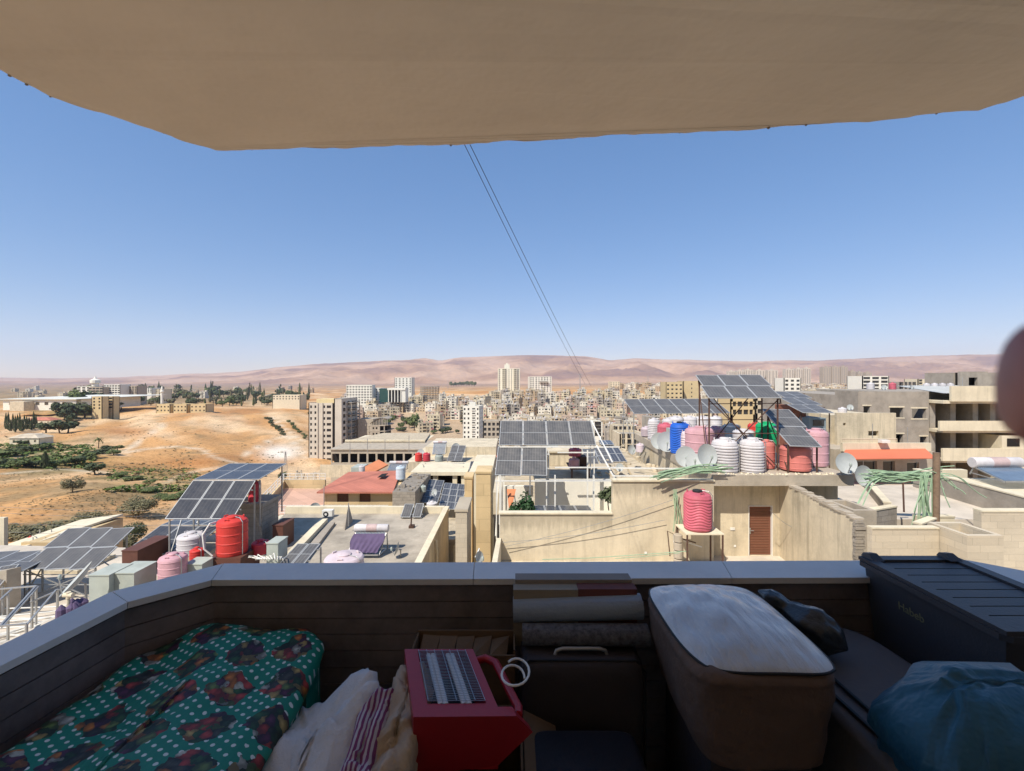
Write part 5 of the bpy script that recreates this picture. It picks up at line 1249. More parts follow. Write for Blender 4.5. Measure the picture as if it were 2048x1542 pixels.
mb = MB().tube([P(822,1050,22.6), P(823,1036,22.6)], .04, 6).box(X(818,22.6), X(828,22.6), 22.5, 22.8, zA, zA+.12); solo('vent_pipe', mb, M['rust'], 'short rusty vent pipe on the grey roof', 'vent')
mb = MB().tube([(X(710,19.5)+.1,20.4,zA),(X(710,19.5)+.1,20.4,zA+.02)], .5, 12); 
# red-roofed house
tRR = thing('red_roof_house', 'house with a wide flat red roof and two brown shutters', 'house', (-10, 30, -14)); x0, x1 = X(649,30), X(786,30)
o1 = [(X(674,30)-x0, X(697,30)-x0, Z(1004,30), Z(985,30)), (X(719,30)-x0, X(741,30)-x0, Z(1004,30), Z(985,30))]
mb = MB(); wall(mb, (x0,30), (x1,30), -20, Z(983,30), .25, o1); mb.box(x0, x1, 30.6, 36.5, -20, Z(983,30)-.1); part('wall', mb, M['stoneo'], tRR)
for o in o1: window_in(tRR, (x0,30), (x1,30), o, .08, 'shutter')
mb = MB().slab((x0-.35,29.6,Z(984,29.6)),(x1+.1,29.6,Z(984,29.6)),(X(802,36.4),36.4,Z(941,36.4)),(X(697,36.4),36.4,Z(944,36.4)),.10); part('roof', mb, M['redroof'], tRR)
mb = MB().slab((X(755,33.2),33.2,Z(958,33.2)+.12),(X(768,33.2),33.2,Z(957,33.2)+.12),(X(776,34.4),34.4,Z(950,34.4)+.14),(X(764,34.4),34.4,Z(951,34.4)+.14),.02); part('roof_opening', mb, M['dark'], tRR)
mb = MB().box(x1+.12, x1+1.6, 29.4, 35, -20, -7.4); r = random.Random(5)
for k in range(26): x = r.uniform(x1+.15, x1+1.5); y = r.uniform(29.4, 34.5); s = r.uniform(.1,.25); mb.box(x, x+s, y, y+s, -7.399, -7.4+s*r.uniform(.4,1))
part('rough_side_wall', mb, M['block'], tRR)
tankp(799, 960, 33, 19, 26, M['t_ltblue'], 'white-blue barrel standing on the rough wall by the red roof')
heater(X(798,40), 1.45, 40, Z(925,40), 38.9, Z(943,39), 'distant small tube heater behind the white-blue barrel', r_=.14)
t = thing('garden_shelter', 'little shelter with a tilted orange tile roof behind the red roof', 'shelter', (X(750,44), 44, -16)); part('roof', MB().slab(P(722,937,43.2), P(742,947,42.5), P(776,929,45.5), P(757,919,46.5), .15), M['orangeroof'], t)
part('wall', MB().prism([(X(729,44),43.6),(X(744,44),43.3),(X(768,45),45.2),(X(756,46),46)], -30, Z(942,44)-.35), M['cream'], t)
solo('metal_tank', MB().box(X(702,46), X(724,46), 46, 48, -30, Z(935,46)), M['metalbox'], 'grey metal cistern left of the orange shelter', 'cistern')
# pink terrace with railings
tP = thing('roof_terrace', 'pink tiled terrace with white railings left of the red roof house', 'roof terrace', (-14, 31, -26))
part('floor', MB().prism([(X(520,28.5),28.5),(X(652,29),29),(X(650,35),35),(X(566,35.5),35.5)], -8.9, -8.65), M['pinkfl'], tP)
part('lower_body', MB().prism([(X(524,29),29),(X(650,29.5),29.5),(X(648,34.8),34.8),(X(568,35),35)], -30, -8.91), M['stoneo'], tP)
part('parapet', MB().box(X(566,35.5), X(650,35.5), 35.5, 35.7, -8.649, -8.0).hexa([(X(518,28.3),28.3,-8.649),(X(521,28.3),28.4,-8.649),(X(568,35.4),35.5,-8.649),(X(565,35.4),35.4,-8.649)],[(X(518,28.3),28.3,-8.1),(X(521,28.3),28.4,-8.1),(X(568,35.4),35.5,-8.1),(X(565,35.4),35.4,-8.1)]), M['stoneo'], tP)
mb = MB()
for k in range(3):
    z = -7.95+k*.22; mb.beam((X(519,28.3),28.35,z), (X(566,35.4),35.45,z), .03); mb.beam((X(566,35.4),35.5,z), (X(650,35.5),35.6,z), .03)
for k in range(8): q = k/7; mb.beam((lerp(X(519,28.3),X(566,35.4),q), lerp(28.35,35.45,q), -8.1), (lerp(X(519,28.3),X(566,35.4),q), lerp(28.35,35.45,q), -7.5), .035); mb.beam((lerp(X(566,35.4),X(650,35.5),q), 35.55, -8), (lerp(X(566,35.4),X(650,35.5),q), 35.55, -7.5), .035)
part('railing', mb, M['whitep'], tP)
mb = MB(); x0, x1 = X(560,27.5), X(776,27.5)
for z in (-7.75,-7.98,-8.2): mb.beam((x0,27.5,z), (x1,27.5,z), .028)
for k in range(26): x = lerp(x0, x1, k/25); mb.beam((x,27.5,-8.6), (x,27.5,-7.72), .024)
solo('railing', mb, M['whitep'], 'long thin white railing between the grey roof and the red roof house', 'railing')
solo('roof_strip', MB().box(-14.6, -8.3, 25.6, 28.4, -30, -8.6), M['cream2'], 'pale lower roof strip under the long railing', 'roof')
# panel roofs further back
tM = thing('roof_building', 'lower building with blue-grey panel arrays behind the grey roof', 'apartment building', (-5.5, 33, GZ))
part('roof', MB().prism([(-8.2,26),(-3.3,26),(-3.0,46),(-9.5,46)], -9.6, -9.3), M['rubble'], tM); part('wall', MB().prism([(-8.1,26.1),(-3.4,26.1),(-3.1,45.9),(-9.4,45.9)], -30, -9.61), M['cream'], tM)
mb = MB()
for a in (X(838,36), X(866,36), X(905,36), X(930,36)-.3): mb.box(a, a+.35, 36, 36.35, -9.299, Z(950,36))
mb.box(X(822,36), X(935,36), 35.8, 40, Z(950,36)+.001, Z(943,36)); part('pergola', mb, M['cream2'], tM)
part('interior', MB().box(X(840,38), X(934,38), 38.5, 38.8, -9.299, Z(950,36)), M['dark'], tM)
solo('block_cube', MB().box(X(822,31), X(836,31), 31, 31.9, -9.29, Z(984,31)), M['conc2'], 'rough concrete cube left of the blue-grey arrays', 'concrete block')
array(P(839,1005,31), P(875,1008,31), P(856,959,34.5), 2, 2, M['pb'], 'left blue-grey array of four panels beside the pergola', -9.3)
array(P(876,1017,29.6), P(924,1021,29.6), P(889,966,33.5), 3, 4, M['pb'], 'right blue-grey array of twelve small cells beside the pergola', -9.3, mid=False)
array(P(845,950,37.5), P(928,949,37.5), P(849,928,39.4), 5, 1, M['pb'], 'five-panel array on top of the pergola', Z(943,36)+.1)
array(P(937,944,36.5), P(981,942,36.5), P(942,923,38.4), 3, 1, M['pd'], 'three-panel dark array right of the pergola array', -8.0)
# tall narrow wall ends by the alley
def pier(px0, px1, Y, pt, d, m, label): return solo('wall_pier', MB().box(X(px0,Y), X(px1,Y), Y, Y+d, -30, Z(pt,Y)).box(X(px0,Y)-.04, X(px1,Y)+.04, Y-.04, Y+d, Z(pt,Y)+.001, Z(pt,Y)+.1), m, label, 'building wall', 'narrow building ends by the alley')
pier(952, 981, 23.0, 947, 1.6, M['stoneo'], 'widest orange-beige narrow building end by the dark alley')
pier(929, 944, 24.0, 957, 1.2, M['stoneo'], 'thinnest building end, between the two wider ones')
pier(911, 934, 18.6, 1023, 1.9, M['stonew'], 'pale coursed stone pier nearest the viewer by the grey roof')
solo('roof_room', MB().box(X(938,31), X(984,31), 31, 38, -30, Z(944,31)), M['cream2'], 'beige room under the dark three-panel array', 'roof room')
solo('alley_house', MB().box(X(986,27), X(1003,27), 27, 31, -30, Z(985,27)).box(-3.2, -.5, 38, 46, -30, -10), M['cream'], 'ochre house seen down the alley behind the shrub', 'house')
# far small roof things
Yn = 52
solo('roof_building', MB().box(X(812,Yn), X(990,Yn), Yn, Yn+14, -34, Z(924,Yn)).box(X(838,Yn), X(990,Yn), Yn+4, Yn+12, Z(924,Yn)+.001, Z(904,Yn)), M['cream'], 'cream roofs carrying the distant red drums and panels', 'building')
tankp(836, 923, Yn, 15, 16, M['t_red'], 'bright red drum on the distant cream roof', group='distant red drums'); tankp(852, 923, Yn, 15, 16, M['t_crimson'], 'crimson drum beside the bright red one', group='distant red drums')
for i, (px, py, hh, Y, lab) in enumerate([(700,905,22,118,'over the arcade roof, left'),(735,903,26,118,'over the arcade roof, second'),(770,902,24,118,'over the arcade roof, middle'),(818,902,30,118,'over the arcade roof, right'),(596,960,26,60,'by the orange shelter'),(905,925,22,52,'by the distant grey array'),(1122,905,20,40,'behind the cream hut'),(1302,870,34,31,'at the far left corner of the tank roof'),(1298,868,22,30.5,'beside the block cistern'),(1640,860,40,31,'on the red-awning house wall'),(1745,885,38,32.5,'in front of the small window above the awning'),(648,1010,40,26,'over the long railing'),(697,1040,34,22,'beside the grey wedge'),(1815,885,30,31,'right of the red-awning upper room'),(1925,775,20,44,'by the roof room of the bare building')]):
    p0 = P(px, py, Y); solo('antenna_pole', MB().tube([p0-V((0,0,.3)), P(px, py-hh, Y)], .022 if Y < 70 else .09, 5), M['steel'], 'thin metal pole standing '+lab, 'pole', 'thin roof poles')
for i, (px, py, Y, r_, ax, lab) in enumerate([(842,912,54,.5,-.3,'near the distant red drums'),(912,900,56,.5,.3,'above the distant grey array'),(960,925,50,.45,-.5,'on the distant cream roof, right'),(870,990,30,.22,-.6,'left of the pergola on the lower roof'),(1106,899,27.5,.35,-.4,'on the cream hut roof'),(1262,905,25,.25,.4,'on the rubble roof, right'),(1240,940,23,.2,-.6,'near the planks of the rubble roof'),(1700,820,35,.22,-.4,'above the upper room of the awning house'),(630,1022,26,.3,.5,'on the pale strip by the long railing'),(1768,780,43,.25,-.3,'on the bare grey building roof'),(1822,780,43,.22,.4,'on the bare grey building roof, right'),(957,1120,15,.19,1.3,'low in the alley, cut by the coping')]):
    dish(P(px, py-5, Y), r_, (ax,-1,.35), 'small grey dish '+lab, (X(px,Y),Y+.2,Z(py,Y)), group='small far dishes')
for i, (px, py, Y, w_, h_, m_, lab) in enumerate([(940,922,56,14,11,'t_white','right of the distant grey array'),(958,921,56,13,11,'t_white','farther right on the distant cream roof'),(975,920,58,13,10,'t_grey','near the red sheet roof'),(888,905,60,12,10,'t_white','behind the distant grey array'),(1078,912,30,16,14,'t_white','left of the cream hut'),(1282,905,27,16,16,'t_lilac','by the tank roof wall foot'),(1690,832,36,18,16,'t_white','on the upper room of the awning house'),(1746,779,44,16,13,'t_white','on the bare grey building, left'),(1790,779,44,16,13,'t_rose','on the bare grey building, middle'),(722,944,38,12,12,'t_white','behind the red roof'),(845,985,31,12,12,'t_grey','beside the concrete cube'),(905,918,53,10,9,'t_rose','under the distant grey array')]):
    tankp(px, py, Y, w_, h_, M[m_], 'small '+{'t_white':'white','t_grey':'grey','t_lilac':'lilac','t_rose':'rose'}[m_]+' tank '+lab, group='small far water tanks')
tankp(877, 924, Yn, 17, 13, M['t_grey'], 'grey drum under the small distant heater')
heater(X(876,Yn), 1.4, Yn+1.5, Z(888,Yn), Yn+.3, Z(911,Yn), 'small distant heater above the grey drum', r_=.15)
array(P(894,922,Yn-1), P(924,922,Yn-1), P(905,891,Yn+2), 2, 2, M['pg'], 'distant grey array left of the red sheet roof', Z(924,Yn))
tS = thing('red_sheet_roof', 'bright red sheet-roofed building left of the large array', 'building', (X(965,60), 60, -30)); part('roof', MB().slab(P(935,897,60), P(1010,914,56), P(1015,893,68), P(950,889,70), .2), M['redroof'], tS)
part('gable', MB().slab(P(962,905,57), P(1010,917,55), P(1012,903,58), P(975,899,59), .2), M['redroof'], tS); part('wall', MB().prism([(X(936,60),60.2),(X(1010,60),57),(X(1010,66),67),(X(950,68),69)], -34, Z(917,56)), M['cream2'], tS)

# ================================================================= left roofs
tL = thing('roof_building', 'near left building with a pale roof crowded by panels, boxes and tanks', 'apartment building', (-16, 16, GZ)); zL = -8.55; zU = -7.6
part('roof', MB().prism([(-44,9.5),(-14.6,9.5),(-14.6,22.5),(-44,24)], zL-.3, zL).prism([(-14.599,9.5),(-9.61,9.5),(-11.61,19.5),(-12.6,24.5),(-14.599,24.5)], zU-.3, zU), M['floorL'], tL)
part('wall', MB().prism([(-43.9,9.6),(-14.7,9.6),(-14.7,22.4),(-43.9,23.9)], GZ, zL-.31).prism([(-14.699,9.6),(-9.7,9.6),(-11.7,19.4),(-12.65,24.4),(-14.699,24.4)], GZ, zU-.31), M['cream2'], tL)
array(P(330,1039,18), P(467,1039,18), P(388,961,19.6), 3, 1, M['pd'], 'large dark lower row of the two-slope array above the red tank', zU, legm=M['steel'])
array(P(388,960,19.6), P(518,960,19.6), P(455,928,22.2), 3, 1, M['pd'], 'flatter dark upper row of the two-slope array', -6.5, legm=M['steel'])
array(P(243,1109,18.2), P(376,1110,18.2), P(322,1052,20.2), 3, 1, M['pd'], 'dark array lying low behind the white tank', zU)
array(P(322,1051,20.25), P(442,1051,20.25), P(362,1034,21.6), 3, 1, M['pd'], 'flat dark row just behind the low dark array', zU)
array(P(38,1141,17.0), P(186,1141,17.0), P(130,1058,19.3), 3, 2, M['pg'], 'pale grey six-panel array on thin legs at the left', zL, brace=True)
array(P(-110,1148,16.4), P(36,1148,16.4), P(-40,1108,18.2), 3, 1, M['pg'], 'pale array cut by the left edge of the picture', zL)
array(P(-140,1205,15.0), P(2,1172,16.0), P(-60,1150,16.3), 3, 1, M['pg'], 'lower pale array corner at the very left edge', zL)
# tanks and boxes
tk = tankp(447, 1116, 16.2, 66, 74, M['t_red'], 'bright red tank under the edge of the dark array', 'smooth')
c_ = (X(447,16.2), 16.2+.6); pedestal((c_[0], c_[1], Z(1116,16.2)), .62, zA, M['brownbox'], 'brown block plinth under the bright red tank')
tankp(365, 1116, 17.3, 60, 42, M['t_white'], 'white domed tank left of the bright red one'); pedestal((X(365,17.3), 17.9, Z(1116,17.3)), .6, zU, M['conc2'], 'low concrete plinth under the white domed tank')
tankp(327, 1172, 15.0, 62, 54, M['t_pink'], 'pink banded tank just above the coping, left'); pedestal((X(327,15), 15.5, Z(1172,15)), .55, zU-1, M['conc2'], 'hidden plinth under the pink banded tank')
tankp(385, 1122, 16.4, 30, 20, M['t_red'], 'low red tank between the pink and the bright red ones')
tankp(512, 1112, 17.0, 38, 24, M['t_crimson'], 'shaded crimson tank right of the block tower')
tankp(503, 1010, 20.1, 26, 46, M['t_crimson'], 'dark red tank on top of the block tower under the panels')
tS2 = thing('block_tower', 'raw concrete block stair tower behind the bright red tank', 'stair tower', (-11.6, 21, zU))
part('wall', MB().box(X(470,20), X(524,20), 20, 21.4, zU, Z(1012,20)), M['block'], tS2); part('roof', MB().box(X(470,20)-.08, X(524,20)+.08, 19.9, 21.5, Z(1012,20)+.001, Z(1006,20)), M['conc'], tS2)
def mbox(px0, px1, pt, Y, d, zb, m, label, name='metal_cabinet', cat='cabinet'):
    t = thing(name, label, cat, (X((px0+px1)/2,Y), Y, zb), 'sheet metal boxes on the left roofs'); x0, x1 = X(px0,Y), X(px1,Y); z1 = Z(pt,Y)
    part('case', MB().box(x0, x1, Y, Y+d, zb, z1), m, t); part('lid', MB().box(x0-.02, x1+.02, Y-.02, Y+d+.02, z1+.001, z1+.04), m, t); return t
mbox(222, 268, 1148, 15.0, .95, zU, M['metalbox'], 'grey-green metal box with a lit face, left of the pink tank')
mbox(178, 218, 1152, 14.8, .9, zL, M['metalbox'], 'grey-green metal box behind the edge-on dish')
mbox(244, 275, 1103, 17.0, 1.6, zU, M['brownbox'], 'long brown metal box below the low dark array')
mbox(370, 404, 1130, 15.6, .6, zU, M['metalbox'], 'small grey vented box left of the red tank plinth')
mbox(533, 556, 1088, 16.6, .7, zA, M['metalbox'], 'tall grey sheet box near the small tilted array')
mbox(545, 566, 1052, 19.8, 1.0, zA, M['brownbox'], 'dark brown box beside the block tower')
solo('roof_wall', MB().hexa([(-20.5,16.6,zL),(-18.2,16.2,zL),(-18.0,16.5,zL),(-20.4,16.9,zL)],[(-20.5,16.6,-7.4),(-18.2,16.2,-6.9),(-18.0,16.5,-6.9),(-20.4,16.9,-7.4)]), M['conc2'], 'grey crumbling low wall under the pale grey array', 'wall')
solo('roof_room', MB().box(X(58,19.5), X(150,19.5), 19.6, 21.5, zL, Z(1142,19.6)), M['cream'], 'beige low room behind the pale grey array legs', 'roof room')
dish(P(161,1162,13.9), .52, (-.64,-.42,.64), 'big dark mesh dish seen edge-on at the left', (X(177,14.0),14.05,zL))
t = thing('wall_lamp_post', 'cream cross-shaped fitting on a short pole with a dark cloth bundle', 'fitting', (X(136,13.2), 13.2, zL))
part('fitting', MB().tube([P(128,1190,13.2), P(146,1190,13.2)], .07, 8).tube([P(137,1184,13.2), P(137,1197,13.2)], .06, 8), M['cream2'], t, smooth=50); part('pole', MB().tube([P(137,1197,13.2), (X(137,13.2),13.2,zL)], .04, 8), M['cream2'], t)
mb = MB(); r = random.Random(6)
for k in range(9): x = r.uniform(X(114,13), X(146,13)); y = 13+r.uniform(0,.5); mb.lathe((x, y, zL), [(.12,0),(.16,.3),(.12,Z(r.uniform(1212,1222),13)-zL),(.02,Z(1210,13)-zL)], 8)
solo('cloth_bundle', mb, M['purple'], 'dark purple cloth bundle at the foot of the cream fitting', 'cloth bundle')
# pipe frames lying on the left roof
t = thing('pipe_railing', 'rusty grey pipe frame with slanting rails on the pale left roof', 'railing', (X(60,14), 14, zL)); mb = MB()
for a, b_, Ya_, Yb_ in [((0,1252),(72,1172),12.6,15.2),((4,1254),(76,1174),12.6,15.2),((53,1250),(112,1180),12.8,15),((0,1252),(53,1248),12.6,12.8),((0,1200),(24,1178),14,14.8),((72,1172),(0,1178),15.2,15.2),((130,1175),(60,1205),15.2,14.5)]: mb.beam(P(a[0],a[1],Ya_), P(b_[0],b_[1],Yb_), .045)
part('rail', mb, M['steel'], t)
for px, py, Y in [(72,1172,15.2),(16,1190,14.4),(64,1188,14.6),(115,1178,15),(53,1248,12.8)]: part('post', MB().beam((X(px,Y),Y,zL), (X(px,Y),Y,Z(py,Y)), .05), M['steel'], t)
mb = MB(); r = random.Random(12)
for k in range(16):
    a = V((r.uniform(-15.4,-14.7), r.uniform(15,17), zL+r.uniform(.03,.5))); b_ = V((r.uniform(-18.5,-16), r.uniform(13.8,16.2), zL+r.uniform(.02,.3))); mb.tube([a, a.lerp(b_,.5)-V((0,0,.1)), b_], .025, 5)
solo('pipe_pile', mb, M['whitep'], 'loose white pipes strewn behind the edge-on dish', 'pipes', kind='stuff')
mb = MB().tube([P(425,1112,16.1), P(408,1098,16), P(405,1070,16), P(420,1047,16.2), P(432,1044,16.5)], .03, 6); solo('water_hose', mb, M['whitep'], 'white hose arching beside the bright red tank', 'hose', smooth=50)
mb = MB()
for k in range(10): mb.tube([P(490+k*8+r.uniform(-8,8),1112+r.uniform(0,12),16+r.random()), P(500+k*8,1104+r.uniform(0,10),16.5), P(520+k*5,1118,16)], .02, 5)
solo('cable_tangle', mb, M['whitep'], 'white cable tangle near the crimson tank', 'cables', kind='stuff')
# wooden ledge and slabs left of the grey roof
for i, (a, b_, c_, d_) in enumerate([((552,1082),(640,1042),17.5,23),((572,1090),(655,1048),17,23)]):
    p0, p1 = P(a[0],a[1],c_), P(b_[0],b_[1],d_); p0.z = zA; p1.z = zA; mb = MB(); n_ = V((.35,.1,0)); mb.hexa([p0, p0+n_, p1+n_, p1], [q+V((0,0,.32-.18*i)) for q in (p0, p0+n_, p1+n_, p1)]); solo('roof_kerb', mb, M['cream2'] if not i else M['conc'], ['pale raised kerb along the left side of the grey roof','lower dark kerb just inside the pale one'][i], 'kerb')
# low building at the far left
Yf = 32; t = thing('low_house', 'low ochre house with a small panel at the far left below the bushes', 'house', (X(50,Yf), Yf, -26)); x0, x1 = X(42,Yf), X(100,Yf)
mb = MB(); wall(mb, (x0,Yf), (x1,Yf), -26, Z(1085,Yf), .25, [(1.0,2.0,Z(1110,Yf),Z(1100,Yf))]); mb.box(x0, x1, Yf+.5, Yf+6, -26, Z(1085,Yf)-.1); part('wall', mb, M['stoneo'], t); window_in(t, (x0,Yf), (x1,Yf), (1.0,2.0,Z(1110,Yf),Z(1100,Yf)), .15)
part('porch_roof', MB().slab((X(-20,Yf),Yf-1,Z(1100,Yf)),(x0+.5,Yf-1,Z(1090,Yf)),(x1,Yf+6,Z(1084,Yf)+.2),(X(0,Yf),Yf+6,Z(1092,Yf)),.15), M['cream2'], t)
array(P(64,1088,Yf+1), P(90,1085,Yf+1), P(80,1072,Yf+3), 2, 1, M['pb'], 'tiny dark array on the low ochre house', Z(1086,Yf)); tankp(56, 1085, Yf+2, 12, 10, M['t_red'], 'tiny red tank on the low ochre house')
solo('roof_room', MB().box(X(-60,24), X(8,24), 24, 24.2, -26, Z(1036,24)), M['cream2'], 'pale building corner at the left edge above the low house', 'building corner')
# thin overhead wires across the left slope
for i, (ya, yb) in enumerate([(1010,1000),(1022,1012),(1042,1030),(1060,1046)]):
    p0, p1 = P(-60,ya,26), P(560,yb,30); mb = MB().tube([p0.lerp(p1, k/16)-V((0,0,.5*math.sin(math.pi*k/16))) for k in range(17)], .008, 4); solo('power_line', mb, M['steel'], ['highest','second','third','lowest'][i]+' of four thin wires crossing the left slope', 'power line', 'thin wires across the left slope')
# ------------------------------------------------------------------ the balcony
ZC = -.75                                  # coping top below the eye; the floor is at -1.65
inner = [(-1.30,-1.25),(-1.335,1.17),(-1.29,1.51),(-1.118,1.675),(1.80,1.70),(1.92,1.60),(1.95,-1.25)]
outer = [(-1.45,-1.25),(-1.44,1.25),(-1.41,1.585),(-1.17,1.825),(1.88,1.86),(2.06,1.70),(2.09,-1.25)]
own = thing('home_balcony', 'shaded balcony with grey stone coping and dark plank-tiled parapet', 'balcony', (0, 0, -1.65))
def band(mb, A, B, z0, z1):
    for k in range(len(A)-1):
        a, b, c, d = A[k], A[k+1], B[k+1], B[k]
        mb.hexa([(a[0],a[1],z0),(b[0],b[1],z0),(c[0],c[1],z0),(d[0],d[1],z0)][::-1], [(a[0],a[1],z1),(b[0],b[1],z1),(c[0],c[1],z1),(d[0],d[1],z1)][::-1])
def off(poly, o, t): return [(a[0]+(b[0]-a[0])*t, a[1]+(b[1]-a[1])*t) for a, b in zip(poly, o)]
# coping: separate stones with hairline joints
mb = MB(); cuts = [0, 1, 2, 3]
def stones(Ai, Bi, a0, a1):
    f = lambda P0, P1, t: (P0[0]+(P1[0]-P0[0])*t, P0[1]+(P1[1]-P0[1])*t)
    band(mb, [f(Ai[0], Ai[1], a0), f(Ai[0], Ai[1], a1)], [f(Bi[0], Bi[1], a0), f(Bi[0], Bi[1], a1)], ZC-.022, ZC)
for k in range(6):
    L_ = math.dist(inner[k], inner[k+1]); n_ = max(1, round(L_/.95)); g = .0012/L_*1.0
    for j in range(n_): stones(inner[k:k+2], outer[k:k+2], j/n_+g, (j+1)/n_-g)
wi = off(inner, outer, .16)
pw = MB(); band(pw, off(inner, outer, .30), off(inner, outer, .97), -8.0, ZC-.0225)
par = part('parapet_wall', pw, M['extw'], own)
part('coping', mb, M['stone_cap'], par)
# plank tiles on the inner face, one course at a time with a recessed joint
tm = mat('dark_plank_tile', (.20,.17,.165), .55, .35, 5, 60, .35, bdist=.004)
mb = MB(); z = -1.65; k = 0
hgt = .062
while z < ZC-.03:
    z1 = min(z+hgt-.004, ZC-.026); q0 = .16+.01*(k % 3); band(mb, off(inner, outer, q0), off(inner, outer, .295), z, z1); z += hgt; k += 1
part('wall_tile', mb, tm, par)
mb = MB().prism(inner, -1.75, -1.65); part('balcony_floor', mb, mat('floor_tile', (.38,.34,.30), .5, .1, 2, 20, .05), own)
# slab above with a ragged plaster edge
edge = []; r = random.Random(9)
key = [(-1.62,-1.25),(-1.62,1.40),(-1.60,1.56),(-1.27,1.93),(-.75,1.905),(-.3,1.885),(.6,1.80),(1.2,1.735),(1.70,1.64),(1.79,1.54),(1.80,-1.25)]
for (a, b) in zip(key, key[1:]):
    L_ = math.dist(a, b); n_ = max(1, int(L_/.022))
    for j in range(n_):
        t = j/n_; p = V((a[0]+(b[0]-a[0])*t, a[1]+(b[1]-a[1])*t, 0))
        w_ = noise.fractal(V((p.x*4, p.y*4, 1)), .8, 2, 5)*.015 + noise.noise(V((p.x*28, p.y*28, 4)))*.004
        e = .3 if 0 < j or True else 0
        cx = p.x/1.7; p.x += w_*cx*(1 if abs(p.x) > 1.3 else 0); p.y += w_*(1 if p.y > 1.2 else 0); edge.append((p.x, p.y))
edge.append(key[-1])
mb = MB(); n_ = len(edge)
lo = [(x, y, .978+.004*noise.noise(V((x*9, y*9, 2)))) for x, y in edge]
mb.add(lo+[(x, y, 1.2) for x, y in edge], [tuple(range(n_))[::-1], tuple(range(n_, 2*n_))]+[(i, (i+1) % n_, n_+(i+1) % n_, n_+i) for i in range(n_)])
ceil = part('balcony_ceiling', mb, M['ceil'], own)
mb = MB()
for j in range(22):
    i = r.randrange(20, n_-20); x, y = edge[i]; s = r.uniform(.001, .005)
    mb.lathe((x, y-s*.3, .976), [(s,-s*.4),(s*1.3,0),(s*.8,s*1.2)], 6)
part('plaster_drip', mb, M['conc'], ceil)
# the apartment house around it
home = thing('home_building', 'own apartment building rising behind and above the shaded balcony', 'apartment building', (0, -3, -26))
mb = MB(); wall(mb, (14,-1.26), (-12,-1.26), -26, 7.5, .3, [(13.0,15.0,-1.65,.5)]); mb.box(-12, 14, -13, -1.6, -26, 7.5); part('wall', mb, M['extw'], home)
mb = MB()
for z0 in (4.2,): mb.prism([(-1.62,-1.25),(-1.62,1.5),(-1.2,1.9),(1.7,1.7),(1.8,1.5),(1.8,-1.25)][::-1], z0, z0+.2)
part('upper_balcony_slab', mb, M['extw'], home)

# ---- things on the balcony
def soft(x0, x1, y0, y1, z0, z1, rad=.05, nz=.012, fs=9, seed=0, top=None, res=22, cres=3, shape=None):
    """a cushion-like closed mesh: rounded box with folds; top(u,v) adds height"""
    mb = MB(); cx, cy = (x0+x1)/2, (y0+y1)/2; hx, hy = (x1-x0)/2, (y1-y0)/2; h = z1-z0
    prof = []
    for k in range(9): a = math.pi/2*k/8; prof.append((1-math.sin(a), 1-math.cos(a)))    # 0..1 in from the edge / down
    rows = [(1, 0)]
    nr = res*4
    def ring(inset, z, q):
        vs = []
        for k in range(nr):
            t = 2*math.pi*k/nr; c, s = math.cos(t), math.sin(t)
            e = .22 if q > .3 else .22+.5*(1-q/.3)
            ux = math.copysign(abs(c)**(e*1.6), c); uy = math.copysign(abs(s)**(e*1.6), s)
            x = cx+ux*max(hx-inset, hx*.02); y = cy+uy*max(hy-inset, hy*.02)
            vs.append([x, y, z])
        return vs
    L = []
    L.append(ring(rad*.4, z0, 1))
    for k in range(cres*3): L.append(ring(rad*.15, lerp(z0+.01, z1-rad, k/(cres*3-1)), 1))
    for k in range(1, 7): a = math.pi/2*k/6; L.append(ring(rad*(1-math.cos(a)), z1-rad+rad*math.sin(a), 1))
    m_ = min(hx, hy)
    for k in range(1, 11): q = k/10; L.append(ring(rad+(m_-rad)*q, z1, 1-q))
    vs = []
    for ring_ in L:
        for p in ring_:
            x, y, z = p; u = (x-x0)/(x1-x0); v = (y-y0)/(y1-y0)
            w_ = noise.fractal(V((x*fs, y*fs, z*fs+seed)), .8, 2, 4)*nz
            if top and z > z0+.02: z += top(u, v)*(z-z0)/h
            d = V((x-cx, y-cy, 0)); d = d.normalized() if d.length > 1e-6 else V((0,0,0)); kk = min(1, (z-z0)/h)
            x += d.x*w_; y += d.y*w_; z += w_*(1 if p[2] > z1-rad*1.2 else .3)
            if shape: x, y, z = shape(x, y, z, u, v)
            vs.append((x, y, z))
    fs_ = [(j*nr+i, j*nr+(i+1) % nr, (j+1)*nr+(i+1) % nr, (j+1)*nr+i) for j in range(len(L)-1) for i in range(nr)]
    fs_ += [tuple(range(nr))[::-1], tuple(range((len(L)-1)*nr, len(L)*nr))]
    return mb.add(vs, fs_)
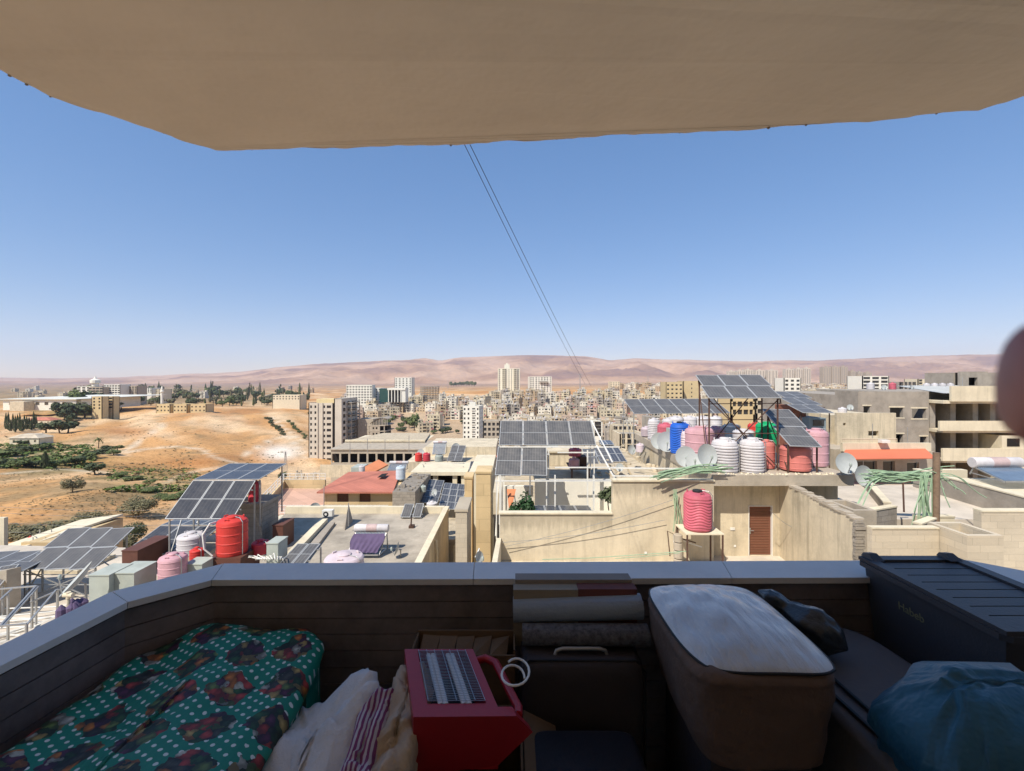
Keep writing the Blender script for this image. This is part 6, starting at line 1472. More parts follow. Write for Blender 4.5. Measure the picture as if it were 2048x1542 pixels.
# printed fabric: green with white dots and vegetable patches
def veg_mat():
    m, nt, b = nodes_of('printed_green_fabric'); L = nt.links; vec = coords(nt, False)
    nzc = N(nt, 'ShaderNodeTexNoise', Scale=7, Detail=3); L.new(vec, nzc.inputs['Vector']); vm = nt.nodes.new('ShaderNodeVectorMath'); vm.operation = 'MULTIPLY_ADD'; L.new(nzc.outputs['Color'], vm.inputs[0]); vm.inputs[1].default_value = (.016, .016, .016); L.new(vec, vm.inputs[2]); vec0 = vec; vec = vm.outputs[0]
    mp = N(nt, 'ShaderNodeMapping'); mp.inputs['Rotation'].default_value = (0, 0, .5); mp.inputs['Scale'].default_value = (1, 1, .7); L.new(vec, mp.inputs[0])
    nz2 = N(nt, 'ShaderNodeTexNoise', Scale=38, Detail=3); L.new(mp.outputs[0], nz2.inputs['Vector']); vm2 = nt.nodes.new('ShaderNodeVectorMath'); vm2.operation = 'MULTIPLY_ADD'; L.new(nz2.outputs['Color'], vm2.inputs[0]); vm2.inputs[1].default_value = (.035, .035, .035); L.new(mp.outputs[0], vm2.inputs[2])
    def vor(scale, rnd, out, feat='F1'):
        v = N(nt, 'ShaderNodeTexVoronoi', Scale=scale, feature=feat); v.inputs['Randomness'].default_value = rnd; L.new(vm2.outputs[0], v.inputs['Vector']); return v.outputs[out]
    s = nt.nodes.new('ShaderNodeSeparateXYZ'); L.new(mp.outputs[0], s.inputs[0])
    # dots on a staggered lattice
    p = .027
    row = mth(nt, 'FLOOR', mth(nt, 'DIVIDE', s.outputs[1], p)); sh = mth(nt, 'MULTIPLY', mth(nt, 'MODULO', row, 2), p*.5)
    fx = mth(nt, 'SUBTRACT', mth(nt, 'FRACT', mth(nt, 'DIVIDE', mth(nt, 'ADD', s.outputs[0], sh), p)), .5)
    fy = mth(nt, 'SUBTRACT', mth(nt, 'FRACT', mth(nt, 'DIVIDE', s.outputs[1], p)), .5)
    dd = mth(nt, 'SQRT', mth(nt, 'ADD', mth(nt, 'MULTIPLY', fx, fx), mth(nt, 'MULTIPLY', fy, fy)))
    dot = mth(nt, 'LESS_THAN', dd, .2)
    base = mix(nt, dot, (.002, .20, .13), (.62, .68, .64))
    # patches: checkered cells, broken outline
    nd = noisef(nt, mp.outputs[0], 14, 3)
    c1 = .098
    ax = mth(nt, 'DIVIDE', mth(nt, 'ADD', s.outputs[0], mth(nt, 'MULTIPLY', nd, .07)), c1); ay = mth(nt, 'DIVIDE', mth(nt, 'ADD', s.outputs[1], mth(nt, 'MULTIPLY', nd, .07)), c1*1.1)
    ck = mth(nt, 'MODULO', mth(nt, 'ADD', mth(nt, 'FLOOR', ax), mth(nt, 'FLOOR', ay)), 2)
    ck = mth(nt, 'ABSOLUTE', ck)
    gx = mth(nt, 'ABSOLUTE', mth(nt, 'SUBTRACT', mth(nt, 'FRACT', ax), .5)); gy = mth(nt, 'ABSOLUTE', mth(nt, 'SUBTRACT', mth(nt, 'FRACT', ay), .5))
    inn = mth(nt, 'LESS_THAN', mth(nt, 'ADD', mth(nt, 'MULTIPLY', gx, gx), mth(nt, 'MULTIPLY', gy, gy)), .36)
    pm = mth(nt, 'MULTIPLY', mth(nt, 'GREATER_THAN', ck, .5), inn)
    vc = vor(36, 1, 'Color'); sc = nt.nodes.new('ShaderNodeSeparateColor'); L.new(vc, sc.inputs[0])
    cr = ramp(nt, [(0,(.02,.05,.02)),(.16,(.42,.05,.04)),(.30,(.03,.10,.03)),(.42,(.50,.17,.03)),(.54,(.09,.02,.06)),(.66,(.05,.05,.04)),(.74,(.13,.20,.05)),(.86,(.45,.32,.10)),(.95,(.50,.50,.42))])
    cr.color_ramp.interpolation = 'CONSTANT'; L.new(sc.outputs[0], cr.inputs[0])
    de = vor(36, 1, 'Distance'); sh_ = ramp(nt, [(0,(1.3,1.3,1.3)),(.6,(.3,.3,.3))]); L.new(de, sh_.inputs[0])
    veg = mix(nt, 1, cr.outputs[0], sh_.outputs[0], 'MULTIPLY')
    L.new(mix(nt, pm, base, veg), b.inputs['Base Color']); b.inputs['Roughness'].default_value = .55
    bp = N(nt, 'ShaderNodeBump', Strength=.8, Distance=.012)
    wr = N(nt, 'ShaderNodeMapping'); wr.inputs['Rotation'].default_value = (0, 0, .9); wr.inputs['Scale'].default_value = (14, 4, 6); L.new(vec0, wr.inputs[0]); L.new(noisef(nt, wr.outputs[0], 1, 5, .6), bp.inputs['Height']); L.new(bp.outputs[0], b.inputs['Normal'])
    return m
def bshape(x, y, z, u, v):
    # follow the splayed parapet at the far left corner, slope a little
    if y > 1.15: x = max(x, -1.285+max(0, y-1.44)*.95 if y > 1.44 else -1.29)
    z += -.035*(1-v)
    return x, y, z
mb = soft(-1.285, -.63, .55, 1.66, -1.65, -.885, .08, .013, 7, 1, lambda u, v: .015*math.sin(u*9+v*4)+.02*math.sin(v*7), 34, 5, bshape)
solo('covered_mattress', mb, veg_mat(), 'bulky bundle under green polka-dot fabric printed with vegetables', 'covered mattress', smooth=True)
# white sack
clw = mat('white_sack_cloth', (.62,.61,.60), .85, .1, 6, 60, .3)
def sack(x, y, z, u, v):
    pk = math.exp(-((x+.40)/.16)**2-((y-1.36)/.24)**2)
    z += (.12*pk - .035*(1-u) - .03*(1-v))*max(0, min(1, (z+1.3)/.3)) ; return x, y, z
mb = soft(-.70, -.375, .76, 1.42, -1.65, -.955, .12, .035, 8, 4, lambda u, v: .02*math.sin(u*5+v*3), 28, 4, sack)
solo('white_sack', mb, clw, 'slumped off-white cloth sack beside the printed bundle', 'sack', smooth=True)
# cardboard box with clothes, heater resting on it
card = mat('brown_cardboard', (.15,.10,.06), .9, .12, 4, 40, .1)
t = thing('cardboard_box', 'open brown cardboard box holding clothes, under the red heater', 'box', (-.15, 1.2, -1.65))
mb = MB(); x0, x1, y0, y1, z0, z1 = -.335, .03, 1.04, 1.42, -1.65, -1.03
for a in ((x0,x1,y0,y0+.006),(x0,x1,y1-.006,y1),(x0,x0+.006,y0+.006,y1-.006),(x1-.006,x1,y0+.006,y1-.006)): mb.box(*a, z0, z1)
mb.box(x0+.006, x1-.006, y0+.006, y1-.006, z0, z0+.006); part('carton', mb, card, t)
mb = MB().slab((x0,y0-.11,z1-.05),(x1,y0-.11,z1-.05),(x1,y0-.001,z1),(x0,y0-.001,z1),.005).slab((x0+.37,y0+.02,z1),(x0+.47,y0+.02,z1-.05),(x0+.47,y1-.02,z1-.05),(x0+.37,y1-.02,z1),.005); part('flap', mb, card, t)
cl = mat('beige_crumpled_cloth', (.46,.37,.28), .9, .12, 9, 50, .3)
def crump(x, y, z, u, v):
    q = noise.ridged_multi_fractal(V((x*10, y*10, z*6)), 1, 2, 3, 1, 2)-1.1
    return x+.008*q, y, z+.028*q
mb = soft(-.36, -.235, 1.06, 1.40, -1.10, -.91, .05, .02, 14, 7, lambda u, v: .05*v-.01, 60, 7, crump)
solo('clothes_pile', mb, cl, 'crumpled beige clothes spilling from the box left of the heater', 'clothes', smooth=True)
m, nt, b = nodes_of('purple_striped_cloth'); vec = coords(nt, False)
w_ = N(nt, 'ShaderNodeTexWave', Scale=26, Distortion=2.5); w_.inputs['Detail'].default_value = 1; nt.links.new(vec, w_.inputs[0])
rr = ramp(nt, [(.45,(.50,.45,.47)),(.55,(.20,.04,.13))]); nt.links.new(w_.outputs[0], rr.inputs[0]); nt.links.new(rr.outputs[0], b.inputs['Base Color']); b.inputs['Roughness'].default_value = .9
mb = soft(-.42, -.33, 1.02, 1.30, -1.2, -.935, .03, .012, 12, 3, lambda u, v: .05*v, 20, 3, crump)
solo('striped_cloth', mb, m, 'purple and white striped cloth hanging out beside the clothes', 'cloth', smooth=True)
mb = soft(-.335, -.27, 1.04, 1.2, -1.05, -.955, .03, .014, 12, 13, lambda u, v: .03*v, 18, 3, crump)
solo('white_cloth', mb, clw, 'white rag tucked over the front of the beige clothes', 'cloth', smooth=True)
# heater lying on its back
red = mat('heater_red_plastic', (.36,.02,.03), .35, .08, 3, 60, .03, coat=.2)
hA = V((-.338,1.414,-.85)); hB = V((-.088,1.414,-.85)); hC = V((.0,1.166,-.852)); hD = V((-.258,1.163,-.852))
def hp(u, v, z=0): a = hA.lerp(hB, u); d = hD.lerp(hC, u); q = a.lerp(d, v); return V((q.x, q.y, q.z+z))
t = thing('electric_heater', 'red halogen heater lying on its back with grille facing up', 'heater', (-.16, 1.29, -1.03))
mb = MB()
def rim(u0, u1, v0, v1, z0, z1): mb.hexa([hp(u0,v1,z0),hp(u1,v1,z0),hp(u1,v0,z0),hp(u0,v0,z0)], [hp(u0,v1,z1),hp(u1,v1,z1),hp(u1,v0,z1),hp(u0,v0,z1)])
rim(0,.16,0,1,-.10,0); rim(.76,.86,0,1,-.10,0); rim(.16,.76,0,.04,-.10,0); rim(.16,.76,.94,1,-.10,0); rim(.0,.86,.0,1,-.16,-.1001)
part('body', mb, red, t)
mb = MB(); f0 = hp(0,1.0); f1 = hp(1.14,1.01)
mb.hexa([hp(0,1.001,-.175),hp(.86,1.001,-.15),hp(.86,1.0005,-.15),hp(0,1.0005,-.175)], [hp(0,1.13,.002),hp(1.0,1.13,.002),hp(1.0,1.0005,.002),hp(0,1.0005,.002)])
mb.hexa([hp(.86,1.001,-.15),hp(1.02,1.001,-.11),hp(1.02,1.0005,-.11),hp(.86,1.0005,-.15)], [hp(1.0,1.13,.002),hp(1.17,1.1,-.045),hp(1.17,1.0005,-.045),hp(1.0,1.0005,.002)])
part('base_cover', mb, red, t)
mb = MB().tube([hp(.86,.06,-.03),hp(1.0,.06,-.02),hp(1.1,.15,-.02),hp(1.1,.9,-.02),hp(1.06,1.0,-.02)], .012, 8); part('carry_handle', mb, red, t, smooth=50)
grm = mat('chrome_grille', (.42,.43,.44), .3, .1, 4, 60, 0, metal=.7)
mb = MB()
for k in range(34): v = .06+.86*k/33; mb.tube([hp(.17,v,.004), hp(.75,v,.004)], .0007, 4)
for u in (.17,.27,.365,.46,.555,.65,.75): mb.tube([hp(u,.05,.006), hp(u,.93,.006)], .0009, 4)
part('grille', mb, grm, t)
mb = MB().hexa([hp(.165,.93,-.09),hp(.755,.93,-.09),hp(.755,.05,-.09),hp(.165,.05,-.09)], [hp(.165,.93,-.085),hp(.755,.93,-.085),hp(.755,.05,-.085),hp(.165,.05,-.085)]); part('reflector', mb, mat('dull_reflector', (.05,.055,.06), .5, .2, 5, 30, 0, metal=.3), t)
qz = mat('quartz_tube', (.78,.80,.82), .25, .05, 5, 30, 0)
for u in (.29,.345,.53,.585):
    mb = MB().tube([hp(u,.07,-.008), hp(u+.01,.92,-.008)], .0068, 10); part('quartz_tube', mb, qz, t, smooth=50)
mb = MB(); cx_, cy_ = .02, 1.25
mb.tube([V((.0+.035*math.cos(a)+.012*a/6, 1.245+.05*math.sin(a), -.83+.003*a)) for a in [i*.35 for i in range(26)]], .0032, 6); part('cord', mb, M['whitep'], t, smooth=50)
# cardboard behind
mb = MB(); mb.box(-.33, .01, 1.47, 1.475, -1.65, -.905); mb.box(-.33, .01, 1.58, 1.585, -1.65, -.885); mb.box(-.33, -.325, 1.4755, 1.5795, -1.65, -.89); mb.box(.005, .01, 1.4755, 1.5795, -1.65, -.89)
for k in range(5): mb.slab((-.31+k*.06,1.478,-.93+k*.006),(-.26+k*.06,1.478,-.93),(-.25+k*.06,1.575,-.90),(-.31+k*.06,1.575,-.895-k*.004),.01)
solo('cardboard_box', mb, card, 'tall brown carton against the tiles behind the red heater', 'box', loc=(-.16,1.52,-1.65))
# suitcases, rolls and packs
sc_ = mat('dark_suitcase_fabric', (.045,.04,.046), .75, .15, 6, 90, .2)
def suitcase(x0, x1, y0, y1, z1, label, hy, m=sc_):
    t = thing('suitcase', label, 'suitcase', ((x0+x1)/2, (y0+y1)/2, -1.65)); rr_ = .03
    mb = MB(); zs = [-1.65, -1.64, -1.62, z1-.04, z1-.015, z1]; ins = [.02, .006, 0, 0, .006, .024]
    vs = []; n_ = 24
    for z, i_ in zip(zs, ins):
        for k in range(n_):
            a = 2*math.pi*k/n_; cx, cy = (x0+x1)/2, (y0+y1)/2
            e = .25; ux = math.copysign(abs(math.cos(a))**e, math.cos(a)); uy = math.copysign(abs(math.sin(a))**e, math.sin(a))
            vs.append((cx+ux*((x1-x0)/2-i_), cy+uy*((y1-y0)/2-i_), z))
    mb.add(vs, [(j*n_+i, j*n_+(i+1) % n_, (j+1)*n_+(i+1) % n_, (j+1)*n_+i) for j in range(5) for i in range(n_)]+[tuple(range(n_))[::-1], tuple(range(5*n_, 6*n_))])
    part('shell', mb, m, t, smooth=40)
    xm = (x0+x1)/2; mb = MB().tube([(xm-.085,hy,z1-.004),(xm-.08,hy,z1+.012),(xm-.06,hy,z1+.018),(xm+.06,hy,z1+.018),(xm+.08,hy,z1+.012),(xm+.085,hy,z1-.004)], .006, 8); part('handle', mb, M['steel'] if m is sc_ else M['blk'], t, smooth=60)
    mb = MB().tube([(x0-.002, y0+.02, -1.6),(x0-.002, y0+.02, z1-.04),(x0+.03, y0+.02, z1-.002),(x1-.03, y0+.02, z1-.002),(x1+.002, y0+.02, z1-.04),(x1+.002, y0+.02, -1.6)], .004, 6); part('piping', mb, M['blk'], t)
    return t
suitcase(.025, .425, 1.42, 1.60, -.90, 'dark upright suitcase with a metal handle under the grey rolls', 1.47)
suitcase(.04, .37, 1.08, 1.36, -1.045, 'lower black suitcase standing in front of the taller one', 1.17, mat('black_suitcase', (.022,.022,.03), .6, .15, 6, 90, .1))
foam = mat('grey_foam_roll', (.27,.33,.41), .8, .08, 8, 80, .15)
def roll(a, b, r_, label, m, turns=3):
    a, b = V(a), V(b); mb = MB(); d = (b-a); L_ = d.length; d.normalize(); up = V((0,0,1)); s_ = d.cross(up).normalized(); up = s_.cross(d)
    pts = []; n_ = 30*turns
    for k in range(n_+1): t_ = k/n_; rr2 = r_*(.3+.7*t_); an = t_*turns*2*math.pi+.8; pts.append((math.cos(an)*rr2, math.sin(an)*rr2))
    th = r_*.7/turns*.8
    vs = []; fs = []
    for k, (p, q) in enumerate(pts):
        rr2 = math.hypot(p, q); o = (rr2-th)/rr2
        for e, base in ((0, a), (1, b)):
            vs.append(base+s_*p+up*q); vs.append(base+s_*p*o+up*q*o)
    for k in range(n_):
        i, j = k*4, k*4+4
        fs += [(i, i+2, j+2, j), (i+1, j+1, j+3, i+3), (i, j, j+1, i+1), (i+2, i+3, j+3, j+2)]
    fs += [(0,1,3,2), (n_*4, n_*4+2, n_*4+3, n_*4+1)]
    mb.add(vs, fs); return solo('rolled_mat', mb, m, label, 'rolled mat', 'rolled grey mats', smooth=40)
roll((.005,1.575,-.805), (.448,1.565,-.79), .046, 'pale grey rolled mat, the upper and thicker of two', foam, 4)
roll((.035,1.52,-.862), (.455,1.51,-.858), .038, 'darker speckled rolled mat lying just below the pale one', mat('speckled_dark_mat', (.12,.125,.145), .9, .5, 60, 150, .2), 4)
mb = MB().box(.012, .43, 1.615, 1.668, -.90, -.722); solo('flat_carton', mb, mat('grey_beige_card', (.26,.23,.20), .8, .1, 5, 50, .1), 'long greyish carton leaning on the coping behind the rolls', 'box')
mb = MB(); mb.box(.005, .23, 1.565, 1.612, -.93, -.735); mb.m = 1; mb.box(.2302, .435, 1.565, 1.612, -.93, -.733)
solo('flat_carton', mb, [mat('tan_card', (.27,.23,.17), .8, .1, 5, 50, .1), mat('maroon_card', (.15,.055,.05), .8, .1, 5, 50, .1)], 'half tan, half maroon carton just above the pale grey roll', 'box')
# bedding bag: brown fabric sides, clear plastic top
brn = mat('brown_nonwoven_fabric', (.135,.09,.068), .8, .1, 5, 40, .2)
t = thing('bedding_bag', 'large brown fabric bedding bag with a wrinkled clear plastic top', 'storage bag', (.65, 1.35, -1.25))
def bag(x, y, z, u, v):
    k = max(0, (-.74-z)/.25); x += (.02*k if u < .5 else -.0*k)*1.6; x += (u-.5)*.02*math.sin(k*4); y += (.06*k if v < .5 else 0)*.5
    return x, y, z
mb = soft(.452, .838, 1.10, 1.592, -.995, -.735, .03, .010, 7, 2, None, 40, 8, bag); part('fabric_body', mb, brn, t, smooth=True)
m, nt, b = nodes_of('clear_plastic_sheet'); vec = coords(nt, False)
mpp = N(nt, 'ShaderNodeMapping'); mpp.inputs['Scale'].default_value = (30, 7, 8); mpp.inputs['Rotation'].default_value = (0, 0, .7); nt.links.new(vec, mpp.inputs[0])
n1 = noisef(nt, mpp.outputs[0], 1.0, 6, .6); n2 = noisef(nt, vec, 5, 3)
rr = ramp(nt, [(.3,(.48,.50,.52)),(.6,(.60,.62,.64)),(.8,(.46,.40,.34))]); nt.links.new(n2, rr.inputs[0]); nt.links.new(rr.outputs[0], b.inputs['Base Color'])
b.inputs['Roughness'].default_value = .34; b.inputs['Specular IOR Level'].default_value = .7; b.inputs['Coat Weight'].default_value = .5; b.inputs['Coat Roughness'].default_value = .1
bp = N(nt, 'ShaderNodeBump', Strength=1.0, Distance=.018); nt.links.new(n1, bp.inputs['Height']); nt.links.new(bp.outputs[0], b.inputs['Normal'])
def film(u, v):
    x = lerp(.462, .828, u); y = lerp(1.108, 1.585, v); e = min(u, 1-u, v, 1-v)
    a_, b_ = 2*u-1, 2*v-1; a_, b_ = a_*(1-.105*b_**6), b_*(1-.105*a_**6); k0 = math.exp(-(u*u+v*v)/.06); x = .645+.185*a_+.012*k0; y = 1.346+.240*b_+.014*k0; k2 = math.sin(math.pi*u)*(1-v)**3; y += .010*k2
    d = min(1, e*5); cr = noise.noise(V((x*40, y*9+x*18, 1)))*.006*(1-.5*d)+noise.noise(V((x*12, y*12, 5)))*.008
    return (x, y, -.731+.052*math.sin(math.pi*u)**.6*math.sin(math.pi*v)**.6+cr*min(1, e*9)*1.2)
mb = MB().surf(70, 90, film); part('plastic_top', mb, m, t, smooth=True)
ep = [film(k/20,0) for k in range(20)]+[film(1,k/20) for k in range(20)]+[film(1-k/20,1) for k in range(20)]+[film(0,1-k/20) for k in range(21)]
mb = MB().tube([(a_[0],a_[1],-.732) for a_ in ep], .0035, 8); part('edge_binding', mb, M['blk'], t, smooth=60)
mb = MB().box(.53, .80, 1.2, 1.55, -1.65, -.999); solo('dark_crate', mb, sc_, 'black crate in the shade beneath the brown bedding bag', 'crate')
# case, black bag, storage box, blue bag
case = mat('dark_grey_case', (.11,.105,.11), .7, .12, 5, 60, .15)
t = thing('flat_case', 'dark grey flat-topped case between bedding bag and storage box', 'case', (1.08, 1.3, -1.65))
mb = soft(.87, 1.27, .95, 1.64, -1.65, -.895, .03, .004, 5, 6, None, 26, 4); part('case_body', mb, case, t, smooth=True)
for q in (.0, .05): mb = MB().tube([(.90+q,1.62,-.89),(.90+q,1.3,-.887),(.92+q,.98,-.89)], .006, 6); part('strap', mb, M['blk'], t)
mb = MB()
def bb(u, v):
    a = 2*math.pi*u; q = v; ax = V((.875,1.60,-.755)).lerp(V((1.045,1.40,-.845)), q)
    rr2 = [.012,.03,.022,.034,.05,.062,.066,.058,.035,.004][min(9, int(q*9.99))]*1.0
    k = q*9; i_ = min(8, int(k)); prof = [.004,.03,.034,.026,.044,.060,.066,.060,.042,.004]; rr2 = lerp(prof[i_], prof[i_+1], k-i_)
    rr2 *= 1+.25*noise.noise(V((math.cos(a)*2, math.sin(a)*2, q*5)))+.12*noise.noise(V((math.cos(a)*6, math.sin(a)*6, q*12)))
    d = V((.17,-.20,-.09)).normalized(); s_ = d.cross(V((0,0,1))).normalized(); up = s_.cross(d)
    return ax+s_*math.cos(a)*rr2+up*math.sin(a)*rr2
mb.surf(40, 46, bb, True)
solo('tied_plastic_bag', mb, mat('black_bag_plastic', (.045,.055,.065), .28, .2, 6, 30, .3, coat=.3), 'small knotted dark plastic bag lying on the grey case', 'plastic bag', smooth=True)
bx = mat('charcoal_resin', (.060,.062,.072), .45, .1, 3, 90, .08)
t = thing('storage_box', 'charcoal plastic storage box with ribbed lid and faint yellow lettering', 'storage box', (1.51, 1.46, -1.3))
x0, x1, y0, y1 = 1.345, 1.685, 1.225, 1.715
mb = MB(); b_ = [(x0+.05,y0+.05,-1.30),(x1-.05,y0+.05,-1.30),(x1-.05,y1-.04,-1.30),(x0+.05,y1-.04,-1.30)]; t_ = [(x0,y0,-.712),(x1,y0,-.712),(x1,y1,-.712),(x0,y1,-.712)]
mb.hexa(b_, t_); body = part('box_body', mb, bx, t)
mb = MB(); e = .02; X0, X1, Y0, Y1 = x0-e, x1+e, y0-e, y1+e
mb.prism([(X0+.02,Y0),(X1-.02,Y0),(X1,Y0+.02),(X1,Y1-.02),(X1-.02,Y1),(X0+.02,Y1),(X0,Y1-.02),(X0,Y0+.02)], -.711, -.694)
for a in ((X0+.006,X0+.045,Y0+.006,Y1-.006),(X1-.045,X1-.006,Y0+.006,Y1-.006),(X0+.0455,X1-.0455,Y0+.006,Y0+.045),(X0+.0455,X1-.0455,Y1-.045,Y1-.006)): mb.box(*a, -.6935, -.681)
n_ = 8
for k in range(n_): a = lerp(Y0+.05, Y1-.05, k/n_); b2 = lerp(Y0+.05, Y1-.05, (k+1)/n_)-.005; mb.box(X0+.052, X1-.052, a, b2, -.6935, -.688)
lid = part('lid', mb, bx, t)
for xx in (x0+.0, x1-.05):
    mb = MB().prism([(0,0),(.045,0),(.045,.04),(0,.04)], 0, .02); mb = MB().hexa([(xx,Y1-.06,-.681),(xx+.045,Y1-.06,-.681),(xx+.045,Y1,-.681),(xx,Y1,-.681)], [(xx+.006,Y1-.03,-.662),(xx+.036,Y1-.03,-.662),(xx+.036,Y1-.004,-.668),(xx+.006,Y1-.004,-.668)]); part('hinge', mb, bx, t)
cu = bpy.data.curves.new('lettering', 'FONT'); cu.body = 'Habeb'; cu.size = .038; cu.extrude = .0006
tmp = bpy.data.objects.new('tmp', cu); COL.objects.link(tmp); dg = bpy.context.evaluated_depsgraph_get(); tmesh = bpy.data.meshes.new_from_object(tmp.evaluated_get(dg)); bpy.data.objects.remove(tmp)
tmesh.materials.clear(); tmesh.materials.append(mat('faded_yellow_print', (.24,.23,.13), .6, .2, 30, 90, 0))
sl_ = .05/.588; Tm = Matrix(((0,sl_*-1,-1,x0+sl_*.10-.0015),(-1,0,0,1.575),(0,1,-sl_,-.712-.092),(0,0,0,1)))
placed('lettering', tmesh, body, Tm)
mb = MB().box(1.36, 1.68, 1.24, 1.66, -1.65, -1.301); solo('dark_crate', mb, case, 'dark crate hidden under the charcoal storage box', 'crate')
blu = mat('blue_bag_plastic', (.022,.10,.16), .42, .25, 4, 14, .6, coat=.05)
def bl(x, y, z, u, v):
    q = noise.ridged_multi_fractal(V((x*3+z*2, y*14-x*5, z*5)), 1, 2, 3, 1, 2)-1
    return x-.02*q*(1 if u < .5 else 0), y, z+.014*q-.09*abs(u-.45)**1.5
mb = soft(.86, 1.40, .86, 1.17, -1.65, -.715, .13, .02, 6, 9, lambda u, v: .03*math.sin(u*3), 34, 6, bl)
solo('blue_plastic_bag', mb, blu, 'big bulging blue plastic bag in the lower right corner', 'plastic bag', smooth=True)
# the two thin cables slanting down past the slab
for k, (a, b_) in enumerate([((905,240,7.2),(1170,768,26)), ((922,252,7.0),(1182,772,26))]):
    p0 = P(*a); p1 = P(*b_); mb = MB(); pts = []
    for j in range(25):
        t_ = j/24; q = p0.lerp(p1, t_); q.z -= .12*math.sin(math.pi*t_); pts.append(q)
    mb.tube(pts, .006, 5); solo('overhead_cable', mb, M['blk'], ['thin black cable slanting across the sky, left of the pair', 'thin black cable slanting across the sky, right of the pair'][k], 'cable', 'pair of overhead cables', loc=tuple(p1))

# the photographer's fingertip at the right edge, close to the lens
sk_, nt, b = nodes_of('skin'); vec = coords(nt, False)
n1 = noisef(nt, vec, 120, 4); rr = ramp(nt, [(.3,(.24,.08,.07)),(.7,(.36,.13,.10))]); nt.links.new(n1, rr.inputs[0]); nt.links.new(rr.outputs[0], b.inputs['Base Color'])
b.inputs['Roughness'].default_value = .5; b.inputs['Subsurface Weight'].default_value = .15; b.inputs['Subsurface Radius'].default_value = (.004,.0015,.001); b.inputs['Subsurface Scale'].default_value = .5
def fingers():
    D = .047
    def q(px, py, d=D): return P(px, py, d)
    bmv = []; ed = []; rad = []
    def chain(pts, rs, root=None):
        prev = root
        for p, r_ in zip(pts, rs):
            bmv.append(tuple(p)); rad.append(r_); i_ = len(bmv)-1
            if prev is not None: ed.append((prev, i_))
            prev = i_
        return prev
    tip = V(q(2008, 762)); dirn = V((.80, -.30, .05)).normalized()
    palm = tip+dirn*.085+V((0,-.015,-.01))
    chain([palm+V((.05,-.05,-.03)), palm+V((.02,-.02,-.01)), palm], [.024,.026,.020])
    chain([palm.lerp(tip, .30), palm.lerp(tip, .36), palm.lerp(tip, .68), palm.lerp(tip, .74), palm.lerp(tip, .97), tip], [.0095,.0092,.0085,.0086,.0076,.0062], 2)
    for k, (dy, L_) in enumerate([(-.020,.078),(-.040,.07),(-.058,.055)]):
        o = palm+V((-.002,-.006,dy*.55)); e = o+V((-.3,-.25,-.1)).normalized()*0+V((-.02,-.030,dy*.8))+V((.012,-.03,0))
        m1 = o+V((.004,-.028,dy*.5)); m2 = m1+V((.022,-.026,dy*.3)); m3 = m2+V((.022,.006,0))
        chain([o, m1, m2, m3], [.0095,.0085,.008,.0065], 1)
    o = palm+V((.012,.0,.022)); chain([o, o+V((.008,-.02,.02)), o+V((.010,-.045,.03))], [.010,.009,.007], 1)
    me = bpy.data.meshes.new('hand'); me.from_pydata(bmv, ed, [])
    ob = bpy.data.objects.new('hand', me); COL.objects.link(ob)
    sm_ = ob.modifiers.new('skin', 'SKIN')
    for i_, v_ in enumerate(me.skin_vertices[0].data): v_.radius = (rad[i_], rad[i_]); v_.use_root = (i_ == 0)
    sb = ob.modifiers.new('sub', 'SUBSURF'); sb.levels = 2; sb.render_levels = 2
    dg = bpy.context.evaluated_depsgraph_get(); me2 = bpy.data.meshes.new_from_object(ob.evaluated_get(dg)); bpy.data.objects.remove(ob)
    for p in me2.polygons: p.use_smooth = True
    me2.materials.clear(); me2.materials.append(sk_); me2.name = 'hand'
    h = thing('person', "photographer's hand with a blurred fingertip at the right edge, close to the lens", 'person', palm)
    placed('hand', me2, h, Matrix.Identity(4))
fingers()
# ------------------------------------------------------------------ air, light, camera
hz = MB().box(-9000, 9000, -60, 9900, -260, 620)
hm = bpy.data.materials.new('haze_air'); hm.use_nodes = True; hn = hm.node_tree
for n_ in list(hn.nodes):
    if n_.type != 'OUTPUT_MATERIAL': hn.nodes.remove(n_)
pv = hn.nodes.new('ShaderNodeVolumePrincipled'); pv.inputs['Color'].default_value = (.68, .76, 1, 1)
pv.inputs['Density'].default_value = HAZE; pv.inputs['Anisotropy'].default_value = .2
hn.links.new(pv.outputs[0], [n_ for n_ in hn.nodes if n_.type == 'OUTPUT_MATERIAL'][0].inputs['Volume'])
if HAZE > 0: struct('haze', hz, hm, kind='stuff')

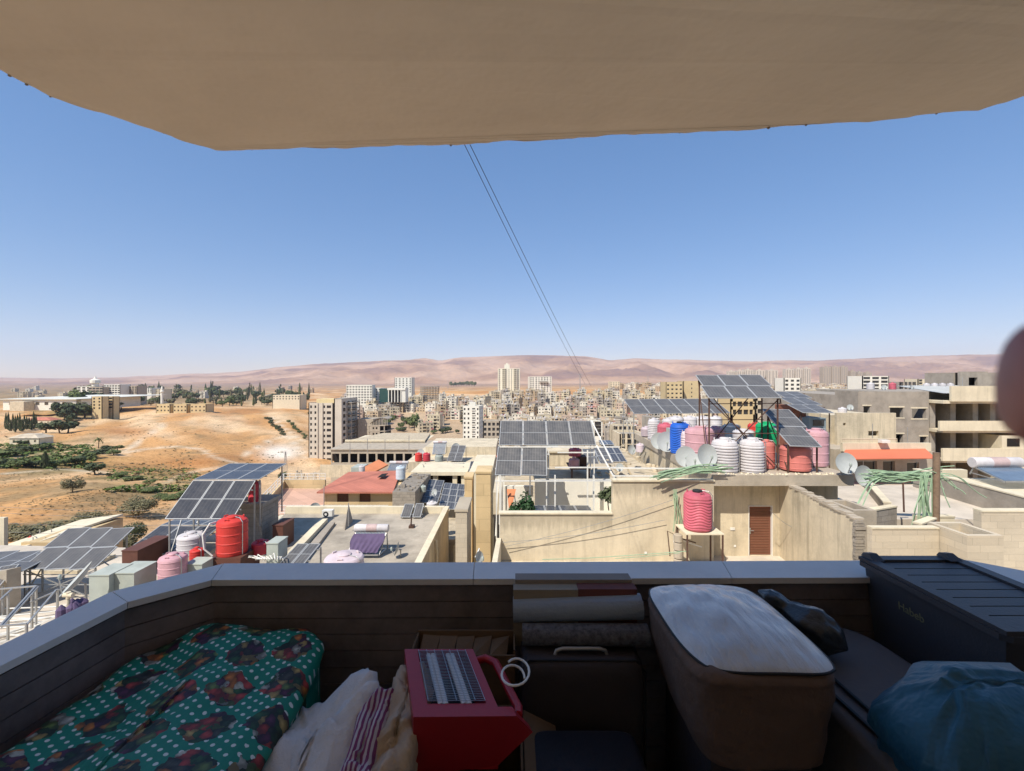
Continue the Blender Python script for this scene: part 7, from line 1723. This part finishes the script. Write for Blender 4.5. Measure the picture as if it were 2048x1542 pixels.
SUN_EL, SUN_AZ = 52.0, 38.0        # sun behind the camera and to the left
w = bpy.data.worlds.new('World'); scene.world = w; w.use_nodes = True
bg = w.node_tree.nodes['Background']; sk = w.node_tree.nodes.new('ShaderNodeTexSky'); sk.sky_type = 'NISHITA'
sk.sun_disc = False; sk.sun_elevation = math.radians(SUN_EL); sk.sun_rotation = math.radians(180+SUN_AZ)
sk.altitude = 700; sk.air_density = 1.0; sk.dust_density = .0; sk.ozone_density = 2.2
ga = w.node_tree.nodes.new('ShaderNodeGamma'); ga.inputs[1].default_value = .54
hs = w.node_tree.nodes.new('ShaderNodeHueSaturation'); hs.inputs['Saturation'].default_value = 1.66; hs.inputs['Value'].default_value = 1.42
w.node_tree.links.new(sk.outputs[0], ga.inputs[0]); w.node_tree.links.new(ga.outputs[0], hs.inputs['Color']); mx = w.node_tree.nodes.new('ShaderNodeMix'); mx.data_type = 'RGBA'; mx.blend_type = 'MULTIPLY'; mx.inputs[0].default_value = 1; mx.inputs[7].default_value = (1.04, .965, 1.06, 1)
w.node_tree.links.new(hs.outputs[0], mx.inputs[6]); w.node_tree.links.new(mx.outputs[2], bg.inputs[0]); bg.inputs[1].default_value = SKY
sl = bpy.data.lights.new('sun', 'SUN'); sl.energy = SUN; sl.angle = math.radians(.5); sl.color = (1, .93, .82)
so = bpy.data.objects.new('sun', sl); COL.objects.link(so)
el, az = math.radians(SUN_EL), math.radians(SUN_AZ)
dirv = V((math.sin(az)*math.cos(el), math.cos(az)*math.cos(el), -math.sin(el)))
so.rotation_euler = dirv.to_track_quat('-Z', 'Y').to_euler()

cd = bpy.data.cameras.new('camera'); cam = bpy.data.objects.new('camera', cd); COL.objects.link(cam)
cam.location = (0, 0, 0); cam.rotation_euler = (math.pi/2, 0, 0)
cd.sensor_width = 36; cd.lens = F/2048*36; cd.shift_y = -(771-HY)/2048
cd.clip_start = .005; cd.clip_end = 30000
cd.dof.use_dof = True; cd.dof.focus_distance = 6; cd.dof.aperture_fstop = 14
scene.camera = cam
vs_ = scene.view_settings; vs_.view_transform = 'Standard'; vs_.look = 'None'; vs_.exposure = EXPO; vs_.gamma = 1
scene.cycles.max_bounces = 8; scene.cycles.diffuse_bounces = 5; scene.cycles.volume_bounces = 1
scene.cycles.use_denoising = True
